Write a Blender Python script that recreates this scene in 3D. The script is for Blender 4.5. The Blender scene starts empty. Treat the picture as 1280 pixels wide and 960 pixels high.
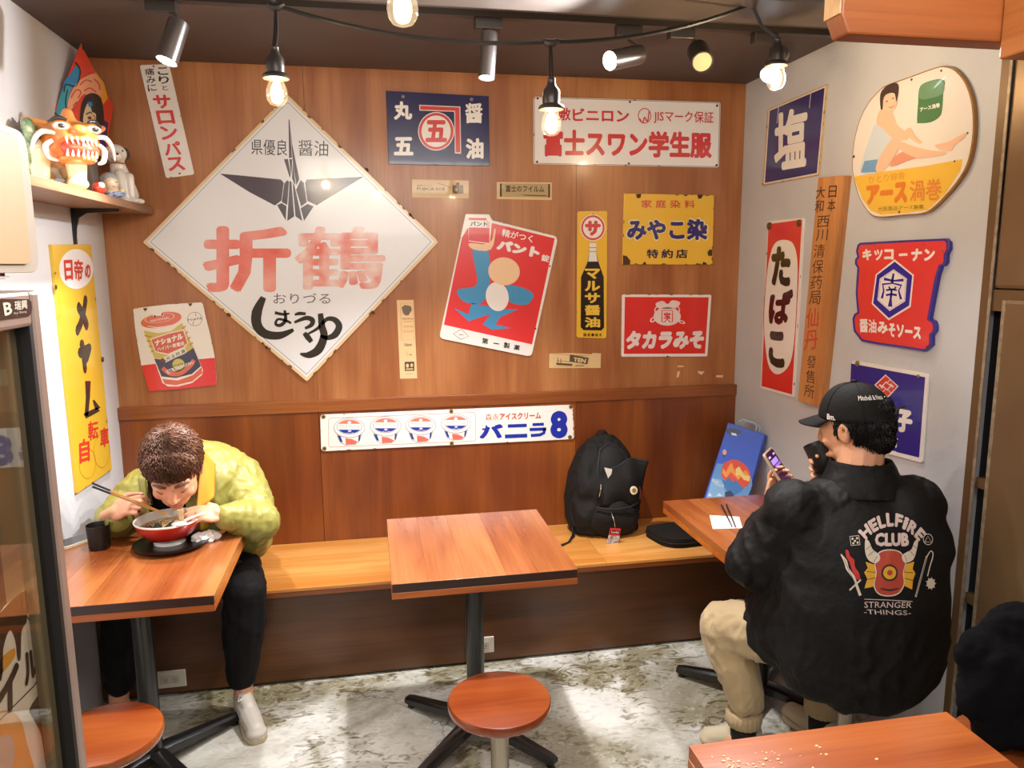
import bpy, bmesh, math, random
from mathutils import Vector, Matrix, noise
from mathutils.geometry import tessellate_polygon
from mathutils.bvhtree import BVHTree
random.seed(7)
PI = math.pi
sc = bpy.context.scene
COL = sc.collection

# ------------------------------------------------------------------ camera
FPX = 939.907                       # focal length in pixels of a 1280 px wide frame
yaw, pitch, roll = 0.1851993755, -0.1572790503, -0.0066470975
CAMP = Vector((1.05396, -3.36891, 1.63845))
_f = Vector((math.sin(yaw)*math.cos(pitch), math.cos(yaw)*math.cos(pitch), math.sin(pitch)))
_r0 = Vector((math.cos(yaw), -math.sin(yaw), 0))
_u0 = _r0.cross(_f)
_r = math.cos(roll)*_r0 + math.sin(roll)*_u0
_u = -math.sin(roll)*_r0 + math.cos(roll)*_u0
cam = bpy.data.cameras.new('camera')
cam.lens = FPX*36/1280
cam.sensor_width = 36
cam.clip_start = 0.05
camo = bpy.data.objects.new('camera', cam)
COL.objects.link(camo)
camo.matrix_world = Matrix(((_r.x, _u.x, -_f.x, CAMP.x), (_r.y, _u.y, -_f.y, CAMP.y), (_r.z, _u.z, -_f.z, CAMP.z), (0, 0, 0, 1)))
sc.camera = camo

# ------------------------------------------------------------------ world, lights, exposure
sc.view_settings.view_transform = 'Standard'
sc.view_settings.look = 'None'
sc.view_settings.gamma = 1
sc.view_settings.use_curve_mapping = False
sc.view_settings.exposure = 0.34
w = bpy.data.worlds.new('shop_world'); sc.world = w; w.use_nodes = True
w.node_tree.nodes['Background'].inputs[0].default_value = (1.0, 0.96, 0.92, 1)
w.node_tree.nodes['Background'].inputs[1].default_value = 0.22

def light(kind, name, loc, energy, color=(1, 1, 1), to=None, **kw):
    d = bpy.data.lights.new(name, kind); d.energy = energy; d.color = color
    for k, v in kw.items(): setattr(d, k, v)
    o = bpy.data.objects.new(name, d); COL.objects.link(o); o.location = loc
    if to is not None:
        o.rotation_euler = (Vector(to)-Vector(loc)).to_track_quat('-Z', 'Y').to_euler()
    return o

# ceiling lamps of the rest of the shop, behind and above the camera
light('AREA', 'shop_light', (1.3, -3.0, 2.38), 28, (1.0, .98, .95), to=(1.3, -1.9, 0), shape='RECTANGLE', size=1.5, size_y=.6)
light('AREA', 'shop_light', (1.5, -4.6, 2.35), 26, (1.0, .98, .95), to=(1.4, 0, 1.2), shape='RECTANGLE', size=2.0, size_y=.8)
# ------------------------------------------------------------------ helpers
W, H, RAIL = 2.791, 2.4524, 1.057
TZ, BZ = 0.713, 0.4108
_inv = {'x': 0, 'y': 1, 'z': 2}
def ray(px, py):
    return _f + (px-640)/FPX*_r - (py-480)/FPX*_u
def U(px, py, ax, v):               # pixel of the photograph -> point on a real plane
    d = ray(px, py); i = _inv[ax]
    return CAMP + d*((v-CAMP[i])/d[i])
def D(px, py, depth):
    return CAMP + ray(px, py)*depth
def PX(p):
    d = Vector(p)-CAMP; q = d.dot(_f)
    return (640+FPX*d.dot(_r)/q, 480-FPX*d.dot(_u)/q)

def lin(h):
    h = h.lstrip('#'); o = []
    for i in (0, 2, 4):
        c = int(h[i:i+2], 16)/255
        o.append(c/12.92 if c <= .04045 else ((c+.055)/1.055)**2.4)
    return tuple(o)+(1,)

MATS = {}
def mat(name, color, rough=.5, metal=0., coat=0., bump=0., bscale=40., emit=None, estr=1., spec=.5, trans=0., var=0., vscale=6., vcol=None, sheen=0., stretch=(1, 1, 1), sss=0.):
    if name in MATS: return MATS[name]
    m = bpy.data.materials.new(name); m.use_nodes = True
    nt = m.node_tree; b = nt.nodes['Principled BSDF']
    c = lin(color)
    b.inputs['Base Color'].default_value = c
    b.inputs['Roughness'].default_value = rough
    b.inputs['Metallic'].default_value = metal
    b.inputs['Coat Weight'].default_value = coat
    b.inputs['Specular IOR Level'].default_value = spec
    b.inputs['Transmission Weight'].default_value = trans
    b.inputs['Sheen Weight'].default_value = sheen
    if sss:
        b.inputs['Subsurface Weight'].default_value = sss
        b.inputs['Subsurface Radius'].default_value = (.012, .005, .003)
        b.inputs['Subsurface Scale'].default_value = 1.0
    if emit:
        b.inputs['Emission Color'].default_value = lin(emit); b.inputs['Emission Strength'].default_value = estr
    if bump or var:
        tc = nt.nodes.new('ShaderNodeTexCoord'); mp = nt.nodes.new('ShaderNodeMapping')
        mp.inputs['Scale'].default_value = stretch
        nt.links.new(tc.outputs['Object'], mp.inputs[0])
    if bump:
        n = nt.nodes.new('ShaderNodeTexNoise'); n.inputs['Scale'].default_value = bscale; n.inputs['Detail'].default_value = 4
        bp = nt.nodes.new('ShaderNodeBump'); bp.inputs['Strength'].default_value = bump; bp.inputs['Distance'].default_value = .01
        nt.links.new(mp.outputs[0], n.inputs['Vector']); nt.links.new(n.outputs[0], bp.inputs['Height']); nt.links.new(bp.outputs[0], b.inputs['Normal'])
    if var:
        n = nt.nodes.new('ShaderNodeTexNoise'); n.inputs['Scale'].default_value = vscale; n.inputs['Detail'].default_value = 6
        r = nt.nodes.new('ShaderNodeMapRange'); r.inputs[1].default_value = .35; r.inputs[2].default_value = .65; r.inputs[4].default_value = var
        mx = nt.nodes.new('ShaderNodeMix'); mx.data_type = 'RGBA'
        mx.inputs[6].default_value = c; mx.inputs[7].default_value = lin(vcol or '#000000')
        nt.links.new(mp.outputs[0], n.inputs['Vector']); nt.links.new(n.outputs[0], r.inputs[0]); nt.links.new(r.outputs[0], mx.inputs[0]); nt.links.new(mx.outputs[2], b.inputs['Base Color'])
    MATS[name] = m
    return m

def wood(name, c1, c2, axis='x', scale=1., rough=.35, coat=.3, dark=None, fine=.5, var=.25, bump=.05):
    if name in MATS: return MATS[name]
    m = bpy.data.materials.new(name); m.use_nodes = True
    nt = m.node_tree; L = nt.links; N = nt.nodes; b = N['Principled BSDF']
    tc = N.new('ShaderNodeTexCoord'); oi = N.new('ShaderNodeObjectInfo')
    ad = N.new('ShaderNodeVectorMath'); ad.operation = 'ADD'
    sc_ = N.new('ShaderNodeVectorMath'); sc_.operation = 'SCALE'; sc_.inputs['Scale'].default_value = 13.
    cb = N.new('ShaderNodeCombineXYZ')
    for i in range(3): L.new(oi.outputs['Random'], cb.inputs[i])
    L.new(cb.outputs[0], sc_.inputs[0]); L.new(tc.outputs['Object'], ad.inputs[0]); L.new(sc_.outputs[0], ad.inputs[1])
    def ns(s, st, det):
        mp = N.new('ShaderNodeMapping'); v = [s, s, s]; v[_inv[axis]] = s*st; mp.inputs['Scale'].default_value = v
        n = N.new('ShaderNodeTexNoise'); n.inputs['Detail'].default_value = det; n.inputs['Scale'].default_value = 1; n.inputs['Distortion'].default_value = .6
        L.new(ad.outputs[0], mp.inputs[0]); L.new(mp.outputs[0], n.inputs['Vector']); return n
    n1 = ns(9*scale, .12, 5); n2 = ns(110*scale, .03, 3); n3 = ns(2.2*scale, .5, 2)
    r = N.new('ShaderNodeValToRGB'); r.color_ramp.elements[0].position = .36; r.color_ramp.elements[1].position = .66
    r.color_ramp.elements[0].color = lin(c1); r.color_ramp.elements[1].color = lin(c2)
    L.new(n1.outputs[0], r.inputs[0])
    mx = N.new('ShaderNodeMix'); mx.data_type = 'RGBA'; mx.blend_type = 'MULTIPLY'; mx.inputs[0].default_value = fine
    r2 = N.new('ShaderNodeValToRGB'); r2.color_ramp.elements[0].position = .35; r2.color_ramp.elements[1].position = .55
    r2.color_ramp.elements[0].color = (.55, .46, .38, 1); r2.color_ramp.elements[1].color = (1, 1, 1, 1)
    L.new(n2.outputs[0], r2.inputs[0]); L.new(r.outputs[0], mx.inputs[6]); L.new(r2.outputs[0], mx.inputs[7])
    mx2 = N.new('ShaderNodeMix'); mx2.data_type = 'RGBA'; mx2.blend_type = 'MULTIPLY'
    mr = N.new('ShaderNodeMapRange'); mr.inputs[1].default_value = .35; mr.inputs[2].default_value = .7; mr.inputs[3].default_value = 0; mr.inputs[4].default_value = .8
    L.new(n3.outputs[0], mr.inputs[0]); L.new(mr.outputs[0], mx2.inputs[0])
    mx2.inputs[7].default_value = lin(dark) if dark else (.78, .72, .66, 1)
    L.new(mx.outputs[2], mx2.inputs[6])
    hs = N.new('ShaderNodeHueSaturation'); m2 = N.new('ShaderNodeMapRange'); m2.inputs[3].default_value = 1-var; m2.inputs[4].default_value = 1+var
    L.new(oi.outputs['Random'], m2.inputs[0]); L.new(m2.outputs[0], hs.inputs['Value']); L.new(mx2.outputs[2], hs.inputs['Color'])
    L.new(hs.outputs[0], b.inputs['Base Color'])
    b.inputs['Roughness'].default_value = rough; b.inputs['Coat Weight'].default_value = coat; b.inputs['Coat Roughness'].default_value = .18
    if bump:
        bp = N.new('ShaderNodeBump'); bp.inputs['Strength'].default_value = bump; bp.inputs['Distance'].default_value = .004
        L.new(n2.outputs[0], bp.inputs['Height']); L.new(bp.outputs[0], b.inputs['Normal'])
    MATS[name] = m
    return m

def wloc(o):
    v = Vector((0, 0, 0))
    while o is not None:
        v += o.location; o = o.parent
    return v
def tag(o, label=None, cat=None, group=None, kind=None):
    if label: o['label'] = label
    if cat: o['category'] = cat
    if group: o['group'] = group
    if kind: o['kind'] = kind
    return o
def thing(name, label, cat, loc, group=None):
    o = bpy.data.objects.new(name, None); o.empty_display_size = .05; COL.objects.link(o); o.location = loc
    return tag(o, label, cat, group)

class G:
    def __init__(s): s.v = []; s.f = []
    def add(s, vs, fs):
        n = len(s.v); s.v += [Vector(v) for v in vs]; s.f += [tuple(i+n for i in f) for f in fs]; return s
    def box(s, x0, x1, y0, y1, z0, z1, M=None):
        vs = [Vector((x, y, z)) for z in (z0, z1) for y in (y0, y1) for x in (x0, x1)]
        if M: vs = [M @ v for v in vs]
        return s.add(vs, [(0, 2, 3, 1), (4, 5, 7, 6), (0, 1, 5, 4), (2, 6, 7, 3), (0, 4, 6, 2), (1, 3, 7, 5)])
    def stube(s, pts, r, n=10, k=4, flat=1.):
        pts = [Vector(p) for p in pts]; m = len(pts); P = []; R = []
        for i in range(m-1):
            a, b, c, d = pts[max(i-1, 0)], pts[i], pts[i+1], pts[min(i+2, m-1)]
            for q in range(k):
                t = q/k; P.append(.5*((2*b)+(c-a)*t+(2*a-5*b+4*c-d)*t*t+(3*b-a-3*c+d)*t**3)); R.append(r[i]*(1-t)+r[i+1]*t)
        P.append(pts[-1]); R.append(r[-1])
        return s.tube(P, R, n, True, flat)
    def rings(s, rs, cap=True, closed=False):
        n = len(rs[0]); vs = [p for r in rs for p in r]; fs = []
        k = len(rs)
        for i in range(k if closed else k-1):
            a = i*n; b = ((i+1) % k)*n
            for j in range(n):
                j2 = (j+1) % n
                fs.append((a+j, a+j2, b+j2, b+j))
        if cap and not closed:
            fs.append(tuple(range(n))[::-1]); fs.append(tuple((k-1)*n+j for j in range(n)))
        return s.add(vs, fs)
    def tube(s, pts, r, n=10, cap=True, flat=1., up=None):
        pts = [Vector(p) for p in pts]; k = len(pts)
        rr = r if isinstance(r, (list, tuple)) else [r]*k
        rs = []; prev = None
        for i, p in enumerate(pts):
            t = (pts[min(i+1, k-1)]-pts[max(i-1, 0)]).normalized()
            if prev is None:
                a = Vector(up) if up else (Vector((0, 0, 1)) if abs(t.z) < .9 else Vector((1, 0, 0)))
            else: a = prev
            x = (a-t*a.dot(t)).normalized(); prev = x; y = t.cross(x)
            rs.append([p+(x*math.cos(2*PI*j/n)*flat+y*math.sin(2*PI*j/n))*rr[i] for j in range(n)])
        return s.rings(rs, cap)
    def lathe(s, c, prof, n=24, M=None, cap=True):
        c = Vector(c); rs = []
        for r, z in prof:
            ring = [Vector((max(r, 1e-5)*math.cos(2*PI*j/n), max(r, 1e-5)*math.sin(2*PI*j/n), z)) for j in range(n)]
            rs.append([c+((M @ p) if M else p) for p in ring])
        return s.rings(rs, cap)
    def ell(s, c, r, M=None, nu=16, nv=10):
        c = Vector(c); rs = []
        for i in range(nv+1):
            t = PI*i/nv; z = -math.cos(t); q = max(math.sin(t), 1e-3)
            ring = [Vector((r[0]*q*math.cos(2*PI*j/nu), r[1]*q*math.sin(2*PI*j/nu), r[2]*z)) for j in range(nu)]
            rs.append([c+((M @ p) if M else p) for p in ring])
        return s.rings(rs)
    def cone(s, p0, p1, r0, r1, flat=1., up=None, n=12):      # rounded tapering limb
        p0 = Vector(p0); p1 = Vector(p1); d = (p1-p0).normalized()
        ps = [p0-d*r0*.98, p0-d*r0*.7, p0-d*r0*.35]+[p0.lerp(p1, t) for t in (0, .25, .5, .75, 1)]+[p1+d*r1*.35, p1+d*r1*.7, p1+d*r1*.98]
        rs = [r0*.2, r0*.71, r0*.94, r0, r0*.75+r1*.25, (r0+r1)/2, r0*.25+r1*.75, r1, r1*.94, r1*.71, r1*.2]
        return s.tube(ps, rs, n, True, flat, up)
    def prism(s, front, off):             # front outline (3D), extruded by vector off
        front = [Vector(p) for p in front]; off = Vector(off); n = len(front)
        tri = tessellate_polygon([front])
        fs = [tuple(t) for t in tri]+[tuple(i+n for i in t[::-1]) for t in tri]
        for i in range(n):
            j = (i+1) % n; fs.append((i, i+n, j+n, j))
        return s.add(front+[p+off for p in front], fs)
    def flatpoly(s, pts):
        pts = [Vector(p) for p in pts]
        return s.add(pts, [tuple(t) for t in tessellate_polygon([pts])])
    def mesh(s, name):
        me = bpy.data.meshes.new(name); me.from_pydata([tuple(v) for v in s.v], [], s.f)
        return me
    def build(s, name, m, parent=None, smooth=False, bevel=0, recalc=True, subd=0, angle=40):
        vs = s.v
        if parent is None:
            xs = [v.x for v in vs]; ys = [v.y for v in vs]; zs = [v.z for v in vs]
            o0 = Vector(((min(xs)+max(xs))/2, (min(ys)+max(ys))/2, min(zs)))
            loc = o0
        else:
            o0 = wloc(parent); loc = Vector((0, 0, 0))
        me = bpy.data.meshes.new(name); me.from_pydata([tuple(v-o0) for v in vs], [], s.f)
        if recalc:
            b = bmesh.new(); b.from_mesh(me); bmesh.ops.recalc_face_normals(b, faces=b.faces[:]); b.to_mesh(me); b.free()
        for mm in (m if isinstance(m, (list, tuple)) else [m]): me.materials.append(mm)
        if smooth:
            me.polygons.foreach_set('use_smooth', [True]*len(me.polygons))
            if smooth != 'all':
                try: me.set_sharp_from_angle(angle=math.radians(angle))
                except Exception: pass
        o = bpy.data.objects.new(name, me); COL.objects.link(o); o.location = loc
        if parent: o.parent = parent
        if bevel:
            md = o.modifiers.new('bevel', 'BEVEL'); md.width = bevel; md.segments = 2; md.limit_method = 'ANGLE'; md.angle_limit = math.radians(40)
        if subd:
            md = o.modifiers.new('subd', 'SUBSURF'); md.levels = subd; md.render_levels = subd
        return o

def evalmesh(o):
    dg = bpy.context.evaluated_depsgraph_get()
    return bpy.data.meshes.new_from_object(o.evaluated_get(dg))

def remeshed(g, voxel, smooth_it=4, name='tmp', factor=.5):
    """union of overlapping closed shapes as one continuous surface -> (verts, faces)"""
    me = g.mesh(name); b = bmesh.new(); b.from_mesh(me)
    bmesh.ops.recalc_face_normals(b, faces=b.faces[:]); b.to_mesh(me); b.free()
    o = bpy.data.objects.new(name, me); COL.objects.link(o)
    md = o.modifiers.new('r', 'REMESH'); md.mode = 'VOXEL'; md.voxel_size = voxel; md.adaptivity = 0
    if smooth_it:
        s = o.modifiers.new('s', 'SMOOTH'); s.iterations = smooth_it; s.factor = factor
    e = evalmesh(o)
    r = G(); r.v = [v.co.copy() for v in e.vertices]; r.f = [tuple(p.vertices) for p in e.polygons]
    bpy.data.objects.remove(o); bpy.data.meshes.remove(me); bpy.data.meshes.remove(e)
    return r

def vnormals(g):
    me = g.mesh('t'); me.update()
    ns = [Vector(v.normal) for v in me.vertices]
    bpy.data.meshes.remove(me); return ns

def copy_tree(o, loc, label=None):
    c = o.copy(); COL.objects.link(c); c.location = loc
    if label: c['label'] = label
    for ch in list(o.children):
        d = ch.copy(); COL.objects.link(d); d.parent = c
        for g2 in ch.children:
            e = g2.copy(); COL.objects.link(e); e.parent = d
    return c
# ------------------------------------------------------------------ setting
M_wall = wood('stained_plywood', '#a06232', '#ba7e4c', 'z', 1., .42, .25, fine=.26, var=.03, dark='#d8bfa8')
M_wall2 = wood('dark_stained_plywood', '#773a10', '#93501c', 'z', 1., .38, .3, fine=.3, var=.03, dark='#cfae90')
M_rail = wood('stained_rail', '#7c411a', '#965626', 'x', 1., .35, .3, fine=.4, var=.03)
M_grey = mat('grey_plaster', '#c6c6c8', .55, bump=.15, bscale=30, var=.35, vscale=3.5, vcol='#b3b2b3')
M_white = mat('white_plaster', '#cccbcd', .6, bump=.12, bscale=30, var=.3, vscale=3, vcol='#bab8b8')
M_ceil = mat('dark_brown_ceiling', '#4d423e', .6, bump=.1, bscale=12, var=.4, vscale=2, vcol='#5c504a')
M_black = mat('black_paint', '#100f0f', .4)

def floor_mat():
    m = bpy.data.materials.new('worn_concrete'); m.use_nodes = True
    nt = m.node_tree; L = nt.links; N = nt.nodes; b = N['Principled BSDF']
    tc = N.new('ShaderNodeTexCoord')
    def noise_(s, d, dist=0., st=(1, 1, 1)):
        mp = N.new('ShaderNodeMapping'); mp.inputs['Scale'].default_value = st; L.new(tc.outputs['Object'], mp.inputs[0])
        n = N.new('ShaderNodeTexNoise'); n.inputs['Scale'].default_value = s; n.inputs['Detail'].default_value = d; n.inputs['Distortion'].default_value = dist
        L.new(mp.outputs[0], n.inputs['Vector']); return n
    def ramp(src, p0, p1, c0, c1):
        r = N.new('ShaderNodeValToRGB'); e = r.color_ramp.elements
        e[0].position = p0; e[1].position = p1; e[0].color = c0; e[1].color = c1; L.new(src.outputs[0], r.inputs[0]); return r
    def mix(f, a, bb, typ='MIX'):
        x = N.new('ShaderNodeMix'); x.data_type = 'RGBA'; x.blend_type = typ
        if isinstance(f, float): x.inputs[0].default_value = f
        else: L.new(f.outputs[0], x.inputs[0])
        for i, q in ((6, a), (7, bb)):
            if isinstance(q, tuple): x.inputs[i].default_value = q
            else: L.new(q.outputs[2 if q.type == 'MIX' else 0], x.inputs[i])
        return x
    n1 = noise_(2.6, 9, .8); n2 = noise_(13, 10, 2.2, (1, 1.9, 1)); n3 = noise_(1.9, 6, .8); n4 = noise_(45, 8, .8)
    w0, w1 = (0, 0, 0, 1), (1, 1, 1, 1)
    base = mix(ramp(n3, .4, .62, w0, w1), lin('#d6d3cb'), lin('#8f8975'))
    olive = mix(ramp(n1, .50, .60, w0, (.9, .9, .9, 1)), base, lin('#7c7354'))
    r_a = ramp(n2, .52, .60, w0, w1); r_b = ramp(n1, .44, .56, (.18, .18, .18, 1), w1)
    mu = N.new('ShaderNodeMath'); mu.operation = 'MULTIPLY'; L.new(r_a.outputs[0], mu.inputs[0]); L.new(r_b.outputs[0], mu.inputs[1])
    spk = mix(mu, olive, lin('#5c5134'))
    pale = mix(ramp(n4, .56, .72, w0, (.35, .35, .35, 1)), spk, lin('#e2dfd6'))
    vo = N.new('ShaderNodeTexVoronoi'); vo.feature = 'DISTANCE_TO_EDGE'; vo.inputs['Scale'].default_value = 1.05
    nd = noise_(4, 5, 0); ad = N.new('ShaderNodeVectorMath'); ad.operation = 'MULTIPLY_ADD'; ad.inputs[1].default_value = (.35, .35, .35)
    L.new(nd.outputs['Color'], ad.inputs[0]); L.new(tc.outputs['Object'], ad.inputs[2]); L.new(ad.outputs[0], vo.inputs['Vector'])
    cr = N.new('ShaderNodeMapRange'); cr.inputs[1].default_value = 0; cr.inputs[2].default_value = .0035; cr.inputs[3].default_value = .75; cr.inputs[4].default_value = 0
    L.new(vo.outputs['Distance'], cr.inputs[0])
    fin = N.new('ShaderNodeMix'); fin.data_type = 'RGBA'; L.new(cr.outputs[0], fin.inputs[0]); L.new(pale.outputs[2], fin.inputs[6]); fin.inputs[7].default_value = lin('#3a3320')
    L.new(fin.outputs[2], b.inputs['Base Color'])
    rr = N.new('ShaderNodeMapRange'); rr.inputs[3].default_value = .35; rr.inputs[4].default_value = .65; L.new(n1.outputs[0], rr.inputs[0]); L.new(rr.outputs[0], b.inputs['Roughness'])
    bp = N.new('ShaderNodeBump'); bp.inputs['Strength'].default_value = .25; bp.inputs['Distance'].default_value = .004; L.new(n2.outputs[0], bp.inputs['Height']); L.new(bp.outputs[0], b.inputs['Normal'])
    return m
def struct(name, g, m, parent=None, **kw):
    o = g.build(name, m, parent, **kw)
    if parent is None: o['kind'] = 'structure'
    return o
struct('floor', G().box(-.1, 5.2, -6, .1, -.06, 0), floor_mat())
ce = struct('ceiling', G().box(-.1, 5.2, -6, .1, H, H+.06), M_ceil)
wb = struct('wall_back', G().box(-.1, W+.1, .012, .1, 0, H), M_black)
seams = [0.0, .30, 1.143, 1.985, W]
seams = [0.0, .815, 1.985, W]
for i in range(3):
    struct('panel', G().box(seams[i]+.0006, seams[i+1]-.0006, 0, .012, RAIL-.01, H), M_wall, wb)
for i in range(3):
    struct('panel', G().box(seams[i]+.0008, seams[i+1]-.0008, -.022, .012, BZ-.1, RAIL-.045), M_wall2, wb, bevel=.001)
struct('trim_1', G().box(0, W, -.03, -.0005, RAIL-.052, RAIL), M_rail, bevel=.002)
wl = struct('wall_left', G().box(-.1, 0, -6, .012, 0, H), M_white)
wr = struct('wall_right', G().box(W, W+.1, -1.4695, .012, 0, H), M_grey)
# steel partition beyond the grey wall
M_steel = mat('brown_painted_steel', '#806445', .38, metal=.35, bump=.08, bscale=9, var=.45, vscale=5, vcol='#6a5236')
M_steel2 = mat('worn_steel_edge', '#a89880', .45, metal=.3, var=.6, vscale=40, vcol='#6b4a2a')
M_steel3 = mat('brown_painted_steel_frame', '#6d5233', .45, metal=.3)
pr = struct('wall_front', G().box(W+.05, W+.12, -6, -1.47, 0, H), M_black)
struct('frame', G().box(W+.005, W+.05, -6, -1.50, 1.50, 1.56), M_steel3, pr)
struct('frame', G().box(W-.001, W+.006, -1.497, -1.4705, 0, H), M_steel3, pr)
def steel_door(name, y0, y1, z0, z1):
    o = struct(name, G().box(W+.0, W+.045, y1, y0, z0, z1), M_steel, bevel=.012)
    return o
steel_door('door_1', -1.51, -2.6, 1.562, H-.002)
d2_ = steel_door('door_2', -1.548, -2.6, .01, 1.535)
G().box(W-.0008, W+.02, -1.5595, -1.5475, .014, 1.531).build('worn_edge', M_steel2, d2_, bevel=.001)
G().box(W-.0012, W+.003, -1.5075, -1.4972, .0, H-.002).build('worn_edge', M_steel2, pr, bevel=.001)
for z in (.62, .98): G().box(W+.006, W+.03, -1.548, -1.508, z, z+.03).build('hinge', M_steel3, pr)

# ------------------------------------------------------------------ bench
M_bench = wood('bench_oak', '#c8843a', '#e2a75c', 'x', .8, .3, .4, fine=.3, var=.03, dark='#e2c49c')
M_benche = wood('bench_edge', '#8e4517', '#a85a22', 'x', 1, .35, .3)
M_kick = wood('shaded_kick_plywood', '#57320f', '#6e421b', 'x', .9, .4, .25, fine=.4, var=.05, dark='#a08060')  # colour darkened to carry the shade under the bench seat
be = thing('bench', 'long built-in wooden bench with pale oak seat along the back wall', 'bench', (W/2, -.26, 0))
for a, b_ in ((0.002, 1.985), (1.985, W-.002)):
    G().box(a+.0005, b_-.0005, -.519, -.024, BZ-.014, BZ).build('seat', M_bench, be, bevel=.002)
G().box(0.002, W-.002, -.513, -.026, BZ-.036, BZ-.016).build('seat_frame', M_benche, be, bevel=.002)
for a, b_ in ((0.002, 1.389), (1.389, W-.002)):
    G().box(a+.0006, b_-.0006, -.484, -.469, .012, BZ-.037).build('panel', M_kick, be, bevel=.001)
G().box(0.003, W-.003, -.468, -.45, 0.0, BZ-.037).build('base', M_black, be)

# ------------------------------------------------------------------ tables
M_top = wood('varnished_tabletop', '#8f4c24', '#ad6c3c', 'y', .9, .22, .5, fine=.28, var=.06, dark='#cf9f7c')
M_topx = wood('varnished_tabletop_cross', '#9c4f20', '#bb6a2e', 'x', .9, .25, .5, fine=.28, var=.05, dark='#d3a080')
M_end = wood('dark_table_end', '#2c130a', '#3f1d10', 'x', 1.5, .3, .4, var=.02)
M_apron = wood('table_lower_band', '#a85218', '#bf6824', 'x', 1, .3, .4, var=.02)
M_iron = mat('black_cast_iron', '#131211', .32, coat=.3, bump=.05, bscale=60)
M_chrome = mat('brushed_steel', '#a2988a', .3, metal=.95, bump=.05, bscale=5, stretch=(20, 20, 1))
def table(x0, x1, y0, y1, label, topm=M_top, along='y', endm=M_end, feet=True, n=5, cyo=0):
    cx, cy = (x0+x1)/2, (y0+y1)/2
    t = thing('dining_table', label, 'table', (cx, cy, 0), 'square wooden dining tables')
    if along == 'y':
        e = [x0+(x1-x0)*i/n + (random.uniform(-.012, .012) if 0 < i < n else 0) for i in range(n+1)]
        for i in range(n): G().box(e[i]+.0001, e[i+1]-.0001, y0+.0012, y1-.0012, TZ-.027, TZ).build('plank', topm, t, bevel=.0005)
    else:
        e = [y0+(y1-y0)*i/n + (random.uniform(-.012, .012) if 0 < i < n else 0) for i in range(n+1)]
        for i in range(n): G().box(x0+.0012, x1-.0012, e[i]+.0001, e[i+1]-.0001, TZ-.027, TZ).build('plank', topm, t, bevel=.0005)
    G().box(x0+.002, x1-.002, y0, y0+.0011, TZ-.027, TZ-.0015).build('end_strip', endm, t)
    g = G().box(x0, x1, y0, y1, TZ-.048, TZ-.0275); g.build('apron', M_apron, t, bevel=.0015)
    if feet:
        G().tube([(cx, cy+cyo, .05), (cx, cy+cyo, TZ-.049)], .031, 24).build('column', M_iron, t, smooth=True)
        G().box(cx-.13, cx+.13, cy-.13, cy+.13, TZ-.053, TZ-.0485).build('mounting_plate', M_iron, t)
        for a in (45, 135, 225, 315):
            d = Vector((math.cos(math.radians(a)), math.sin(math.radians(a)), 0)); s = Vector((-d.y, d.x, 0)); c = Vector((cx, cy+cyo, 0))
            rs = []
            for q, zt, w_ in ((0.0, .085, .03), (.06, .08, .027), (.30, .045, .019), (.325, .038, .016)):
                p = c+d*q; zb = max(.018, zt-.036)
                rs.append([p+s*w_+Vector((0, 0, zb)), p+s*w_+Vector((0, 0, zt-.008)), p+s*w_*.6+Vector((0, 0, zt)), p-s*w_*.6+Vector((0, 0, zt)), p-s*w_+Vector((0, 0, zt-.008)), p-s*w_+Vector((0, 0, zb))])
            ft = G().rings(rs).build('foot', M_iron, t, smooth=True)
            G().lathe(c+d*.305, [(.004, .022), (.006, .016), (.014, .012), (.014, .002), (.012, 0)], 12).build('glide', M_black, ft, smooth=True)
    return t
t_c = table(1.087, 1.653, -1.25, -.662, 'empty square wooden table in the middle, in front of the bench')
t_l = table(.02, .588, -1.223, -.66, 'wooden table at the left under the ramen bowl and black plate')
t_r = table(2.165, 2.735, -1.244, -.665, 'wooden table at the right with napkin and chopsticks on it')
t_b = table(1.632, 2.205, -2.72, -2.12, 'wooden table in the lower right corner, nearest of all, sprinkled with pale crumbs', M_topx, 'x', n=4)

# ------------------------------------------------------------------ stools
M_seat = wood('stool_seat_wood', '#8c441c', '#a65c2a', 'x', 1.1, .25, .5, fine=.25, var=.05, dark='#c88f6c')
def stool(cx, cy, label, r=.146, z=.43, rot=0):
    t = thing('round_stool', label, 'stool', (cx, cy, 0), 'round wooden stools on steel posts')
    pr_ = [(.02, z-.03), (r-.006, z-.03), (r-.002, z-.026), (r, z-.02), (r, z-.006), (r-.003, z-.001), (r-.008, z), (.002, z)]
    G().lathe((cx, cy, 0), pr_, 56).build('seat', M_seat, t, smooth=True)
    G().lathe((cx, cy, 0), [(.09, z-.037), (.09, z-.0305), (.001, z-.0305)], 24).build('mounting_plate', M_iron, t, smooth=True)
    G().tube([(cx, cy, .02), (cx, cy, z-.037)], .026, 24).build('post', M_chrome, t, smooth=True)
    G().lathe((cx, cy, 0), [(.165, .0), (.17, .006), (.165, .014), (.06, .028), (.03, .036), (.03, .05), (.001, .05)], 40).build('base', M_chrome, t, smooth=True)
    return t
stool(1.374, -1.435, 'round orange-brown stool in front of the middle table')
stool(.325, -1.39, 'round wooden stool at the left table, partly behind the glass fridge')
stool(2.44, -1.48, 'round stool under the man in the black jacket', r=.14)
# crumbs on the near table
cg = G()
for i in range(70):
    x = 1.66+abs(random.gauss(0, .11)); y = -2.16-abs(random.gauss(0, .06)); s_ = random.uniform(.0012, .003)
    if x < 2.15: cg.ell((x, y, TZ+s_*.4), (s_*1.4, s_, s_*.5), nu=5, nv=3)
tag(cg.build('crumbs', mat('pale_crumb', '#e8c89a', .7)), 'pale crumbs scattered on the nearest table', 'crumbs', kind='stuff')
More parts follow.
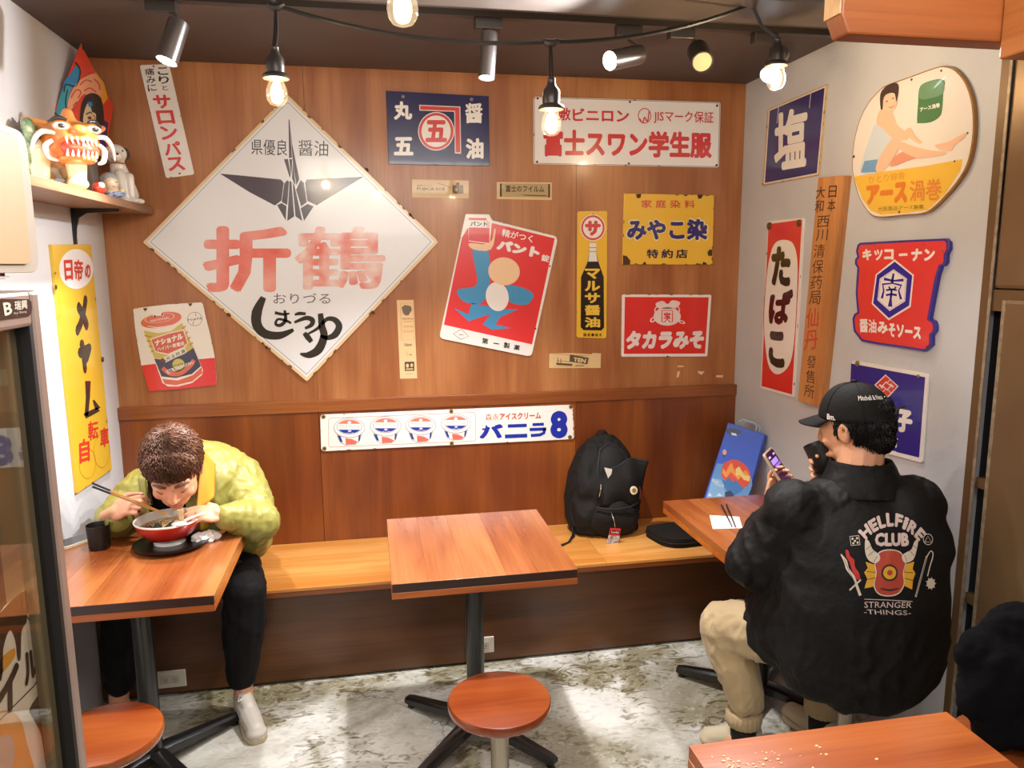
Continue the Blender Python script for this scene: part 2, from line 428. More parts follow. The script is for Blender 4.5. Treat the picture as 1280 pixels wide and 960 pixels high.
# outlets on the bench front
M_ivory = mat('ivory_plastic', '#cfc6b4', .4)
def outlet(px, py, label):
    c = U(px, py, 'y', -.484); x, z = c.x, c.z
    t = thing('wall_outlet', label, 'outlet', (x, -.484, z-.035))
    G().box(x-.058, x+.058, -.492, -.4845, z-.035, z+.035).build('cover_plate', M_ivory, t, bevel=.003)
    G().box(x-.036, x+.036, -.4945, -.4921, z-.017, z+.017).build('socket_block', mat('ivory_socket', '#bdb49f', .45), t, bevel=.001)
    for dx in (-.02, .014):
        for k in (0, .009): G().box(x+dx+k-.001, x+dx+k+.001, -.4952, -.4946, z-.006, z+.006).build('slot', M_black, t)
        G().tube([(x+dx+.0045, -.4952, z-.011), (x+dx+.0045, -.4946, z-.011)], .002, 8).build('slot', M_black, t)
outlet(213, 848, 'ivory double wall outlet under the bench at the left table')
outlet(600, 806, 'ivory wall outlet on the bench front behind the middle table column')
# ------------------------------------------------------------------ track lights and festoon bulbs
M_track = mat('dark_track', '#2b2522', .4)
M_lampb = mat('lamp_grey_brown', '#4a4440', .3, metal=.5)
M_steelcyl = mat('lamp_satin_metal', '#8f8a88', .28, metal=.9)
M_led = mat('lit_led', '#ffffff', .5, emit='#f4fbff', estr=22)
M_ledoff = mat('unlit_led_faint_glow', '#d9c69a', .5, emit='#ffe0a0', estr=.08, bump=.8, bscale=300)  # lens is switched off, a faint warm glow is put into it
TY = -.79
tr = G().box(.15, W-.003, TY-.017, TY+.017, H-.02, H-.0005).build('track_rail', M_track)
tag(tr, 'long black ceiling track carrying the spotlights', 'light track')
def spot(a0, hinge_px, p_top, p_bot, label, r=.032, lit=True, energy=30, size=70, ydep=TY, ydep2=None, blend=.6, body=None):
    """adapter at x of a0; body from p_top to p_bot (3D)"""
    ax = U(a0, 20, 'y', TY).x
    t = thing('track_spotlight', label, 'spotlight', (ax, TY, H-.055), 'track spotlights')
    G().box(ax-.045, ax+.045, TY-.018, TY+.018, H-.055, H-.0205).build('adapter', M_track, t, bevel=.003)
    p0, p1 = Vector(p_top), Vector(p_bot); d = (p1-p0).normalized(); q = p0+d*.02
    G().tube([(ax, TY, H-.055), (ax, TY, q.z+.055), q+Vector((0, .0, .03)), q], .005, 8).build('stem', M_lampb, t, smooth=True)
    M_ = d.to_track_quat('Z', 'Y').to_matrix()
    L = (p1-p0).length
    G().lathe(p0, [(.001, 0), (r*.8, 0), (r*.97, .004), (r, .012), (r, L-.002), (r*.93, L), (r*.88, L-.004), (.001, L-.006)], 28, M_).build('housing', body or M_steelcyl, t, smooth=True)
    G().lathe(p0, [(.001, L-.0045), (r*.86, L-.004), (r*.84, L-.002), (.001, L-.0015)], 28, M_).build('lens', M_led if lit else M_ledoff, t, smooth=True)
    if lit:
        light('SPOT', 'spot_beam', tuple(p1+d*.012), energy, (.98, .98, 1.0), to=tuple(p1+d), spot_size=math.radians(size), spot_blend=blend, shadow_soft_size=.03)
    return t
spot(203, None, U(224, 27, 'y', TY-.0), U(208, 77, 'y', TY-.03), 'left track spotlight above the slanted white medicine sign', energy=80, size=105)
spot(610, None, U(612, 40, 'y', TY), U(608, 98, 'y', TY-.02), 'track spotlight pointing straight down over the middle of the wall', r=.027, energy=130, size=115)
a = U(800, 68, 'y', TY-.02); b_ = U(762, 76, 'y', TY-.09)
spot(786, None, a, b_, 'track spotlight turned sideways to the left, right of the centre', r=.032, energy=100, size=110)
a = U(872, 62, 'y', TY+.03); b_ = U(878, 78, 'y', TY-.06)
spot(852, None, a, b_, 'switched-off track spotlight with a visible grid of diodes', lit=False, r=.037, body=M_lampb)
a = U(976, 66, 'y', TY+.02); b_ = U(961, 94, 'y', TY-.05)
spot(957, None, a, b_, 'rightmost track spotlight by the grey wall, behind a hanging bulb', energy=70, size=120)

M_rubber = mat('black_rubber_socket', '#2e2623', .35)
M_cable = mat('black_cable', '#211b18', .45)
def schlick(N, L, k0, k1, p):
    lw = N.new('ShaderNodeLayerWeight'); lw.inputs[0].default_value = .5
    pw = N.new('ShaderNodeMath'); pw.operation = 'POWER'; pw.inputs[1].default_value = p; L.new(lw.outputs['Facing'], pw.inputs[0])
    ma = N.new('ShaderNodeMath'); ma.operation = 'MULTIPLY_ADD'; ma.inputs[1].default_value = k1; ma.inputs[2].default_value = k0; L.new(pw.outputs[0], ma.inputs[0])
    return ma
def glass_bulb():
    m = bpy.data.materials.new('bulb_glass'); m.use_nodes = True
    nt = m.node_tree; N = nt.nodes; L = nt.links
    for n in list(N):
        if n.type != 'OUTPUT_MATERIAL': N.remove(n)
    out = [n for n in N if n.type == 'OUTPUT_MATERIAL'][0]
    t = N.new('ShaderNodeBsdfTransparent'); g = N.new('ShaderNodeBsdfGlossy'); g.inputs['Roughness'].default_value = .05
    fr = schlick(N, L, .04, .5, 3)
    mx = N.new('ShaderNodeMixShader'); L.new(fr.outputs[0], mx.inputs[0]); L.new(t.outputs[0], mx.inputs[1]); L.new(g.outputs[0], mx.inputs[2])
    e = N.new('ShaderNodeEmission'); e.inputs[0].default_value = (1, .72, .38, 1); e.inputs[1].default_value = .22
    ad = N.new('ShaderNodeAddShader'); L.new(mx.outputs[0], ad.inputs[0]); L.new(e.outputs[0], ad.inputs[1]); L.new(ad.outputs[0], out.inputs[0])
    return m
M_bglass = glass_bulb()
M_fil = mat('glowing_filament', '#ffffff', .5, emit='#ffe2a8', estr=28)
def bulb(px, py, depth, cable_top, label, en=7.5, s=1.):
    c = D(px, py, depth); x, y, z = c
    t = thing('hanging_bulb', label, 'light bulb', (x, y, z-.04*s), 'festoon bulbs on black cable')
    P_ = [(.001, -.038), (.010, -.0375), (.019, -.034), (.026, -.024), (.0285, -.010), (.027, .004), (.022, .018), (.016, .029), (.0135, .037)]
    G().lathe(c, [(r*s, q*s) for r, q in P_], 24).build('glass', M_bglass, t, smooth='all')
    G().ell(c+Vector((0, 0, -.002)), (.006*s, .006*s, .021*s), nu=10, nv=8).build('filament', M_fil, t, smooth='all')
    G().lathe(c, [(.012*s, .034*s), (.034*s, .031*s), (.036*s, .036*s), (.034*s, .041*s), (.025*s, .046*s)], 24).build('collar', M_rubber, t, smooth=True)
    G().lathe(c, [(.0235*s, .040*s), (.0245*s, .060*s), (.023*s, .082*s), (.013*s, .094*s), (.011*s, .108*s), (.012*s, .110*s), (.010*s, .114*s), (.001, .115*s)], 24).build('socket', M_rubber, t, smooth=True)
    top = Vector(cable_top)
    for k in (-1, 1):
        o_ = _r*(.0035*k)
        G().tube([c+Vector((0, 0, .112*s))+o_, c.lerp(top, .6)+o_+Vector((0, 0, .02)), top+o_*.5], .0032, 6).build('cord', M_cable, t, smooth=True)
    light('POINT', 'bulb_glow', tuple(c+Vector((0, 0, -.002))), en, (1, .74, .42), shadow_soft_size=.02)
    return t
J1, J3, J4 = D(345, 7, 2.0), D(688, 52, 2.08), D(940, 5, 2.33)
bulb(346, 114, 2.0, J1, 'hanging bulb in front of the top corner of the diamond sign')
bulb(503, 5, 1.36, D(503, -90, 1.36), 'nearest hanging bulb, cut by the top edge of the photo')
bulb(689, 152, 2.08, J3, 'hanging bulb in front of the left end of the long white sign')
bulb(970, 96, 2.35, J4, 'hanging bulb at the right, before the grey wall')
g = G()
def sag(a, b, s, n=12):
    return [a.lerp(b, i/n)+Vector((0, 0, -s*4*(i/n)*(1-i/n))) for i in range(n+1)]
pts = sag(D(320, -30, 1.95), J1, .0)[:-1]+sag(J1, J3, .035)[:-1]+sag(J3, J4, .03)[:-1]+sag(J4, D(1060, -60, 2.3), .0)
g.tube(pts, .0058, 8); 
cb = g.build('festoon_cable', M_cable, None, smooth=True)
tag(cb, 'black festoon cable sagging below the ceiling with bulbs on it', 'cable')
for J in (J1, J3, J4): G().tube([J+_r*.022+Vector((0, 0, .003)), J+_r*.008-Vector((0, 0, .004)), J-_r*.008-Vector((0, 0, .004)), J-_r*.022+Vector((0, 0, .003))], [.006, .011, .011, .006], 8).build('tee_joint', M_rubber, cb, smooth=True)
g = G().tube(sag(D(540, -60, 1.36), D(480, -60, 1.36), .01), .006, 8).build('festoon_cable', M_cable, None, smooth=True)
tag(g, 'second festoon cable, above the top edge of the photo, carrying the nearest bulb', 'cable')
# duct on the ceiling
G_ = G().box(.1, W-.02, -1.15, -.93, H-.035, H-.0005).build('ceiling_duct', mat('painted_duct', '#4d443f', .5, var=.5, vscale=3, vcol='#6a6258'), None, bevel=.004)
tag(G_, 'flat painted duct along the ceiling in front of the light track', 'duct')

# ------------------------------------------------------------------ hanging wooden frame, top right, near the camera
M_beam = wood('orange_beam', '#91481a', '#aa5e26', 'x', 1, .5, .1, fine=.3, var=.03)
M_beamy = wood('orange_beam_lit', '#b8642a', '#d08544', 'y', 1, .5, .1, fine=.3, var=.03)  # lighter copy of the beam wood, light on the side board painted in
M_endg = mat('pale_end_grain', '#d9b184', .6, var=.4, vscale=60, vcol='#b98650')
dpt = 1.25
hf = thing('hanging_wooden_frame', 'orange wooden frame of two boards hanging in the top right corner near the camera', 'wooden frame', (1.9, -2.15, 1.98))
y0 = -2.2
a = U(1060, 47, 'y', y0); b2 = U(1247, 48, 'y', y0)
g = G(); zb = (a.z+b2.z)/2
g.prism([(a.x-.014, y0, zb+.03), (a.x, y0, zb), (b2.x+.0, y0, zb), (b2.x+.3, y0, zb), (b2.x+.3, y0, zb+.18), (a.x-.014, y0, zb+.18)], (0, .045, 0))
g.build('crossboard', M_beam, hf, bevel=.004)
G().prism([(a.x-.017, y0-.001, zb+.03), (a.x-.001, y0-.001, zb-.0), (a.x-.001, y0+.046, zb), (a.x-.017, y0+.046, zb+.03), (a.x-.021, y0+.03, zb+.18), (a.x-.021, y0-.001, zb+.18)][:4], (0, 0, .0)) if False else None
G().box(a.x-.0175, a.x-.0145, y0+.001, y0+.044, zb+.031, zb+.179).build('end_grain', M_endg, hf)
q = U(1247, 75, 'y', y0)
G().box(q.x, q.x+.09, y0-.7, y0-.001, q.z, q.z+.25).build('side_board', M_beamy, hf, bevel=.004)
for xx in (a.x+.05, b2.x+.25):
    G().tube([(xx, y0+.02, zb+.18), (xx, y0+.02, H-.0005)], .006, 8).build('hanger', M_cable, hf, smooth=True)
# ------------------------------------------------------------------ flat print and enamel signs
_gl = {}
def _glyph_raw(s, res):
    k = (s, res)
    if k in _gl: return _gl[k]
    c = bpy.data.curves.new('t', 'FONT'); c.body = s; c.size = 1; c.resolution_u = res
    o = bpy.data.objects.new('t', c); COL.objects.link(o)
    me = evalmesh(o)
    vs = [(v.co.x, v.co.y) for v in me.vertices]; fs = [tuple(p.vertices) for p in me.polygons]
    bpy.data.objects.remove(o); bpy.data.curves.remove(c); bpy.data.meshes.remove(me)
    _gl[k] = (vs, fs); return _gl[k]
def glyphs(s, bold=0., res=2):
    """bold letters are the same outline laid over itself, shifted around a small circle"""
    vs, fs = _glyph_raw(s, res)
    if bold > .008:
        offs = [(bold*math.cos(2*PI*i/8), bold*math.sin(2*PI*i/8)) for i in range(8)]
        if bold > .045: offs += [(bold*.45*math.cos(2*PI*i/4), bold*.45*math.sin(2*PI*i/4)) for i in range(4)]
        V = []; F = []
        for k_, (dx, dy) in enumerate(offs):      # each copy lies a hair above the last
            n = len(V); V += [(x+dx, y+dy, k_*.075) for x, y in vs]; F += [tuple(i+n for i in f) for f in fs]
        vs, fs = V, F
    xs = [v[0] for v in vs]; ys = [v[1] for v in vs]
    return vs, fs, (min(xs), max(xs), min(ys), max(ys))
def spline(pts, n=6, closed=True):
    k = len(pts); out = []
    for i in range(k if closed else k-1):
        p = [pts[(i+j-1) % k] if closed else pts[max(0, min(k-1, i+j-1))] for j in range(4)]
        for q in range(n):
            t = q/n
            out.append(tuple(.5*((2*p[1][c])+(-p[0][c]+p[2][c])*t+(2*p[0][c]-5*p[1][c]+4*p[2][c]-p[3][c])*t*t+(-p[0][c]+3*p[1][c]-3*p[2][c]+p[3][c])*t**3) for c in (0, 1)))
    if not closed: out.append(tuple(pts[-1]))
    return out
def rcorner(pts, r, n=4):
    out = []; k = len(pts)
    rr = r if isinstance(r, (list, tuple)) else [r]*k
    for i in range(k):
        p = Vector(pts[i]); a = Vector(pts[i-1])-p; b = Vector(pts[(i+1) % k])-p
        if rr[i] <= 0: out.append(tuple(p)); continue
        A = p+a.normalized()*rr[i]; B = p+b.normalized()*rr[i]
        for j in range(n+1):
            t = j/n; out.append(tuple(A*(1-t)**2+p*2*t*(1-t)+B*t*t))
    return out
def inset(pts, d):
    k = len(pts); out = []
    ar = sum(pts[i][0]*pts[(i+1) % k][1]-pts[(i+1) % k][0]*pts[i][1] for i in range(k)); sg = 1 if ar > 0 else -1
    for i in range(k):
        p = Vector(pts[i]); a = (p-Vector(pts[i-1])).normalized(); b = (Vector(pts[(i+1) % k])-p).normalized()
        na = Vector((-a.y, a.x))*sg; nb = Vector((-b.y, b.x))*sg; m = (na+nb)
        m = m/max(.3, m.length_squared)*2 if m.length > 1e-6 else na
        out.append(tuple(p+m*d))
    return out
def enamel(hexc, rough=.22):
    return mat('enamel_'+hexc.strip('#')+('' if rough == .22 else str(rough)), hexc, rough, coat=.25, bump=.04, bscale=7, spec=.5)
class Sign:
    multi = False; sub = None; cnt = 0
    def __init__(s, name, label, cat, outline, crop, plane, base_col, thick=.006, gap=.0, round_=0, group=None, bevel=.0012, matt=None, n_in=None, layer_step=.00035, rough=.22):
        s.ox, s.oy, s.k = crop        # plane: (axis, value, which way the front looks) or (point, normal)
        if len(plane) == 3:
            n = Vector((0, 0, 0)); n[_inv[plane[0]]] = plane[2]; p0 = Vector((0, 0, 0)); p0[_inv[plane[0]]] = plane[1]
        else: p0, n = Vector(plane[0]), Vector(plane[1]).normalized()
        s.rough = rough; s.n = n; s.p0 = p0+n*(gap+thick); s.step = layer_step; s.nl = 0
        s.acc = {}; s.sub = None; s.cnt = 0
        out = rcorner(outline, round_) if round_ else outline
        s.outline = out
        fr = [s.p3(p, 0) for p in out]
        off = -n*(thick-.0002)
        s.o = G().prism(fr, off).build(name, matt or enamel(base_col, rough), None, bevel=bevel)
        tag(s.o, label, cat, group)
    def px(s, p): return (s.ox+p[0]/s.k, s.oy+p[1]/s.k)
    def p3(s, p, layer):
        a, b = s.px(p); d = ray(a, b); q = s.p0+s.n*(layer*s.step)
        return CAMP+d*((q-CAMP).dot(s.n)/d.dot(s.n))
    def _g(s, name, col, sub=None):
        return s.acc.setdefault((name, col, s.sub if name in ('lettering', 'cup_picture') else sub), G())
    def poly(s, pts, col, layer=1, name='print', smooth=0):
        if smooth: pts = spline(pts, smooth)
        s._g(name, col).flatpoly([s.p3(p, layer) for p in pts]); return s
    def ell(s, cx, cy, rx, ry, col, layer=1, rot=0, name='print', n=32, inner=None):
        c, q = math.cos(math.radians(rot)), math.sin(math.radians(rot))
        f = lambda u, k=1: (cx+k*(rx*math.cos(u)*c-ry*math.sin(u)*q), cy+k*(rx*math.cos(u)*q+ry*math.sin(u)*c))
        if inner is None: return s.poly([f(2*PI*i/n) for i in range(n)], col, layer, name)
        g = s._g(name, col); A = [s.p3(f(2*PI*i/n), layer) for i in range(n)]; B = [s.p3(f(2*PI*i/n, inner), layer) for i in range(n)]
        g.add(A+B, [(i, (i+1) % n, n+(i+1) % n, n+i) for i in range(n)]); return s
    def line(s, pts, w, col, layer=2, name='print', closed=False, smooth=0):
        if smooth: pts = spline(pts, smooth, closed)
        k = len(pts); ws = w if isinstance(w, (list, tuple)) else None
        L_, R_ = [], []
        for i in range(k):
            a = Vector(pts[(i-1) % k] if closed else pts[max(i-1, 0)]); b = Vector(pts[(i+1) % k] if closed else pts[min(i+1, k-1)])
            d = (b-a).normalized() if (b-a).length > 1e-9 else Vector((1, 0)); n = Vector((-d.y, d.x))
            if ws:
                t = i/(k-1)*(len(ws)-1); j = min(int(t), len(ws)-2); ww = ws[j]*(1-(t-j))+ws[j+1]*(t-j)
            else: ww = w
            p = Vector(pts[i]); L_.append(tuple(p+n*ww/2)); R_.append(tuple(p-n*ww/2))
        g = s._g(name, col); vs = [s.p3(p, layer) for p in L_+R_]
        g.add(vs, [(i, (i+1) % k, k+(i+1) % k, k+i) for i in range(k if closed else k-1)]); return s
    def text(s, t, q, col, layer=3, bold=0., name='lettering', res=2):
        """q: rect (x0,y0,x1,y1) or four corners TL,TR,BR,BL in crop coordinates; the glyph box fills it"""
        if not isinstance(q[0], (tuple, list)): q = [(q[0], q[1]), (q[2], q[1]), (q[2], q[3]), (q[0], q[3])]
        if not s.multi: s.cnt += 1; s.sub = s.cnt
        vs, fs, (x0, x1, y0, y1) = glyphs(t, bold, res)
        q = [Vector(p) for p in q]; o = []
        for x, y, *kk in vs:
            u = (x-x0)/(x1-x0); v = (y1-y)/(y1-y0)
            p = q[0]*(1-u)*(1-v)+q[1]*u*(1-v)+q[2]*u*v+q[3]*(1-u)*v
            o.append(s.p3(p, layer+(kk[0] if kk else 0)))
        s._g(name, col).add(o, fs)
        if not s.multi: s.sub = None
        return s
    def vtext(s, t, q, col, layer=3, bold=0., pad=.06, fit=None):
        """one character per cell, down the quad q (TL,TR,BR,BL)"""
        if not isinstance(q[0], (tuple, list)): q = [(q[0], q[1]), (q[2], q[1]), (q[2], q[3]), (q[0], q[3])]
        q = [Vector(p) for p in q]; n = len(t); s.multi = True; s.cnt += 1; s.sub = s.cnt
        for i, ch in enumerate(t):
            if ch == ' ': continue
            a, b = (i+pad)/n, (i+1-pad)/n
            s.text(ch, [tuple(q[0].lerp(q[3], a)), tuple(q[1].lerp(q[2], a)), tuple(q[1].lerp(q[2], b)), tuple(q[0].lerp(q[3], b))], col, layer, bold)
        s.multi = False; s.sub = None
        return s
    def htext(s, t, q, col, layer=3, bold=0., pad=.06):
        if not isinstance(q[0], (tuple, list)): q = [(q[0], q[1]), (q[2], q[1]), (q[2], q[3]), (q[0], q[3])]
        q = [Vector(p) for p in q]; n = len(t); s.multi = True; s.cnt += 1; s.sub = s.cnt
        for i, ch in enumerate(t):
            if ch == ' ': continue
            a, b = (i+pad)/n, (i+1-pad)/n
            s.text(ch, [tuple(q[0].lerp(q[1], a)), tuple(q[0].lerp(q[1], b)), tuple(q[3].lerp(q[2], b)), tuple(q[3].lerp(q[2], a))], col, layer, bold)
        s.multi = False; s.sub = None
        return s
    def chips(s, n, size, col='#4a2c14', seed=1, pts=None, layer=6):
        rnd = random.Random(seed); out = pts or s.outline; k = len(out)
        Ls = [(Vector(out[(i+1) % k])-Vector(out[i])).length for i in range(k)]; tot = sum(Ls)
        c = Vector((sum(p[0] for p in out)/k, sum(p[1] for p in out)/k))
        for _ in range(n):
            t = rnd.random()*tot; i = 0
            while t > Ls[i]: t -= Ls[i]; i += 1
            d = (Vector(out[(i+1) % k])-Vector(out[i])).normalized(); p = Vector(out[i])+d*t
            inn = (c-p); nn = Vector((-d.y, d.x)); nn = nn if nn.dot(inn) > 0 else -nn
            z = size*rnd.uniform(.35, 1.2); m = 7
            pl = [p+d*(z*1.3*math.cos(2*PI*j/m)*rnd.uniform(.6, 1.2))+nn*(abs(z*.8*math.sin(2*PI*j/m)*rnd.uniform(.5, 1.2)) if math.sin(2*PI*j/m) > 0 else .5) for j in range(m)]
            s._g('rust_chip', col).flatpoly([s.p3(tuple(v), layer) for v in pl])
        return s
    def screw(s, x, y, r, col='#5a4632'):
        c = s.p3((x, y), 0); k = (s.p3((x+r, y), 0)-c).length
        ax = s.n
        G().lathe(c+ax*.0004, [(k, 0), (k*.9, k*.35), (k*.4, k*.5), (.0001, k*.5)], 10, ax.to_track_quat('Z', 'Y').to_matrix()).build('screw', mat('rusty_screw_'+col.strip('#'), col, .5, metal=.5), s.o, smooth=True)
        return s
    def done(s):
        for (name, col, _), g in s.acc.items():
            m = mat('rust_'+col.strip('#'), col, .8) if name == 'rust_chip' else enamel(col, s.rough)
            o = g.build(name, m, s.o, recalc=False)
            if name in ('rust_chip', 'faded_paint'): o['kind'] = 'stuff'
        return s.o
BW = ('y', 0.0, -1); BL = ('y', -.022, -1); RW = ('x', W, -1); LW = ('x', 0.0, 1)
K1 = (0, 0, 4); K2 = (0, 240, 4); K3 = (0, 480, 4); K5 = (160, 80, 2.4); K6 = (460, 80, 2.7826); K7 = (460, 240, 2.7826); R1 = (900, 0, 3.3684); R2 = (900, 240, 3.3684); R5 = (380, 480, 3.3684)

# 1 slanted medicine sign
s = Sign('enamel_sign', 'narrow slanted white enamel sign with vertical red katakana, top left of the wall', 'sign', [(697, 325), (845, 320), (972, 872), (830, 892)], K1, BW, '#efe9e4', round_=14)
s.vtext('サロンパス', [(758, 470), (846, 468), (930, 855), (846, 862)], '#d8403a', bold=.035)
s.vtext('こり', [(785, 335), (838, 333), (848, 420), (796, 422)], '#3a3638', bold=.02).text('と', [(808, 428), (836, 426), (842, 450), (814, 452)], '#3a3638', bold=.01)
s.vtext('痛みに', [(720, 340), (768, 338), (785, 455), (742, 462)], '#3a3638', bold=.012)
s.chips(7, 5, seed=3).screw(768, 332, 5).screw(898, 868, 5).done()

# 2 diamond soy sauce sign
C1 = (260, 140, 6.4); C2 = (240, 270, 4.923)
def cv(p, a, b): return ((a[0]+p[0]/a[2]-b[0])*b[2], (a[1]+p[1]/a[2]-b[1])*b[2])
dm = [(479, 92), (932, 533), (537, 953), (44, 535)]
s = Sign('enamel_sign', 'huge white diamond-shaped enamel sign with an origami crane and faded red characters', 'sign', dm, K5, BW, '#e3c79c', thick=.012, round_=6)
s.poly(inset(dm, 9), '#e4e5ea', 1, 'face')
s.line(inset(dm, 16), 2.2, '#7f8a90', 2, 'border', closed=True)
s.chips(34, 7, '#5e3a17', 11).chips(16, 4, '#2c1c10', 12)
for p in ((716, 316), (846, 452), (735, 745), (415, 850), (300, 752)): s.poly([(p[0]-6, p[1]-5), (p[0]+3, p[1]-4), (p[0]+7, p[1]+5), (p[0]-1, p[1]+5)], '#4a2e16', 7, 'rust_chip')
pp = '#4c4048'
def cr(pts, col=pp, layer=2, name='crane_emblem'): s.poly([cv(p, C1, K5) for p in pts], col, layer, name)
cr([(95, 493), (240, 506), (583, 540), (606, 566), (588, 708), (535, 748), (330, 640)])
cr([(1243, 518), (790, 540), (776, 570), (796, 712), (870, 746)])
cr([(610, 572), (636, 545), (648, 560), (634, 745), (590, 720)])
cr([(705, 622), (741, 546), (768, 566), (790, 722), (745, 755)])
cr([(645, 60), (652, 60), (672, 365), (648, 370)])
cr([(656, 90), (672, 250), (730, 535), (708, 588), (690, 480), (676, 370)])
cr([(608, 378), (640, 375), (662, 500), (655, 530)])
cr([(650, 378), (674, 376), (668, 500), (660, 470)])
cr([(678, 400), (702, 585), (690, 570), (672, 530)])
cr([(652, 550), (668, 560), (690, 835), (634, 872)])
cr([(678, 550), (692, 590), (755, 872), (700, 835), (682, 640)])
cr([(553, 745), (588, 728), (628, 752), (622, 868)])
cr([(742, 770), (796, 735), (845, 755), (768, 872)])
s.text('県優良', [cv(p, C1, K5) for p in ((345, 215), (636, 222), (634, 350), (347, 340))], '#3e342f', 3, .004)
s.text('醤油', [cv(p, C1, K5) for p in ((722, 222), (962, 232), (960, 356), (724, 350))], '#3e342f', 3, .006)
def q2(*pts): return [cv(p, C2, K5) for p in pts]
mat('enamel_e0604f', '#dc6050', .22, coat=.25, var=.6, vscale=5, vcol='#ecc4ba'); mat('enamel_e27463', '#dc6a58', .22, coat=.25, var=1., vscale=8, vcol='#e9dcd6')
s.text('折', q2((65, 62), (610, 62), (610, 470), (65, 470)), '#e0604f', 2, .035)
s.text('鶴', q2((632, 62), (1190, 62), (1190, 448), (632, 455)), '#e27463', 2, .022)
s.text('おりづる', q2((500, 475), (852, 475), (852, 540), (500, 540)), '#6f6466', 3, .004)
def br(pts, w): s.line([cv(p, C2, K5) for p in pts], [x*1.22*K5[2]/C2[2] for x in w], '#38332c', 4, 'brush_lettering', smooth=6)
br([(440, 500), (400, 590), (400, 670), (450, 725), (540, 735), (625, 700)], [28, 52, 50, 44, 38, 16])
br([(510, 595), (560, 605), (600, 600)], [16, 14, 8]); br([(570, 580), (575, 640), (545, 672), (515, 665), (530, 635), (580, 645), (610, 660)], [12, 18, 18, 14, 12, 14, 12])
br([(632, 608), (660, 600), (700, 602)], [10, 18, 14]); br([(630, 655), (700, 628), (740, 640), (735, 670), (695, 692)], [12, 22, 26, 22, 12])
br([(690, 720), (712, 745), (735, 775)], [20, 30, 22]); br([(715, 725), (775, 690), (830, 635), (880, 640), (905, 680), (880, 730), (830, 750), (790, 735)], [10, 16, 20, 28, 34, 34, 22, 12])
br([(790, 600), (800, 680), (812, 740), (780, 820), (720, 855), (665, 848)], [26, 34, 38, 44, 34, 8])
s.done()

# 3 navy "maru-go" sign
s = Sign('enamel_sign', 'navy blue enamel sign with a white-ringed red circle under a red right angle', 'sign', [(62, 93), (420, 112), (423, 355), (72, 348)], K6, BW, '#262150', thick=.008)
s.poly([(178, 142), (321, 148), (324, 312), (302, 311), (300, 166), (179, 162)], '#e8deda', 1)
s.poly([(181, 145), (318, 151), (321, 308), (305, 307), (303, 163), (182, 159)], '#d2403a', 2)
s.ell(237, 234, 63, 67, '#efe8e4', 3); s.ell(237, 234, 60, 64, '#d2403a', 4); s.ell(237, 234, 51, 55, '#efe8e4', 5)
s.text('五', (200, 195, 275, 272), '#d2403a', 6, .05)
s.text('丸', (90, 130, 154, 194), '#efeae6', bold=.05).text('五', (90, 254, 158, 318), '#efeae6', bold=.05).text('醤', (338, 136, 398, 206), '#efeae6', bold=.03).text('油', (340, 258, 402, 330), '#efeae6', bold=.05)
s.chips(14, 5, '#16110c', 4).screw(122, 113, 6, '#8a8078').screw(360, 123, 6, '#8a8078').done()

# 4 long white sign, red text
s = Sign('enamel_sign', 'long white enamel sign with two rows of red lettering, top of the wall', 'sign', [(576, 113), (1227, 133), (1221, 360), (576, 348)], K6, BW, '#ece7e6', thick=.008, round_=10)
s.line(rcorner(inset([(576, 113), (1227, 133), (1221, 360), (576, 348)], 3), 10), 2, '#8a7a74', 1, 'border', closed=True)
rd = '#cf3a3c'
s.text('軟', [(622, 150), (660, 151), (660, 196), (622, 196)], rd, bold=.02).text('敷', [(662, 151), (705, 152), (705, 197), (662, 197)], rd, bold=.02)
s.text('ビニロン', [(712, 153), (908, 158), (908, 202), (712, 198)], rd, bold=.03)
s.ell(962, 180, 23, 27, rd, 2, inner=.88); s.line([(945, 190), (955, 205), (962, 185), (972, 200), (978, 165)], 4, rd, 3, smooth=4)
s.text('JISマーク保証', [(994, 160), (1202, 166), (1202, 212), (994, 206)], rd, bold=.012)
s.text('富士スワン学生服', [(610, 225), (1196, 236), (1196, 328), (610, 322)], rd, bold=.045)
s.chips(10, 4, '#4a3020', 5)
for x, y in ((590, 120), (911, 132), (1214, 145), (588, 340), (907, 346), (1212, 352)): s.screw(x, y, 4, '#4a4038')
s.done()

# 5 red leaning medicine sign (the cartoon figure is only a plain generic shape)
C3 = (540, 260, 5.0526)
ol = [(213, 38), (362, 40), (382, 78), (797, 182), (628, 940), (45, 822), (190, 140)]
s = Sign('enamel_sign', 'tilted red enamel sign with a plain blue figure shape and a small box on top', 'sign', ol, C3, BW, '#ebe6e2', round_=[8, 10, 4, 30, 30, 30, 8], thick=.008)
s.poly([(188, 190), (224, 128), (380, 95), (775, 192), (632, 862), (75, 737)], '#dd3a3a', 1, 'face')
s.poly([(226, 52), (352, 54), (378, 90), (365, 228), (232, 210)], '#efe9e6', 2); s.poly([(232, 62), (345, 64), (345, 78), (232, 76)], '#d8403e', 3); s.poly([(232, 122), (364, 126), (362, 222), (232, 206)], '#d8403e', 3)
s.poly([(345, 76), (366, 92), (362, 124), (345, 122)], '#e9bcbc', 3)
s.text('パント', [(242, 84), (350, 86), (350, 116), (242, 114)], '#1a1718', 5, .03)
s.text('精がつく', [(446, 130), (640, 172), (634, 220), (438, 178)], '#efe8e6', bold=.02)
s.text('パント', [(418, 196), (690, 250), (674, 318), (404, 262)], '#efe8e6', bold=.09)
s.text('錠', [(695, 290), (745, 300), (738, 344), (688, 334)], '#efe8e6', bold=.03)
bl = '#4a93c4'
s.poly([(255, 262), (355, 270), (362, 500), (310, 600), (200, 590), (160, 515), (285, 480)], bl, 3, 'figure_shape', smooth=4)
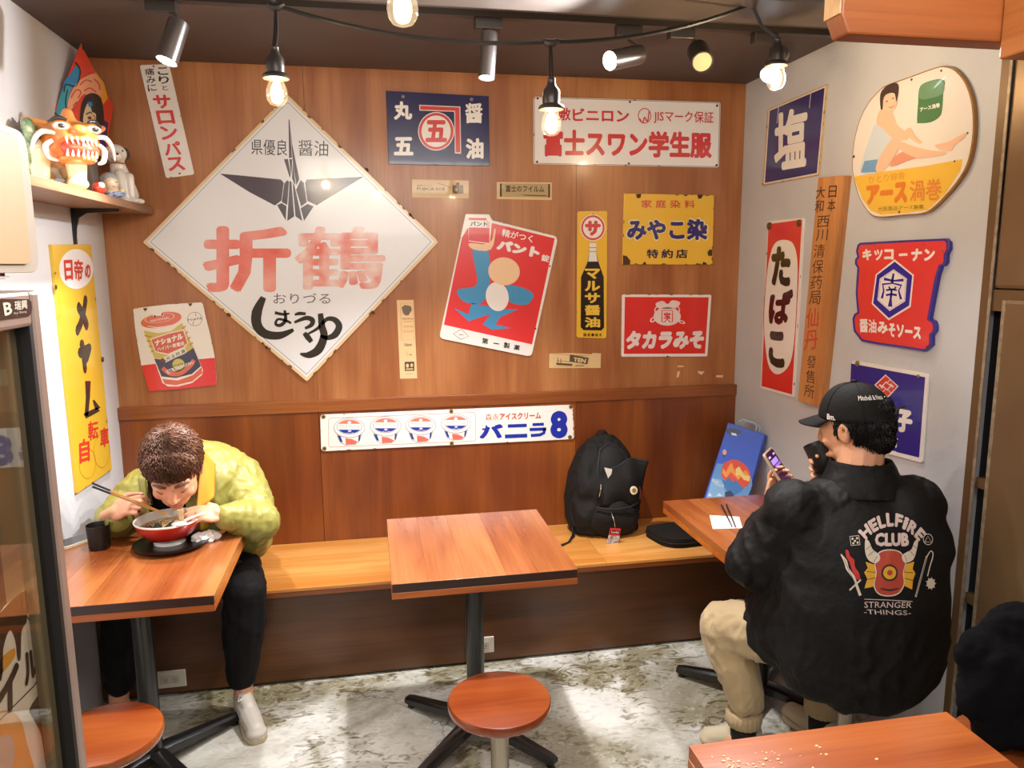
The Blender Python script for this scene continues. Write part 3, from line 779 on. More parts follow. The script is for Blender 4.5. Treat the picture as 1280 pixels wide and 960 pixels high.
s.poly([(250, 600), (470, 640), (545, 640), (430, 690), (400, 735), (498, 758), (380, 770), (320, 735), (370, 670), (230, 715), (140, 632), (230, 672)], bl, 3, 'figure_shape')
s.poly([(470, 490), (560, 500), (640, 545), (600, 610), (500, 600), (480, 560)], bl, 3, 'figure_shape', smooth=4)
s.ell(412, 560, 72, 92, '#e9e4e2', 4, -10, 'figure_shape'); s.ell(455, 400, 100, 88, '#ecc7a0', 5, 8, 'figure_shape')
s.poly([(235, 222), (362, 225), (395, 130), (400, 160), (372, 262), (262, 262)], '#ecc7a0', 4, 'figure_shape', smooth=3)
s.line([(135, 795), (185, 765), (232, 812), (182, 830)], 3, '#2a2424', 2, closed=True); s.line([(170, 800), (198, 802)], 3, '#2a2424')
s.text('第', [(318, 818), (356, 826), (352, 862), (314, 854)], '#1e1a1a', bold=.02).text('一', [(388, 850), (424, 856), (423, 862), (387, 856)], '#1e1a1a', bold=.02).text('製', [(456, 846), (494, 853), (488, 890), (450, 884)], '#1e1a1a', bold=.02).text('薬', [(520, 862), (558, 868), (552, 900), (514, 896)], '#1e1a1a', bold=.02)
s.chips(8, 5, '#6b4a30', 8).screw(744, 368, 5, '#3a2420').screw(652, 762, 6, '#3a2420').done()

# 6 yellow narrow bottle sign
C5 = (710, 255, 4.921)
s = Sign('enamel_sign', 'narrow yellow enamel sign with a dark soy sauce bottle and a red ring', 'sign', [(58, 45), (243, 42), (236, 828), (53, 822)], C5, BW, '#e9b93a', round_=16)
s.ell(153, 146, 77, 82, '#efe6df', 1).ell(153, 146, 72, 77, '#d0484a', 2, inner=.84); s.text('サ', (104, 102, 202, 196), '#d0484a', 3, .07)
s.poly([(132, 242), (174, 242), (173, 300), (188, 358), (220, 450), (222, 760), (205, 778), (95, 776), (78, 758), (80, 450), (120, 358), (131, 300)], '#2c2017', 2, 'bottle_picture')
s.poly([(132, 242), (174, 242), (172, 300), (183, 354), (124, 354), (132, 300)], '#e6e1da', 3, 'bottle_picture'); s.line([(130, 268), (175, 268)], 3, '#4a4040', 4); s.line([(131, 292), (174, 292)], 3, '#4a4040', 4)
s.vtext('マルサ醤油', (103, 392, 198, 765), '#e8c04a', 5, .045, .07)
s.htext('国産●栃木', (92, 795, 212, 815), '#4a3010', 3, .02, .12)
s.chips(10, 5, '#6b4416', 21).screw(155, 60, 4).done()

# 7 yellow dye sign
s = Sign('enamel_sign', 'yellow enamel sign with big dark blue brush lettering and rusty corners', 'sign', [(891, 450), (1204, 455), (1198, 255+160*2.7826-445.2+250-250, )] if False else [(891, 450), (1204, 456), (1198, 698), (884, 697)], K6, BW, '#e9b93a', thick=.008)
s.htext('家庭染料', [(944, 472), (1144, 474), (1144, 502), (944, 500)], '#c9443c', 3, .015, .14)
def c57(p): return cv(p, C5, K6)
s.text('みやこ染', [c57(p) for p in ((354, 82), (866, 84), (866, 230), (354, 232))], '#e9dfae', 3, .075)
s.text('みやこ染', [c57(p) for p in ((362, 90), (858, 92), (858, 222), (362, 224))], '#2d2670', 4, .05)
s.htext('特約店', [c57(p) for p in ((475, 278), (745, 278), (745, 334), (475, 334))], '#262340', 3, .03, .1)
s.chips(26, 6, '#5a3a18', 31)
for pl in ([(338, 315), (362, 320), (384, 350), (380, 372), (338, 375)], [(858, 296), (870, 280), (888, 282), (887, 320), (862, 318)], [(826, 372), (832, 355), (850, 362), (856, 373)], [(455, 373), (470, 355), (480, 360), (478, 373)]): s.poly([c57(p) for p in pl], '#4a3018', 7, 'rust_chip')
for x, y in ((942, 458), (1155, 460)): s.poly([(x-10, y-6), (x+8, y-5), (x+6, y+7), (x-6, y+9)], '#4a3018', 7, 'rust_chip')
s.done()

# 8 red miso sign
s = Sign('enamel_sign', 'red enamel sign with a white frame, a white money-bag emblem and slanted katakana', 'sign', [(333, 556), (883, 558), (858, 938), (328, 940)], C5, BW, '#ece4e0', round_=12, thick=.008)
s.poly([(350, 572), (866, 574), (843, 920), (344, 922)], '#d8302a', 1, 'face')
s.ell(610, 692, 84, 56, '#e6d2ce', 2, name='emblem'); s.poly([(540, 612), (580, 596), (612, 610), (645, 592), (690, 606), (660, 640), (560, 640)], '#e6d2ce', 2, 'emblem', smooth=3)
s.ell(548, 650, 16, 24, '#e6d2ce', 3, 20, 'emblem', inner=.6); s.ell(672, 648, 16, 24, '#e6d2ce', 3, -20, 'emblem', inner=.6); s.ell(522, 712, 20, 14, '#e6d2ce', 3, -40, 'emblem', inner=.5); s.ell(700, 726, 22, 10, '#e6d2ce', 3, 20, 'emblem', inner=.5); s.ell(612, 604, 14, 10, '#d8302a', 4, 0, 'emblem')
s.line([(578, 725), (578, 655), (642, 655), (642, 725), (626, 725), (610, 708), (594, 725)], 6, '#d8302a', 4, closed=True, name='emblem'); s.text('宝', (588, 666, 632, 706), '#d8302a', 5, .04, name='emblem')
s.text('タカラみそ', [(362, 780), (842, 774), (832, 892), (352, 896)], '#eadcd8', bold=.07)
for i in range(3): pass
s.chips(16, 6, '#5c3a2a', 41, pts=[(333, 556), (883, 558), (882, 560), (334, 560)]).chips(5, 5, '#5c3a2a', 42).screw(612, 938, 6).done()

# 9 can sign, rounded, lower left
C4 = (160, 370, 8)
ol = [(50, 135), (70, 122), (400, 82), (735, 62), (752, 90), (770, 180), (820, 380), (866, 600), (886, 830), (880, 890), (500, 932), (212, 952), (205, 930), (130, 690), (70, 340)]
s = Sign('enamel_sign', 'white and red enamel sign with a picture of a tilted orange tin can', 'sign', ol, C4, BW, '#e9e3dd', thick=.008)
s.poly([(133, 694), (500, 650), (868, 618), (886, 830), (880, 890), (500, 932), (212, 952), (205, 930)], '#dd3535', 1, 'face')
s.poly([(125, 275), (200, 340), (300, 360), (420, 345), (545, 260), (550, 240), (640, 480), (752, 745), (740, 790), (640, 870), (500, 905), (400, 905), (345, 870), (270, 660)], '#efe4da', 2, 'can_picture')
s.poly([(155, 345), (300, 372), (430, 350), (540, 268), (655, 520), (560, 580), (400, 640), (262, 620)], '#c9b85a', 3, 'can_picture')
for k in range(4): s.line([(165+k*22, 395+k*55), (235+k*10, 410+k*45)], 12, '#c27a3a', 4, 'can_picture'); s.line([(540+k*26, 330+k*55), (575+k*24, 300+k*55)], 12, '#c27a3a', 4, 'can_picture')
s.poly([(262, 625), (400, 645), (560, 582), (655, 518), (730, 700), (640, 780), (480, 820), (335, 805)], '#3c3a54', 3, 'can_picture')
s.poly([(340, 830), (500, 845), (650, 790), (735, 710), (745, 770), (640, 855), (480, 892), (370, 880)], '#d9694a', 3, 'can_picture')
s.ell(332, 245, 212, 82, '#efe4da', 4, -10, 'can_picture'); s.ell(332, 240, 206, 76, '#d8694c', 5, -10, 'can_picture'); s.ell(316, 220, 150, 46, '#efe0d4', 6, -8, 'can_picture', inner=.95); s.line([(195, 300), (300, 315), (430, 290)], [3, 10, 3], '#f0e6dc', 6, 'can_picture', smooth=4)
s.text('NATIONAL', [(222, 240), (412, 205), (420, 225), (230, 262)], '#efe0d4', 7, .02)
s.poly([(240, 180), (330, 155), (362, 185), (350, 205), (330, 195), (280, 200), (262, 215)], '#efe6e0', 7, 'can_picture'); s.ell(268, 203, 10, 12, '#3a2a24', 8); s.ell(343, 184, 10, 12, '#3a2a24', 8)
s.poly([(222, 430), (400, 370), (560, 335), (602, 470), (560, 520), (400, 590), (270, 560)], '#efe6dc', 5, 'can_picture'); s.poly([(232, 438), (400, 380), (552, 345), (592, 468), (555, 510), (400, 578), (278, 552)], '#cf5a3c', 6, 'can_picture')
s.text('ナショナル', [(265, 445), (545, 370), (552, 432), (275, 505)], '#f1e8e0', 8, .07)
s.text('ハイパー乾電池', [(290, 515), (560, 450), (566, 492), (296, 556)], '#f1e8e0', 8, .03)
s.poly([(350, 618), (570, 512), (590, 560), (372, 668)], '#ece6da', 7, 'can_picture'); s.ell(350, 648, 30, 24, '#2a2320', 7, name='can_picture'); s.ell(345, 650, 24, 16, '#7a3a2a', 8, name='can_picture')
s.htext('完全防漏', [(372, 618), (568, 526), (580, 558), (384, 652)], '#4a4440', 9, .01, .12)
s.ell(505, 682, 64, 58, '#cdc25c', 7, name='can_picture'); s.ell(505, 682, 64, 58, '#6b6a34', 8, name='can_picture', inner=.93); s.text('ナショナル', [(452, 688), (552, 662), (554, 690), (456, 712)], '#2e2a1c', 9, .03)
s.line([(345, 720), (420, 775), (520, 775), (620, 700), (660, 640)], 42, '#d9694a', 5, 'can_picture', smooth=5)
s.text('松下電器産業株式会社', [(372, 742), (640, 650), (662, 672), (400, 786)], '#efe0d8', 7, .02)
s.ell(668, 230, 74, 70, '#4a4444', 2, inner=.95); s.text('ナショナル', [(592, 232), (740, 208), (742, 232), (594, 254)], '#2a2626', 3, .04); s.line([(672, 165), (680, 205)], 5, '#4a4444'); s.line([(655, 250), (648, 290)], 5, '#4a4444')
s.chips(30, 8, '#a87838', 51).chips(8, 7, '#5e3c1a', 52)
for x, y in ((172, 132), (622, 84)): s.poly([(x-22, y-10), (x+20, y-12), (x+14, y+10), (x, y+20), (x-10, y+12)], '#5e3c1a', 8, 'rust_chip')
s.done()

# 10 long ice cream sign on the lower panel
s = Sign('enamel_sign', 'long low white enamel sign with four ice cream cups and blue lettering above the bench', 'sign', [(68, 130), (1133, 88), (1138, 232), (72, 284)], R5, BL, '#ece8e2', round_=14, thick=.008)
s.line(rcorner([(103, 144), (722, 119), (724, 240), (104, 266)], 12), 2, '#c98a78', 1, 'border', closed=True)
C6 = (395, 500, 6.4)
for cx, cy, sx in ((267, 222, 1), (557, 210, 1), (838, 203, .98), (1119, 190, .95)):
    s.multi = True; s.sub = 'cup%d' % cx
    def m_(x, y): return cv((cx+x*sx, cy+y*sx), C6, R5)
    def el(dx, dy, rx, ry, col, l, **k):
        p = m_(dx, dy); f_ = R5[2]/C6[2]*sx; s.ell(p[0], p[1], rx*f_, ry*f_, col, l, name='cup_picture', **k)
    s.poly([m_(*p) for p in ((-98, 30), (98, 24), (80, 108), (50, 132), (-30, 138), (-72, 118))], '#e9e6e4', 1, 'cup_picture')
    s.line([m_(*p) for p in ((-98, 60), (-72, 118), (-30, 138), (50, 132), (80, 108), (98, 50))], 1.6, '#5a5a60', 3, 'cup_picture')
    s.poly([m_(*p) for p in ((-94, 60), (-70, 68), (-52, 118), (-72, 112))], '#2a3c8c', 2, 'cup_picture'); s.poly([m_(*p) for p in ((92, 52), (74, 64), (70, 112), (82, 100))], '#2a3c8c', 2, 'cup_picture')
    s.poly([m_(*p) for p in ((-32, 84), (-28, 134), (50, 128), (66, 112), (20, 90))], '#dd6a5a', 2, 'cup_picture')
    s.sub = 'cup%d' % cx
    el(0, 0, 125, 80, '#5a5a60', 4); el(0, 0, 122, 77, '#ece9e6', 5); el(0, -8, 102, 62, '#5a5a60', 6); el(0, -8, 99, 59, '#ece9e6', 7)
    a_ = [(95*math.cos(t_), -8-55*math.sin(t_)) for t_ in [PI*(.14+.72*i/14) for i in range(15)]]
    s.poly([m_(*p) for p in a_], '#dd7a66', 8, 'cup_picture')
    a_ = [(95*math.cos(t_), -8+55*math.sin(t_)) for t_ in [PI*(.14+.72*i/14) for i in range(15)]]
    s.poly([m_(*p) for p in a_], '#22379a', 8, 'cup_picture')
    s.text('アイスクリーム', [m_(*p) for p in ((-84, -24), (82, -24), (82, 0), (-84, 0))], '#b9776c', 9, .0, res=2)
    el(0, -42, 14, 12, '#efe9e6', 9); s.text('バニラ', [m_(*p) for p in ((-32, 38), (34, 38), (30, 50), (-28, 50))], '#e9e6ee', 9, .02, res=2)
    el(2, 26, 14, 8, '#c9cbe6', 9)
s.multi = False; s.sub = None
s.text('森永', [(762, 126), (822, 124), (822, 152), (764, 154)], '#c9765f', bold=.0).text('アイスクリーム', [(824, 123), (998, 117), (998, 146), (824, 152)], '#c9543f', bold=.035)
def bar(p, w): s.line(p, w, '#1d30a0', 3, 'lettering')
bar([(750, 190), (768, 190), (768, 174)], 8); s.text('バ', [(738, 172), (838, 168), (838, 228), (738, 230)], '#1d30a0', bold=.06)
bar([(858, 177), (938, 174)], 14); bar([(846, 221), (940, 217)], 16)
bar([(962, 171), (1010, 169)], 12); bar([(950, 192), (1020, 189)], 13); bar([(1013, 186), (1010, 206), (994, 214), (955, 217)], 13)
s.text('8', [(1036, 114), (1110, 112), (1110, 228), (1038, 230)], '#1d30a0', bold=.06, res=6)
s.chips(14, 5, '#6a4a20', 61)
for x, y in ((82, 138), (620, 115), (1124, 96), (86, 272), (622, 250), (1120, 224)):
    s.ell(x, y, 9, 9, '#8a6a30', 5, name='rust_chip'); s.screw(x, y, 5, '#4a3a20')
s.chips(6, 9, '#8a6430', 62, pts=[(1133, 95), (1138, 228), (1136, 230), (1130, 100)]).done()

# paper strips pasted on the wall
pap = dict(thick=.0008, bevel=0, rough=.8)
C7 = (490, 215, 6.095)
s = Sign('paper_strip', 'aged paper strip with a small camera picture, left of the two under the navy sign', 'poster', [(152, 56), (585, 66), (585, 202), (154, 194)], C7, BW, '#d8bb90', **pap)
s.text('FUJICA S1Z', [(190, 118), (405, 120), (404, 144), (190, 142)], '#5c4630', bold=.02); s.text('最新カメラ', (190, 97, 300, 110), '#6e5840'); s.poly([(458, 100), (542, 100), (545, 165), (462, 166)], '#8a7050', 2); s.ell(488, 134, 24, 26, '#5a4630', 3); s.ell(488, 134, 14, 16, '#b09a78', 4); s.line([(350, 88), (400, 100), (450, 122)], 3, '#6e5840', smooth=3); s.poly([(490, 82), (512, 82), (512, 100), (490, 100)], '#5a4630', 3)
s.line([(190, 170), (430, 176)], 2, '#b59a72').done()
s = Sign('paper_strip', 'aged paper strip with dark printed katakana, right of the two under the navy sign', 'poster', [(798, 76), (1218, 80), (1218, 214), (798, 206)], C7, BW, '#dabd92', **pap)
s.poly([(822, 88), (1204, 92), (1204, 194), (822, 188)], '#a8906a', 1); s.poly([(836, 90), (1190, 94), (1190, 192), (836, 186)], '#b7a078', 2)
s.poly([(822, 88), (836, 88), (836, 188), (822, 188)], '#4a3a26', 3); s.poly([(1190, 92), (1204, 92), (1204, 194), (1190, 194)], '#4a3a26', 3)
s.text('富士のフイルム', [(866, 100), (1160, 104), (1160, 156), (866, 152)], '#4a3823', 4, .02); s.line([(1000, 176), (1175, 182)], 6, '#8a7450').done()
C8 = (490, 370, 8.727)
s = Sign('paper_strip', 'narrow upright aged paper strip with small stamps right of the diamond sign', 'poster', [(52, 44), (236, 42), (275, 898), (88, 902)], C8, BW, '#dcb98a', **pap)
s.line([(92, 82), (226, 80), (240, 480), (104, 480)], 3, '#a8875c', closed=True); s.poly([(104, 125), (140, 98), (205, 110), (218, 150), (180, 210), (145, 212), (120, 185)], '#6e6050', 2); s.text('電気製品', (112, 240, 226, 256), '#8a6c48'); s.line([(120, 280), (222, 278)], 5, '#a8875c')
s.text('御料理', (125, 320, 225, 345), '#c99a6c'); s.text('日本橋', (125, 370, 228, 400), '#c99a6c')
s.text('New', [(135, 515), (215, 505), (220, 545), (138, 552)], '#5a4630'); s.line([(190, 640), (214, 640)], 8, '#4a3a26'); s.line([(160, 600), (165, 650), (180, 648)], 3, '#8a6c48')
s.poly([(138, 718), (242, 716), (245, 815), (140, 818)], '#4a3a28', 2); s.ell(168, 760, 16, 22, '#d3b68a', 3); s.ell(215, 755, 14, 20, '#d3b68a', 3); s.poly([(150, 790), (230, 785), (232, 805), (152, 808)], '#b89c72', 3); s.line([(150, 850), (235, 848)], 4, '#a8875c').done()
C9 = (680, 430, 5.333)
s = Sign('paper_strip', 'aged paper strip with a ship drawing under the yellow bottle sign', 'poster', [(36, 64), (180, 60), (318, 68), (325, 60), (380, 62), (377, 160), (34, 160)], C9, BW, '#dcbc88', **pap)
s.line([(64, 68), (300, 78), (300, 150), (64, 150)], 2, '#9a7a50', closed=True); s.poly([(172, 72), (298, 92), (290, 136), (170, 118)], '#5a4a34', 2); s.text('TEN', [(198, 88), (282, 100), (276, 128), (194, 116)], '#d8bc8a', 4, .05); s.poly([(80, 125), (190, 132), (188, 146), (84, 140)], '#5a4a34', 2); s.text('Champion', [(178, 70), (262, 78), (262, 88), (178, 82)], '#3a2c1c', 4); s.line([(92, 90), (92, 128)], 4, '#5a4a34'); s.line([(112, 98), (112, 130)], 4, '#5a4a34'); s.line([(84, 112), (170, 118)], 3, '#5a4a34'); s.line([(208, 144), (268, 144)], 6, '#7a6444').done()
# torn bits of paper
for i, (pl, lab) in enumerate((([(890, 144), (932, 144), (930, 154), (890, 154)], 'tiny torn paper scrap, top one under the red sign'), ([(890, 182), (906, 182), (900, 215), (886, 228), (884, 220)], 'comma-shaped torn paper scrap under the red sign'),
        ([(1024, 180), (1050, 184), (1070, 180), (1052, 206), (1030, 195)], 'small torn paper scrap shaped like a heart'), ([(1150, 208), (1194, 208), (1192, 222), (1148, 222)], 'flat torn paper scrap closest to the grey wall'))):
    Sign('paper_scrap', lab, 'paper scrap', pl, C9, BW, '#e6c596', **pap).done()

# ---------------- right wall
# navy salt sign
ol = [(200, 460), (452, 353), (417, 737), (178, 782)]
s = Sign('enamel_sign', 'navy enamel sign with one big white brush character on the grey wall', 'sign', ol, R1, RW, '#c9a878', round_=8)
s.poly(inset(ol, 5), '#e8dcc8', 1, 'face'); s.poly(inset(ol, 10), '#2c2766', 2, 'face')
s.text('塩', [(228, 478), (372, 438), (362, 700), (228, 722)], '#ece6da', 4, .032)
s.line([(383, 388), (376, 455)], 3, '#c9bfc0', 4); s.line([(248, 440), (240, 520)], 3, '#c9bfc0', 4)
s.chips(14, 6, '#6a4420', 71).done()

# oval mosquito coil sign
C10 = (1050, 70, 4.572)
ol = spline([(545, 66), (600, 58), (660, 78), (715, 140), (752, 230), (768, 340), (765, 470), (740, 600), (690, 700), (600, 810), (500, 895), (370, 912), (230, 924), (170, 900), (120, 830), (88, 740), (70, 640), (78, 500), (110, 370), (160, 270), (225, 195), (270, 165), (400, 118)], 4)
s = Sign('enamel_sign', 'large rounded enamel sign with a seated woman and a green tin over a yellow band', 'sign', ol, C10, RW, '#9a6a30', thick=.012)
ol2 = inset(ol, 7); ol2 = [(x-4, y) for x, y in ol2]
s.poly(ol2, '#e6ddd3', 1, 'face')
yb = [(76, 690), (250, 660), (480, 630), (700, 590), (690, 650), (600, 790), (500, 880), (370, 898), (235, 908), (178, 885), (130, 820), (98, 745)]
s.poly(yb, '#ebbc45', 2, 'yellow_band')
sk = '#ecbd9d'; sk2 = '#dc9478'
# seated figure
s.poly([(205, 390), (270, 420), (300, 470), (250, 560), (215, 662), (120, 665), (140, 560), (180, 440)], '#c9d3dc', 3, 'woman_picture', smooth=4)
s.poly([(140, 600), (215, 590), (210, 664), (118, 666)], '#6f9fc8', 4, 'woman_picture')
s.poly([(215, 340), (240, 300), (300, 330), (330, 400), (390, 440), (380, 480), (300, 470), (250, 420), (210, 385)], sk, 5, 'woman_picture', smooth=4)
s.poly([(205, 655), (225, 580), (300, 470), (345, 480), (330, 540), (250, 655)], sk, 6, 'woman_picture', smooth=3)
s.poly([(345, 490), (430, 520), (520, 540), (600, 548), (590, 565), (480, 582), (430, 580), (350, 540)], sk, 7, 'woman_picture', smooth=3)
s.poly([(285, 625), (330, 560), (400, 545), (450, 575), (380, 600), (320, 625)], sk2, 6, 'woman_picture', smooth=3)
s.poly([(540, 510), (620, 490), (712, 440), (705, 470), (650, 510), (640, 540), (590, 540)], sk, 6, 'woman_picture', smooth=3)
s.poly([(375, 430), (400, 410), (430, 460), (465, 490), (455, 500), (410, 478)], sk, 8, 'woman_picture', smooth=3)
s.ell(285, 265, 40, 52, '#edc3a6', 6, 12, 'woman_picture'); s.poly([(232, 300), (230, 220), (260, 175), (315, 152), (335, 180), (322, 262), (312, 215), (275, 215), (248, 240), (244, 300)], '#4a3a34', 7, 'woman_picture', smooth=3)
s.line([(262, 262), (274, 256)], 4, '#3a2a24', 8, 'woman_picture'); s.line([(296, 244), (308, 240)], 4, '#3a2a24', 8, 'woman_picture'); s.line([(278, 292), (292, 296), (306, 284)], 4, '#c84a40', 8, 'woman_picture')
s.poly([(262, 305), (300, 300), (300, 335), (255, 345)], '#e8b593', 4.5, 'woman_picture')
# green tin
s.poly([(452, 190), (480, 155), (560, 132), (598, 145), (590, 200), (584, 300), (570, 345), (520, 378), (450, 384), (440, 370), (446, 270)], '#4e7c50', 4, 'tin_picture', smooth=3); s.poly([(458, 172), (500, 150), (560, 136), (592, 150), (588, 215), (520, 240), (455, 245)], '#6d9470', 5, 'tin_picture', smooth=2)
s.text('アース渦巻', [(455, 295), (570, 266), (572, 292), (458, 320)], '#e6ebe0', 6, .04)
s.text('かとり線香', [(160, 684), (370, 660), (372, 702), (164, 732)], '#d8963c', 4, .005)
s.text('アース', [(150, 742), (384, 712), (384, 840), (150, 852)], '#df8030', 4, .075); s.text('渦巻', [(398, 712), (582, 700), (576, 822), (398, 832)], '#df8a3c', 4, .02)
s.text('大阪薬品アース製薬', [(215, 862), (478, 848), (476, 874), (216, 888)], '#8a7a40', 4, .0)
s.chips(40, 6, '#6a4018', 81).chips(12, 5, '#3a2410', 82)
for x, y in ((410, 135), (580, 84), (730, 440), (656, 602), (340, 892), (80, 575), (256, 190)): s.screw(x, y, 5)
s.done()

# red/white tobacco sign
C11 = (940, 210, 3.2)
ol = [(62, 212), (209, 198), (168, 918), (33, 882)]
s = Sign('enamel_sign', 'narrow red enamel sign with black hiragana on a tall white oval', 'sign', ol, C11, RW, '#eae2da', round_=9)
s.poly([(66, 224), (200, 206), (160, 906), (38, 872)], '#d9302a', 1, 'face')
ov = [(90, 300), (125, 285), (165, 300), (184, 370), (182, 500), (170, 700), (150, 790), (105, 828), (68, 800), (52, 720), (46, 600), (56, 440), (70, 350)]
s.poly(ov, '#ece6de', 2, 'face', smooth=4); s.line(spline(inset(ov, 1), 4), 2.5, '#c8302a', 3, 'border', closed=True)
s.text('た', [(78, 316), (158, 306), (152, 478), (76, 470)], '#2a2014', 4, .06); s.text('ば', [(68, 500), (170, 482), (142, 634), (66, 622)], '#3a1512', 4, .055); s.text('こ', [(66, 650), (132, 655), (130, 806), (66, 790)], '#2a1c12', 4, .065)
s.screw(71, 232, 8, '#6a5230').screw(189, 220, 8, '#6a5230').chips(8, 5, '#5a3418', 91).done()

# carved wooden plank sign
ol = [(265, 38), (368, 30), (272, 958), (183, 932)]
M_plank = wood('plank_pale_cedar', '#c07f45', '#d99a5c', 'z', 1, .55, .05, fine=.35, var=.0)
s = Sign('wooden_name_plank', 'tall slanted wooden plank with carved vertical characters on the grey wall', 'sign', ol, C11, RW, '#c98a4c', thick=.032, matt=M_plank, bevel=.003, rough=.7)
dk = '#4a2a12'
s.vtext('大和', [(258, 72), (296, 68), (284, 178), (250, 182)], dk, 1, .01).vtext('日本', [(308, 68), (340, 66), (332, 176), (300, 178)], dk, 1, .01)
s.vtext('西川', [(262, 190), (312, 186), (300, 292), (254, 296)], dk, 1, .008).vtext('清保药局', [(250, 302), (294, 300), (272, 548), (226, 552)], dk, 1, .006)
s.vtext('仙丹', [(222, 556), (268, 552), (262, 728), (206, 738)], '#c4442a', 1, .01).vtext('發售所', [(222, 748), (258, 744), (246, 930), (208, 915)], dk, 1, .006)
s.done()

# red soy sauce sign with scalloped sides
C12 = (1055, 290, 6)
def bulge(): return [(120, 80), (430, 62), (760, 48), (785, 75), (785, 130), (765, 170), (762, 230), (745, 255), (722, 262), (700, 330), (660, 540), (640, 650), (672, 668), (684, 700), (680, 745), (655, 775), (655, 850), (600, 896), (430, 868), (260, 845), (130, 820), (100, 780), (72, 745), (66, 700), (62, 650), (75, 615), (98, 600), (86, 460), (98, 270), (80, 240), (82, 205), (98, 185), (88, 145), (100, 95)]
s = Sign('enamel_sign', 'red enamel sign with a blue scalloped edge and a blue hexagon emblem', 'sign', bulge(), C12, RW, '#3a2c8c', thick=.014)
i_ = inset(bulge(), 17)
s.poly(i_, '#dd3a35', 1, 'face')
s.poly([(380, 205), (524, 322), (500, 562), (335, 662), (208, 540), (238, 318)], '#ece4e2', 2, 'emblem'); s.poly([(380, 222), (512, 328), (488, 552), (337, 646), (218, 534), (247, 324)], '#2a2196', 3, 'emblem')
s.poly([(372, 280), (472, 350), (458, 520), (343, 592), (250, 510), (268, 350)], '#ece4e2', 4, 'emblem'); s.line([(372, 288), (464, 354), (451, 514), (343, 582), (258, 506), (276, 354)], 2, '#2a2196', 5, 'emblem', closed=True)
bb = '#2a2196'
s.line([(372, 310), (360, 380)], [14, 22], bb, 5, 'emblem'); s.line([(300, 352), (370, 366), (446, 360)], [22, 12, 22], bb, 5, 'emblem')
s.line([(284, 498), (298, 440), (290, 392), (362, 384), (430, 400), (410, 440), (428, 505)], [18, 12, 16, 10, 16, 12, 18], bb, 5, 'emblem'); s.line([(335, 410), (352, 435)], 12, bb, 5, 'emblem'); s.line([(390, 412), (368, 438)], 12, bb, 5, 'emblem')
s.line([(315, 436), (360, 430), (396, 436)], 14, bb, 5, 'emblem'); s.line([(315, 474), (355, 466), (396, 474)], 16, bb, 5, 'emblem'); s.line([(358, 430), (350, 500), (345, 560)], [14, 16, 34], bb, 5, 'emblem')
wt = '#efe6e2'
s.text('キツコー', [(138, 135), (482, 128), (480, 205), (138, 212)], wt, 3, .06) if False else None
s.text('キ', [(138, 130), (208, 126), (206, 212), (138, 214)], wt, 3, .06).text('ツ', [(226, 134), (290, 130), (288, 212), (228, 214)], wt, 3, .05).text('コ', [(302, 130), (374, 128), (372, 208), (300, 210)], wt, 3, .06)
s.line([(412, 172), (476, 168)], 18, wt, 3, 'lettering').text('ナ', [(504, 126), (588, 122), (582, 216), (504, 220)], wt, 3, .06).text('ン', [(602, 128), (688, 122), (672, 216), (600, 218)], wt, 3, .06)
s.text('醤油', [(116, 648), (244, 658), (242, 760), (118, 752)], wt, 3, .03).text('み', [(252, 668), (330, 676), (328, 765), (250, 760)], wt, 3, .06).text('そ', [(332, 680), (386, 688), (384, 790), (336, 784)], wt, 3, .05).text('ソース', [(394, 690), (580, 712), (576, 806), (396, 790)], wt, 3, .06)
s.chips(20, 7, '#5a4438', 101)
for x, y in ((226, 100), (598, 92), (740, 142), (612, 872)): s.screw(x, y, 6, '#8a6a58')
s.done()

# blue sign behind the cap
ol = [(556, 708), (878, 768), (852, 1142), (545, 1060)]
s = Sign('enamel_sign', 'blue enamel sign with a red diamond crest, partly hidden by the black cap', 'sign', ol, R2, RW, '#e9e2da', round_=14)
s.poly([(552, 722), (864, 780), (838, 1118), (540, 1045)], '#231f84', 1, 'face')
q = [(650, 812), (697, 768), (752, 818), (706, 868)]; s.poly(q, '#eadcd6', 2, 'emblem')
def dq(u, v):
    a = [Vector(p) for p in q]; return tuple(a[0]*(1-u)*(1-v)+a[1]*u*(1-v)+a[2]*u*v+a[3]*(1-u)*v)
def dsq(u0, v0, u1, v1, col, l): s.poly([dq(u0, v0), dq(u1, v0), dq(u1, v1), dq(u0, v1)], col, l, 'emblem')
dsq(.06, .06, .62, .56, '#d04038', 3); dsq(.4, .42, .94, .94, '#d04038', 3); dsq(.62, .06, .94, .38, '#d04038', 3); dsq(.06, .6, .36, .94, '#d04038', 3); dsq(.3, .3, .7, .7, '#eadcd6', 4); dsq(.36, .36, .64, .64, '#d04038', 5); dsq(.18, .18, .3, .44, '#eadcd6', 4); dsq(.68, .56, .8, .82, '#eadcd6', 4)
R3 = (820, 460, 2.7826)
def rq(*pts): return [cv(p, R3, R2) for p in pts]
s.text('菓', rq((730, 110), (800, 125), (800, 215), (730, 205)), '#ece6e0', 3, .06)
s.text('子', rq((832, 138), (894, 150), (890, 228), (830, 220)), '#ece6e0', 3, .07)
s.text('店', rq((805, 232), (842, 240), (840, 278), (803, 272)), '#ece6e0', 3, .05); s.text('商', rq((745, 222), (785, 230), (785, 268), (745, 262)), '#ece6e0', 3, .05)
s.poly(rq((800, 284), (835, 290), (836, 302), (800, 300)), '#ece6e0', 2, 'emblem')
s.screw(580, 722, 8, '#8a7a58').screw(836, 776, 6, '#8a7a58').done()

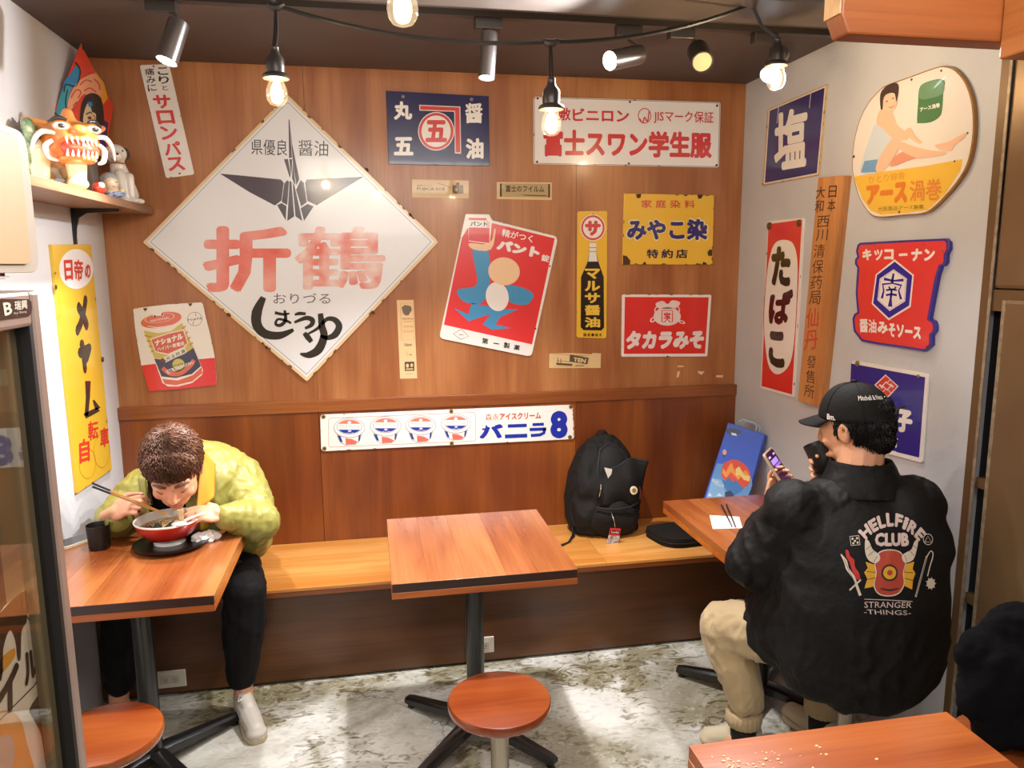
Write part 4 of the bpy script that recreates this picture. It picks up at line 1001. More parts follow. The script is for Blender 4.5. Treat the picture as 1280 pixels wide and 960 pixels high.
# ---------------- left wall, tall yellow bicycle-chain sign
C13 = (0, 340, 3.2)
ol = [cv(p, K2, C13) for p in ((260, 262), (455, 262))]+[(448, 790), (312, 885)]
s = Sign('enamel_sign', 'tall yellow enamel sign with black katakana and two bicycle wheels on the left wall', 'sign', ol, C13, LW, '#dcb336', thick=.012)
c = cv((381, 385), K2, C13); s.ell(c[0], c[1], 68, 80, '#e9e4e2', 1)
def k2(*pts): return [cv(p, K2, C13) for p in pts]
s.text('日', k2((318, 340), (362, 338), (366, 440), (326, 444)), '#c9382e', 3, .04).text('帝', k2((370, 336), (416, 338), (414, 446), (374, 444)), '#c9382e', 3, .03).text('の', k2((424, 362), (454, 360), (454, 432), (426, 432)), '#c9382e', 3, .05)
bk = '#2c2626'
s.text('メ', [(300, 92), (354, 90), (356, 250), (302, 258)], bk, 3, .09).text('ャ', [(308, 268), (368, 268), (362, 410), (318, 405)], bk, 3, .1)
s.line([(352, 436), (352, 500), (346, 575)], [22, 16, 14], bk, 3, 'lettering'); s.line([(340, 576), (395, 548)], [22, 18], bk, 3, 'lettering'); s.line([(374, 512), (392, 548)], [6, 22], bk, 3, 'lettering')
s.text('自', [(316, 672), (358, 662), (360, 755), (320, 768)], '#d0382c', 3, .03).text('転', [(352, 598), (394, 592), (394, 664), (354, 678)], '#d0382c', 3, .02).text('車', [(400, 626), (434, 618), (436, 694), (402, 706)], '#d0382c', 3, .03)
s.ell(350, 765, 34, 62, '#c98a24', 2, inner=.965); s.ell(407, 715, 32, 68, '#c98a24', 2, inner=.965)
s.chips(16, 5, '#6a4a14', 111).screw(222, 60, 4).screw(408, 350, 4).done()
# ------------------------------------------------------------------ glass-door fridge at the left edge
def glass_mat(name, ior=1.6, tint=(1, 1, 1, 1), rough=.02):
    m = bpy.data.materials.new(name); m.use_nodes = True
    nt = m.node_tree; N = nt.nodes; L = nt.links
    for n in list(N):
        if n.type != 'OUTPUT_MATERIAL': N.remove(n)
    out = [n for n in N if n.type == 'OUTPUT_MATERIAL'][0]
    t = N.new('ShaderNodeBsdfTransparent'); t.inputs[0].default_value = tint
    g = N.new('ShaderNodeBsdfGlossy'); g.inputs['Roughness'].default_value = rough
    fr = schlick(N, L, .05, 1.0*(ior-1), 3.2)
    mx = N.new('ShaderNodeMixShader'); L.new(fr.outputs[0], mx.inputs[0]); L.new(t.outputs[0], mx.inputs[1]); L.new(g.outputs[0], mx.inputs[2]); L.new(mx.outputs[0], out.inputs[0])
    return m
M_alu = mat('brushed_aluminium', '#b5a296', .35, metal=.6, bump=.05, bscale=8, stretch=(30, 30, 1))
M_gasket = mat('black_gasket', '#141110', .5)
M_fin = mat('fridge_inner_wall', '#5e5040', .5)
GX = .735; FY = U(72, 588, 'x', .735).y; FT = 1.617
fr = thing('glass_door_fridge', 'tall glass-door display fridge with an aluminium frame at the left edge of the photo', 'fridge', (.43, -2.95, 0))
G().box(.135, .15, FY-.72, FY-.01, .05, FT).build('back_panel', M_fin, fr)
G().box(.15, GX-.045, FY-.03, FY-.01, .05, FT).build('side_panel', M_gasket, fr)
G().box(.15, GX-.045, FY-.72, FY-.70, .05, FT).build('side_panel', M_gasket, fr)
G().box(.135, GX-.045, FY-.72, FY-.01, FT-.004, FT+.012).build('top_panel', M_alu, fr, bevel=.004)
G().box(.135, GX-.045, FY-.72, FY-.01, 0, .05).build('plinth', M_gasket, fr)
dr = G().box(GX-.04, GX-.0, FY-.0195, FY, .06, FT).build('door', M_alu, fr, bevel=.004)
G().box(GX-.04, GX-.001, FY-.0268, FY-.0198, .062, FT-.002).build('gasket', M_gasket, dr)
G().box(GX-.04, GX-.0, FY-.73, FY-.715, .06, FT).build('frame_rail', M_alu, dr, bevel=.004)
G().box(GX-.04, GX-.0, FY-.7145, FY-.0198, FT-.034, FT).build('header_rail', M_alu, dr, bevel=.004)
G().box(GX-.04, GX-.0, FY-.7145, FY-.0198, .06, .12).build('bottom_rail', M_alu, dr, bevel=.004)
G().box(GX-.016, GX-.010, FY-.7145, FY-.027, .121, FT-.0345).build('glass_pane', glass_mat('showcase_glass', 1.6, (.93, .92, .88, 1)), dr)
G().box(GX-.04, GX-.014, FY-.045, FY-.027, .121, FT-.0345).build('spacer', mat('olive_spacer', '#6f6248', .4), dr)
for z in (.45, .8, 1.12, 1.38): G().box(.152, GX-.06, FY-.695, FY-.035, z, z+.008).build('shelf', glass_mat('shelf_glass', 1.5, (.8, .9, .85, 1)) if 'sg' not in globals() else sg, fr)
light('AREA', 'fridge_fill_light', (.45, -2.93, FT-.03), 1.2, (1, .9, .75), to=(.45, -2.93, 0), size=.3)  # unseen fill lamp, added to brighten the inside of the fridge
light('AREA', 'fridge_fill_light', (.60, -2.72, 1.36), .6, (1, .9, .78), to=(.60, -2.72, 0), size=.1)  # second added fill, below the top shelf close to the door
# header label
lb = Sign('brand_label', 'x', 'x', [(-3, 373), (36, 373.5), (39.5, 377), (40.5, 385), (39.5, 392), (36, 395.6), (-3, 401)], (0, 0, 1), ('x', GX, 1), '#3a2d24', thick=.0015, bevel=.0004, layer_step=.0002)
lb.text('B', [(3.5, 378.5), (14.5, 377), (15.5, 392.5), (6, 395)], '#e6dccb', 2, .03); lb.text('瑞興', [(18, 376.2), (34, 374.6), (34.5, 386.2), (18.5, 388)], '#e6dccb', 2, .02); lb.text('Rui Shing', [(17.5, 390.2), (33, 388), (33.3, 391.3), (17.7, 393.8)], '#d8cdb8', 2, .01)
o = lb.done(); l_ = o.location-wloc(fr); o.parent = fr; o.location = l_
for k in ('label', 'category'): del o[k]
# poster inside the glass
ps = Sign('poster', 'x', 'x', [(-20, 800), (8, 757), (35, 735), (52, 728), (66, 836), (80, 960), (90, 1060), (-30, 1060)], (0, 0, 1), ('x', GX-.0235, 1), '#e0d2c4', thick=.0015, bevel=0, layer_step=.0002)
ps.poly([(-20, 800), (8, 757), (35, 735), (52, 728), (55, 752), (47, 750), (40, 756), (34, 768), (33, 778), (27, 790), (26, 822), (22, 824), (19, 800), (12, 788), (4, 812), (2, 850), (-20, 860)], '#3e2618', 1, 'chocolate_picture', smooth=3)
ps.poly([(4, 820), (18, 810), (18, 822), (6, 838), (-5, 850), (-5, 835)], '#d9922e', 1, 'picture', smooth=3)
ps.line([(32, 768), (40, 778), (50, 777), (54, 788), (62, 850), (68, 900)], 1.3, '#4a2d1c', 2, 'picture', smooth=4)
ps.text('イ', [(-4, 838), (24, 826), (24, 880), (-2, 905)], '#2e1d12', 3, .05); ps.text('ル', [(28, 818), (46, 808), (50, 838), (32, 860)], '#2e1d12', 3, .05); ps.line([(-5, 905), (20, 880), (42, 858), (51, 845)], 1.4, '#2e1d12', 3, 'picture')
ps.poly([(50, 866), (57, 852), (66, 880), (72, 925), (80, 975), (82, 1000), (60, 965), (52, 920), (42, 898), (37, 886)], '#43291a', 2, 'chocolate_picture', smooth=3)
ps.poly([(-10, 905), (10, 888), (26, 900), (34, 930), (44, 965), (50, 1010), (-10, 1010)], '#d99a55', 1, 'picture', smooth=3); ps.poly([(-10, 935), (8, 918), (18, 930), (14, 965), (-10, 985)], '#b7a9a0', 2, 'picture', smooth=3)
o = ps.done(); l_ = o.location-wloc(fr); o.parent = fr; o.location = l_
for k in ('label', 'category'): del o[k]
# products inside
M_strip = mat('dim_pack_white', '#b7a694', .5); M_strip2 = mat('dim_pack_brown', '#6a4a30', .5)
for i in range(6):
    zz = (.458, .808, 1.128)[i % 3]; yy = FY-.13-.1*(i//3)
    G().lathe((.52, yy, zz), [(.001, 0), (.03, 0), (.032, .01), (.032, .12), (.012, .17), (.012, .2), (.001, .2)], 16).build('bottle', (M_strip, M_strip2)[i % 2], fr, smooth=True)

# cream box on top of the fridge, and papers
M_cream = mat('cream_plastic', '#b9ae9e', .35); M_cream2 = mat('tan_plastic', '#c0a078', .4)
zb, zt = 1.634, 1.768
cbx = thing('cream_box', 'cream plastic box with rounded corners and a tan front, on top of the fridge', 'box', (.5, -2.8, zb-.0055))
g = G(); out = rcorner([(FY+.018, zb), (FY+.018, zt), (FY-.42, zt), (FY-.42, zb)], .02, 6)
g.prism([(GX-.004, y, z) for y, z in out], (-.33, 0, 0)); g.build('body', M_cream, cbx, smooth=True, bevel=.003, angle=30)
out = rcorner([(FY-.006, zb+.008), (FY-.006, zt-.008), (FY-.40, zt-.008), (FY-.40, zb+.008)], .012, 5)
g = G().prism([(GX-.0015, y, z) for y, z in out], (-.0024, 0, 0)); g.build('front_panel', M_cream2, cbx, bevel=.0008)
g = G(); k = len(out); A = [Vector((GX-.0038, y, z)) for y, z in inset([(y, z) for y, z in out], -.0012)]
g.prism(A, (-.0002+0*1, 0, 0)).build('seam', mat('brown_seam', '#7a5a34', .6), cbx)
for yy in (FY-.02, FY-.3): G().box(GX-.06, GX-.02, yy-.03, yy, zb-.0055, zb).build('foot', M_gasket, cbx)

g = G().box(GX-.12, GX-.01, FY-.20, FY-.034, FT+.0122, FT+.0142).build('leaflet', mat('leaflet_white', '#e9e2da', .5), None)
tag(g, 'white leaflet lying on the fridge top under the cream box', 'leaflet')
g = G().box(GX-.11, GX-.012, FY-.12, FY-.045, FT+.0143, FT+.0160).build('leaflet', mat('leaflet_red', '#c9402e', .5), None)
tag(g, 'red leaflet on top of the white one under the cream box', 'leaflet')

# ------------------------------------------------------------------ things on the left table
TL = TZ
M_blackcup = mat('matte_black_ceramic', '#17130f', .45, bump=.1, bscale=120)
def tumbler(name, base, label, M3=None, r=.037, h=.082):
    t = thing(name, label, 'cup', tuple(base))
    G().lathe(base, [(.001, 0), (r*.84, 0), (r*.88, .003), (r*.93, h*.45), (r*.935, h*.5), (r, h*.97), (r, h), (r*.95, h), (r*.9, h*.9), (r*.8, .006), (.001, .005)], 32, M3).build('body', M_blackcup, t, smooth=True)
    return t
c = U(125, 685, 'z', TL); tumbler('black_cup', (c.x, c.y-.0, TL+.0003), 'black ribbed tumbler standing beside the phone on the left table')
c = U(104, 677, 'z', TL)
ph = thing('smartphone', 'smartphone with a cream case lying on the left table', 'phone', (c.x, c.y, TL))
Mz = Matrix.Translation((c.x-.012, c.y+.01, TL)) @ Matrix.Rotation(math.radians(-38), 4, 'Z')
def rbox(cx, cy, hx, hy, z0, z1, r, Mx):
    o_ = rcorner([(cx-hx, cy-hy), (cx+hx, cy-hy), (cx+hx, cy+hy), (cx-hx, cy+hy)], r, 4)
    return G().prism([Mx @ Vector((x, y, z1)) for x, y in o_], (Mx.to_3x3() @ Vector((0, 0, z0-z1))))
rbox(0, 0, .038, .078, .0003, .010, .012, Mz).build('case', mat('cream_case', '#e2d6b8', .5), ph, bevel=.002)
rbox(0, 0, .034, .074, .0101, .0108, .010, Mz).build('screen', mat('dark_screen', '#121316', .08, coat=.5), ph)
# plate and bowl
bc = Vector((.36, -.765, TL))
pl = thing('black_plate', 'round black plate under the ramen bowl', 'plate', (bc.x+.012, bc.y-.02, TL))
G().lathe((bc.x+.012, bc.y-.02, TL), [(.001, .0004), (.07, .0004), (.075, .003), (.118, .013), (.121, .016), (.117, .0165), (.07, .008), (.001, .007)], 48).build('dish', mat('gloss_black_plate', '#0d0b0a', .32, coat=.15), pl, smooth=True)
bw = thing('ramen_bowl', 'red ramen bowl with a white inside, noodles, seaweed and soup', 'bowl', (bc.x, bc.y, TL+.0072))
R_ = .106; z0 = TL+.0074
G().lathe((bc.x, bc.y, z0), [(.048, .010), (.050, .012), (.062, .018), (.085, .038), (.1, .060), (R_, .079)], 56, cap=False).build('outside', mat('red_lacquer', '#b3281a', .18, coat=.5), bw, smooth=True)
G().lathe((bc.x, bc.y, z0), [(.051, -.0002), (.0505, .0118), (.044, .0118), (.044, -.0002)], 40).build('foot_ring', mat('white_bowl', '#e9e4da', .2, coat=.3), bw, smooth=True)
g = G().lathe((bc.x, bc.y, z0), [(R_+.0006, .079), (R_+.0008, .083), (R_-.002, .085), (R_-.006, .082), (.098, .062), (.082, .040), (.058, .022), (.001, .018)], 56, cap=False)
g.build('inside', mat('white_bowl', '#e9e4da', .2), bw, smooth=True)
G().lathe((bc.x, bc.y, z0), [(.001, .056), (.093, .056), (.093, .057), (.001, .057)], 40).build('soup', mat('milky_soup', '#b08a5a', .12, coat=.3), bw, smooth=True)
M_nori = mat('dark_seaweed', '#2c2f1c', .55, bump=.4, bscale=150)
for i, (dx, dy, a, t_) in enumerate(((-.022, -.048, .3, .8), (.010, -.052, -.25, .8), (.026, -.035, .5, .9))):
    m4 = Matrix.Translation((bc.x+dx, bc.y+dy, z0+.057)) @ Matrix.Rotation(a, 4, 'Z') @ Matrix.Rotation(-t_, 4, 'X')
    gg = G(); n = 5
    vs = []; 
    for k2_ in range(2):
        for i_ in range(n+1):
            for j_ in range(n+1):
                x = (i_/n-.5)*.042*(1-.75*j_/n); z = j_/n*.030
                vs.append(m4 @ Vector((x, .002*math.sin(x*200+z*100)+k2_*.0008, z)))
    N_ = (n+1)**2; fs = []
    for k2_ in range(2):
        for i_ in range(n):
            for j_ in range(n):
                a_ = k2_*N_+i_*(n+1)+j_; q_ = (a_, a_+1, a_+n+2, a_+n+1); fs.append(q_ if k2_ else q_[::-1])
    gg.add(vs, fs).build('seaweed_sheet', M_nori, bw, smooth='all', recalc=False)
M_nood = mat('pale_noodle', '#dfc490', .35, sss=.0)
rnd = random.Random(9); g = G()
for i in range(60):
    a = rnd.uniform(0, 2*PI); rr = rnd.uniform(.01, .07); p = Vector((bc.x+.02+rr*math.cos(a)*.8, bc.y+.015+rr*math.sin(a)*.7, z0+.058))
    pts = [p+Vector((.012*k*math.cos(a*3+k), .012*k*math.sin(a*3+k), .004*math.sin(k*1.5+i))) for k in range(4)]
    g.tube(pts, .0016, 5)
for i in range(10):
    g.tube([Vector((bc.x+.050+.003*i-.012, bc.y-.01+.004*math.sin(i), z0+.056)), Vector((bc.x+.052+.001*i, bc.y-.055, z0+.078)), Vector((.418+.0018*i, -.868, .862))], .0014, 5)
g.build('noodles', M_nood, bw, smooth='all')['kind'] = 'stuff'
g = G()
for i in range(50): g.ell((bc.x-.06+rnd.gauss(0, .014), bc.y-.015+rnd.gauss(0, .014), z0+.060+rnd.random()*.006), (.004, .0015, .0012), Matrix.Rotation(rnd.uniform(0, 6), 3, 'Z'), 5, 3)
g.build('black_topping', mat('wood_ear', '#231712', .4), bw)['kind'] = 'stuff'
# crumpled tissue
g = G().ell((0, 0, 0), (.045, .028, .02), nu=28, nv=16); c = U(258, 676, 'z', TL)
g.v = [Vector((v.x*(1+.45*noise.noise(v*60)), v.y*(1+.5*noise.noise(v*70+Vector((5, 0, 0)))), max(v.z*(1+.7*noise.noise(v*80)), -.012)+.0125)) for v in g.v]
g.v = [Matrix.Rotation(.5, 3, 'Z') @ v+Vector((c.x, c.y, TL)) for v in g.v]
tag(g.build('crumpled_tissue', mat('tissue_white', '#eeeae6', .9), None), 'crumpled white tissue beside the black plate', 'tissue')

# ------------------------------------------------------------------ right table
q = [U(a, b, 'z', TZ+.0012) for a, b in ((887, 644), (924, 646), (928, 660), (891, 661))]
o = G().prism(q, (0, 0, -.001)).build('paper_napkin', mat('napkin_white', '#e8e4de', .8), None); tag(o, 'white paper napkin on the right table', 'napkin')
q = [U(a, b, 'z', TZ+.0018) for a, b in ((915, 646), (918, 645), (926, 651), (921, 652))]
for i, (a, b) in enumerate((((902, 632), (915, 658)), ((908, 631.5), (919.5, 658.5)))):
    p, q_ = U(a[0], a[1], 'z', TZ+.007), U(b[0], b[1], 'z', TZ+.006)
    o = G().tube([p+Vector((0, 0, .002)), q_], [.0032, .0022], 8).build('chopstick', mat('black_chopstick', '#120f0e', .3), None, smooth=True)
    tag(o, ('left' if i == 0 else 'right')+' one of the two black chopsticks on the napkin', 'chopstick', 'black chopsticks on the napkin')
o = G().box(2.585, 2.66, -.735, -.69, TZ+.0003, TZ+.012).build('black_tray', M_blackcup, None, bevel=.003); tag(o, 'small black tray at the back of the right table', 'tray')

# ------------------------------------------------------------------ backpack
M_nylon = mat('black_nylon', '#151210', .8, bump=.35, bscale=30, spec=.3)
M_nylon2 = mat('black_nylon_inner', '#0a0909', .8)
M_web = mat('black_webbing', '#141211', .7, bump=.3, bscale=200)
M_silver = mat('silver_metal', '#c8c2ba', .25, metal=1)
bk = thing('backpack', 'black backpack standing half open on the bench against the back wall', 'backpack', (2.09, -.2, BZ))
g = G(); rs = []
yb_ = -.035
for z, hw, d, cx, f_ in ((.008, .125, .17, 2.09, 0), (.02, .148, .205, 2.09, 0), (.10, .152, .215, 2.088, 0), (.20, .146, .20, 2.09, 0), (.28, .135, .165, 2.093, 0), (.35, .115, .125, 2.098, 0), (.40, .085, .09, 2.103, 0), (.43, .05, .05, 2.105, 0), (.438, .01, .02, 2.105, 0)):
    ring = []
    for j in range(36):
        a = 2*PI*j/36; c_, s_ = math.cos(a), math.sin(a)
        x = cx+hw*math.copysign(abs(c_)**.6, c_); y = yb_-d/2-d/2*math.copysign(abs(s_)**.7, s_)
        ring.append(Vector((x, y-.0*z, BZ+z)))
    rs.append(ring)
g.rings(rs); g = remeshed(g, .006, 3)
ns = vnormals(g)
g.v = [v+n*(.011*noise.noise(v*13)+.008*(1-2*abs(noise.noise(Vector((v.x*26, v.y*26, v.z*11)))))) if v.y < -.045 else v for v, n in zip(g.v, ns)]
g.v = [Vector((v.x, v.y, max(v.z, BZ+.001))) for v in g.v]
g.build('body', M_nylon, bk, smooth='all')
# opening, folded front panel
c0 = Vector((2.118, -.185, BZ+.325))
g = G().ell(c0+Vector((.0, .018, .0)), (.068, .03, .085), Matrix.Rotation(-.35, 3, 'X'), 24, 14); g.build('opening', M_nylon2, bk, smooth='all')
rim = [Vector((2.045, -.218, BZ+.20)), Vector((2.042, -.190, BZ+.30)), Vector((2.065, -.145, BZ+.385)), Vector((2.115, -.12, BZ+.412)), Vector((2.17, -.135, BZ+.38)), Vector((2.195, -.16, BZ+.32))]
rim = [Vector(p) for p in rim]
g = G(); sp = []
for i in range(len(rim)-1):
    for t in (0, .33, .66): sp.append(rim[i].lerp(rim[i+1], t))
sp.append(rim[-1]); g.tube(sp, .007, 8); g.build('zip_edge', M_web, bk, smooth='all')
# flap: curved sheet leaning outwards to the right
def sheet(fn, nu, nv, th, name, m, parent, smooth='all'):
    A = [[Vector(fn(i/nu, j/nv)) for j in range(nv+1)] for i in range(nu+1)]
    g = G(); top = []; bot = []
    for i in range(nu+1):
        for j in range(nv+1):
            a = A[min(i+1, nu)][j]-A[max(i-1, 0)][j]; b = A[i][min(j+1, nv)]-A[i][max(j-1, 0)]
            n = a.cross(b); n = n.normalized() if n.length > 1e-12 else Vector((0, 0, 1))
            top.append(A[i][j]+n*th/2); bot.append(A[i][j]-n*th/2)
    N_ = (nu+1)*(nv+1); fs = []
    for i in range(nu):
        for j in range(nv):
            q = (i*(nv+1)+j, (i+1)*(nv+1)+j, (i+1)*(nv+1)+j+1, i*(nv+1)+j+1)
            fs.append(q); fs.append(tuple(k+N_ for k in q[::-1]))
    ed = [i*(nv+1) for i in range(nu+1)]+[nu*(nv+1)+j for j in range(1, nv+1)]+[i*(nv+1)+nv for i in range(nu-1, -1, -1)]+[j for j in range(nv-1, 0, -1)]
    for k in range(len(ed)):
        a, b = ed[k], ed[(k+1) % len(ed)]; fs.append((a, b, b+N_, a+N_))
    return g.add(top+bot, fs).build(name, m, parent, smooth=smooth)
def bil(p, u, v, bulge):
    p = [Vector(x) for x in p]; q = p[0]*(1-u)*(1-v)+p[1]*u*(1-v)+p[2]*u*v+p[3]*(1-u)*v
    return q+Vector(bulge)*(math.sin(PI*u)*math.sin(PI*v))
fl = sheet(lambda u, v: bil([(2.035, -.245, BZ+.15), (2.225, -.245, BZ+.15), (2.262, -.245, BZ+.345), (2.06, -.21, BZ+.27)], u, v, (0, -.03, 0))+Vector((0, -.012*math.sin(u*9+v*4), .045*math.sin(PI*u)*v+.004*math.sin(u*14))), 16, 12, .006, 'front_flap', M_nylon, bk)
tp = [bil([(2.035, -.245, BZ+.15), (2.225, -.245, BZ+.15), (2.262, -.245, BZ+.345), (2.06, -.21, BZ+.27)], u/10, 1, (0, -.03, 0))+Vector((0, -.012*math.sin(u/10*9+4), .045*math.sin(PI*u/10)+.004*math.sin(u*1.4))) for u in range(11)]
G().tube(tp, .0055, 8).build('zip_edge', M_web, bk, smooth='all')
# front pocket
g = G().ell((2.11, -.235, BZ+.085), (.118, .045, .085), None, 32, 16); ns = vnormals(g); g.v = [v+n*.01*noise.noise(v*22) for v, n in zip(g.v, ns)]
g.build('front_pocket', M_nylon, bk, smooth='all')
G().tube([(2.01, -.262, BZ+.155), (2.06, -.279, BZ+.148), (2.11, -.285, BZ+.147), (2.17, -.279, BZ+.152), (2.215, -.258, BZ+.163)], .0045, 8).build('zip_edge', M_web, bk, smooth='all')
G().tube([(2.036, -.262, BZ+.26), (2.033, -.268, BZ+.235), (2.026, -.266, BZ+.2)], .003, 6).build('zip_pull', M_silver, bk, smooth='all')
# shoulder strap at the left, webbing tail
def ribbon(pts, w, th, name, m, parent, side=(0, 1, 0)):
    pts = [Vector(p) for p in pts]; g = G(); rs = []
    for i, p in enumerate(pts):
        t = (pts[min(i+1, len(pts)-1)]-pts[max(i-1, 0)]).normalized(); s_ = Vector(side); s_ = (s_-t*s_.dot(t)).normalized(); n = t.cross(s_)
        rs.append([p+s_*w/2+n*th/2, p+s_*w/2-n*th/2, p-s_*w/2-n*th/2, p-s_*w/2+n*th/2])
    return g.rings(rs).build(name, m, parent, smooth=True)
ribbon([(2.05, -.06, BZ+.41), (2.0, -.06, BZ+.36), (1.955, -.075, BZ+.27), (1.93, -.095, BZ+.16), (1.925, -.13, BZ+.08), (1.94, -.17, BZ+.03)], .06, .014, 'shoulder_strap', M_nylon, bk, (.2, -1, .1))
ribbon([(1.935, -.17, BZ+.04), (1.925, -.21, BZ+.012), (1.89, -.26, BZ+.004), (1.84, -.30, BZ+.003)], .02, .003, 'strap_tail', M_web, bk, (0, .5, 1) if False else (.6, .8, 0))
ribbon([(2.07, -.05, BZ+.425), (2.09, -.05, BZ+.455), (2.12, -.05, BZ+.455), (2.14, -.05, BZ+.425)], .02, .004, 'top_loop', M_web, bk, (0, 1, 0))
p = Vector((2.178, -.292, BZ+.232))
m3 = Vector((.15, -1, .25)).to_track_quat('Z', 'Y').to_matrix()
bd = G().lathe(p, [(.001, 0), (.018, 0), (.019, .002), (.017, .004), (.001, .005)], 28, m3).build('badge', mat('badge_cream', '#d9c9a2', .3), bk, smooth=True)
G().lathe(p+m3 @ Vector((0, 0, .0046)), [(.010, 0), (.010, .0008), (.0001, .001)], 20, m3).build('badge_centre', mat('badge_brown', '#8a6a3a', .35), bd, smooth=True)
ribbon([(2.215, -.262, BZ+.24), (2.22, -.268, BZ+.21), (2.218, -.266, BZ+.18)], .012, .003, 'red_ribbon', mat('dark_red_cloth', '#5e1a20', .7), bk)
q = [Vector((2.06, -.17, BZ+.30)), Vector((2.10, -.165, BZ+.305)), Vector((2.075, -.172, BZ+.265))]
pv = [(2.062, -.225, BZ+.325), (2.115, -.215, BZ+.31), (2.08, -.228, BZ+.275)]
o = G().prism(pv, (0, .002, 0)).build('folded_paper', mat('paper_white', '#d9d0c4', .7), None); tag(o, 'folded white paper sticking out of the open black backpack', 'paper')
# key tag
tg = thing('hanging_tag', 'small red and clear plastic tag hanging from the black backpack', 'tag', (2.085, -.31, BZ+.004))
def tp_(a, b): return U(a, b, 'y', -.315)
G().tube([Vector((2.075, -.29, BZ+.14)), tp_(768, 652), tp_(769, 660)], .0018, 6).build('ring', M_silver, tg, smooth='all')
G().prism([tp_(763, 660), tp_(776, 661), tp_(775, 670), tp_(761, 669)], (0, .003, 0)).build('red_header', mat('tag_red', '#c22a2c', .35), tg, bevel=.0008)
G().prism([tp_(761, 669.2), tp_(775, 670.2), tp_(771, 686), tp_(757, 684)], (0, .003, 0)).build('clear_sleeve', mat('tag_clear', '#cfcac6', .15, var=.9, vscale=120, vcol='#54413c'), tg, bevel=.0008)
sg_ = Sign('t', 'x', 'x', [(763.5, 663), (775, 664), (774.5, 668), (763, 667)], (0, 0, 1), ('y', -.3153, -1), '#c22a2c', thick=.0002, bevel=0, layer_step=.0001)
sg_.text('Lucky', [(764.5, 663.5), (774, 664.3), (773.6, 667.6), (764.2, 666.8)], '#f0e6e0', 2, .02); o = sg_.done(); l_ = o.location-wloc(tg); o.parent = tg; o.location = l_; o.name = 'print_label'
for k in ('label', 'category'): del o[k]

# flat black case on the bench
c = Vector((2.43, -.345, BZ))
g = G(); out = rcorner([(2.245, -.235), (2.53, -.19), (2.57, -.41), (2.29, -.44)], [.05, .05, .06, .09], 6)
g = G().prism([(x, y, BZ+.042) for x, y in out], (0, 0, -.0415)); o = g.build('soft_case', M_nylon, None, smooth=True, bevel=.014); o.modifiers[0].segments = 4
tag(o, 'flat black padded case lying on the bench beside the backpack', 'case')
G().tube([Vector((x, y, BZ+.021)) for x, y in inset(out, -.002)]+[Vector((out[0][0], out[0][1], BZ+.021))], .0025, 6).build('zip_edge', M_web, o, smooth='all')

# ------------------------------------------------------------------ blue gift bag in the corner
TLb, TRb, BRb, BLb = U(910, 528, 'y', -.22), U(957, 543, 'y', -.35), U(918, 668, 'y', -.40), U(866, 664, 'y', -.27)
dz = min(BRb.z, BLb.z)-BZ-.001
nb = (TRb-TLb).cross(BLb-TLb).normalized()
if nb.y > 0: nb = -nb
BRb = TRb+(BLb-TLb)                      # make it a true parallelogram
ax_ = (BLb-TLb).normalized(); t_ = (BZ+.008-BRb.z)/ax_.z
BRb += ax_*t_; BLb += ax_*t_
M_bagb = mat('blue_paper_gloss', '#2450c0', .16, coat=.5, bump=.3, bscale=9)
gb = thing('gift_bag', 'glossy blue gift bag with a hot-air balloon picture leaning behind the right table', 'bag', tuple((BLb+BRb)/2-nb*.04))
dpt_ = -nb*.075
low = min(p.z for p in (BLb, BRb, BLb+dpt_, BRb+dpt_)); k_ = (BZ+.003-low)/ax_.z
if low < BZ+.003: BRb += ax_*k_; BLb += ax_*k_
G().add([TLb, TRb, BRb, BLb, TLb+dpt_, TRb+dpt_, BRb+dpt_, BLb+dpt_], [(0, 1, 2, 3), (7, 6, 5, 4), (0, 4, 5, 1), (1, 5, 6, 2), (2, 6, 7, 3), (3, 7, 4, 0)]).build('bag_body', M_bagb, gb, bevel=.004)
C14 = (870, 520, 8)
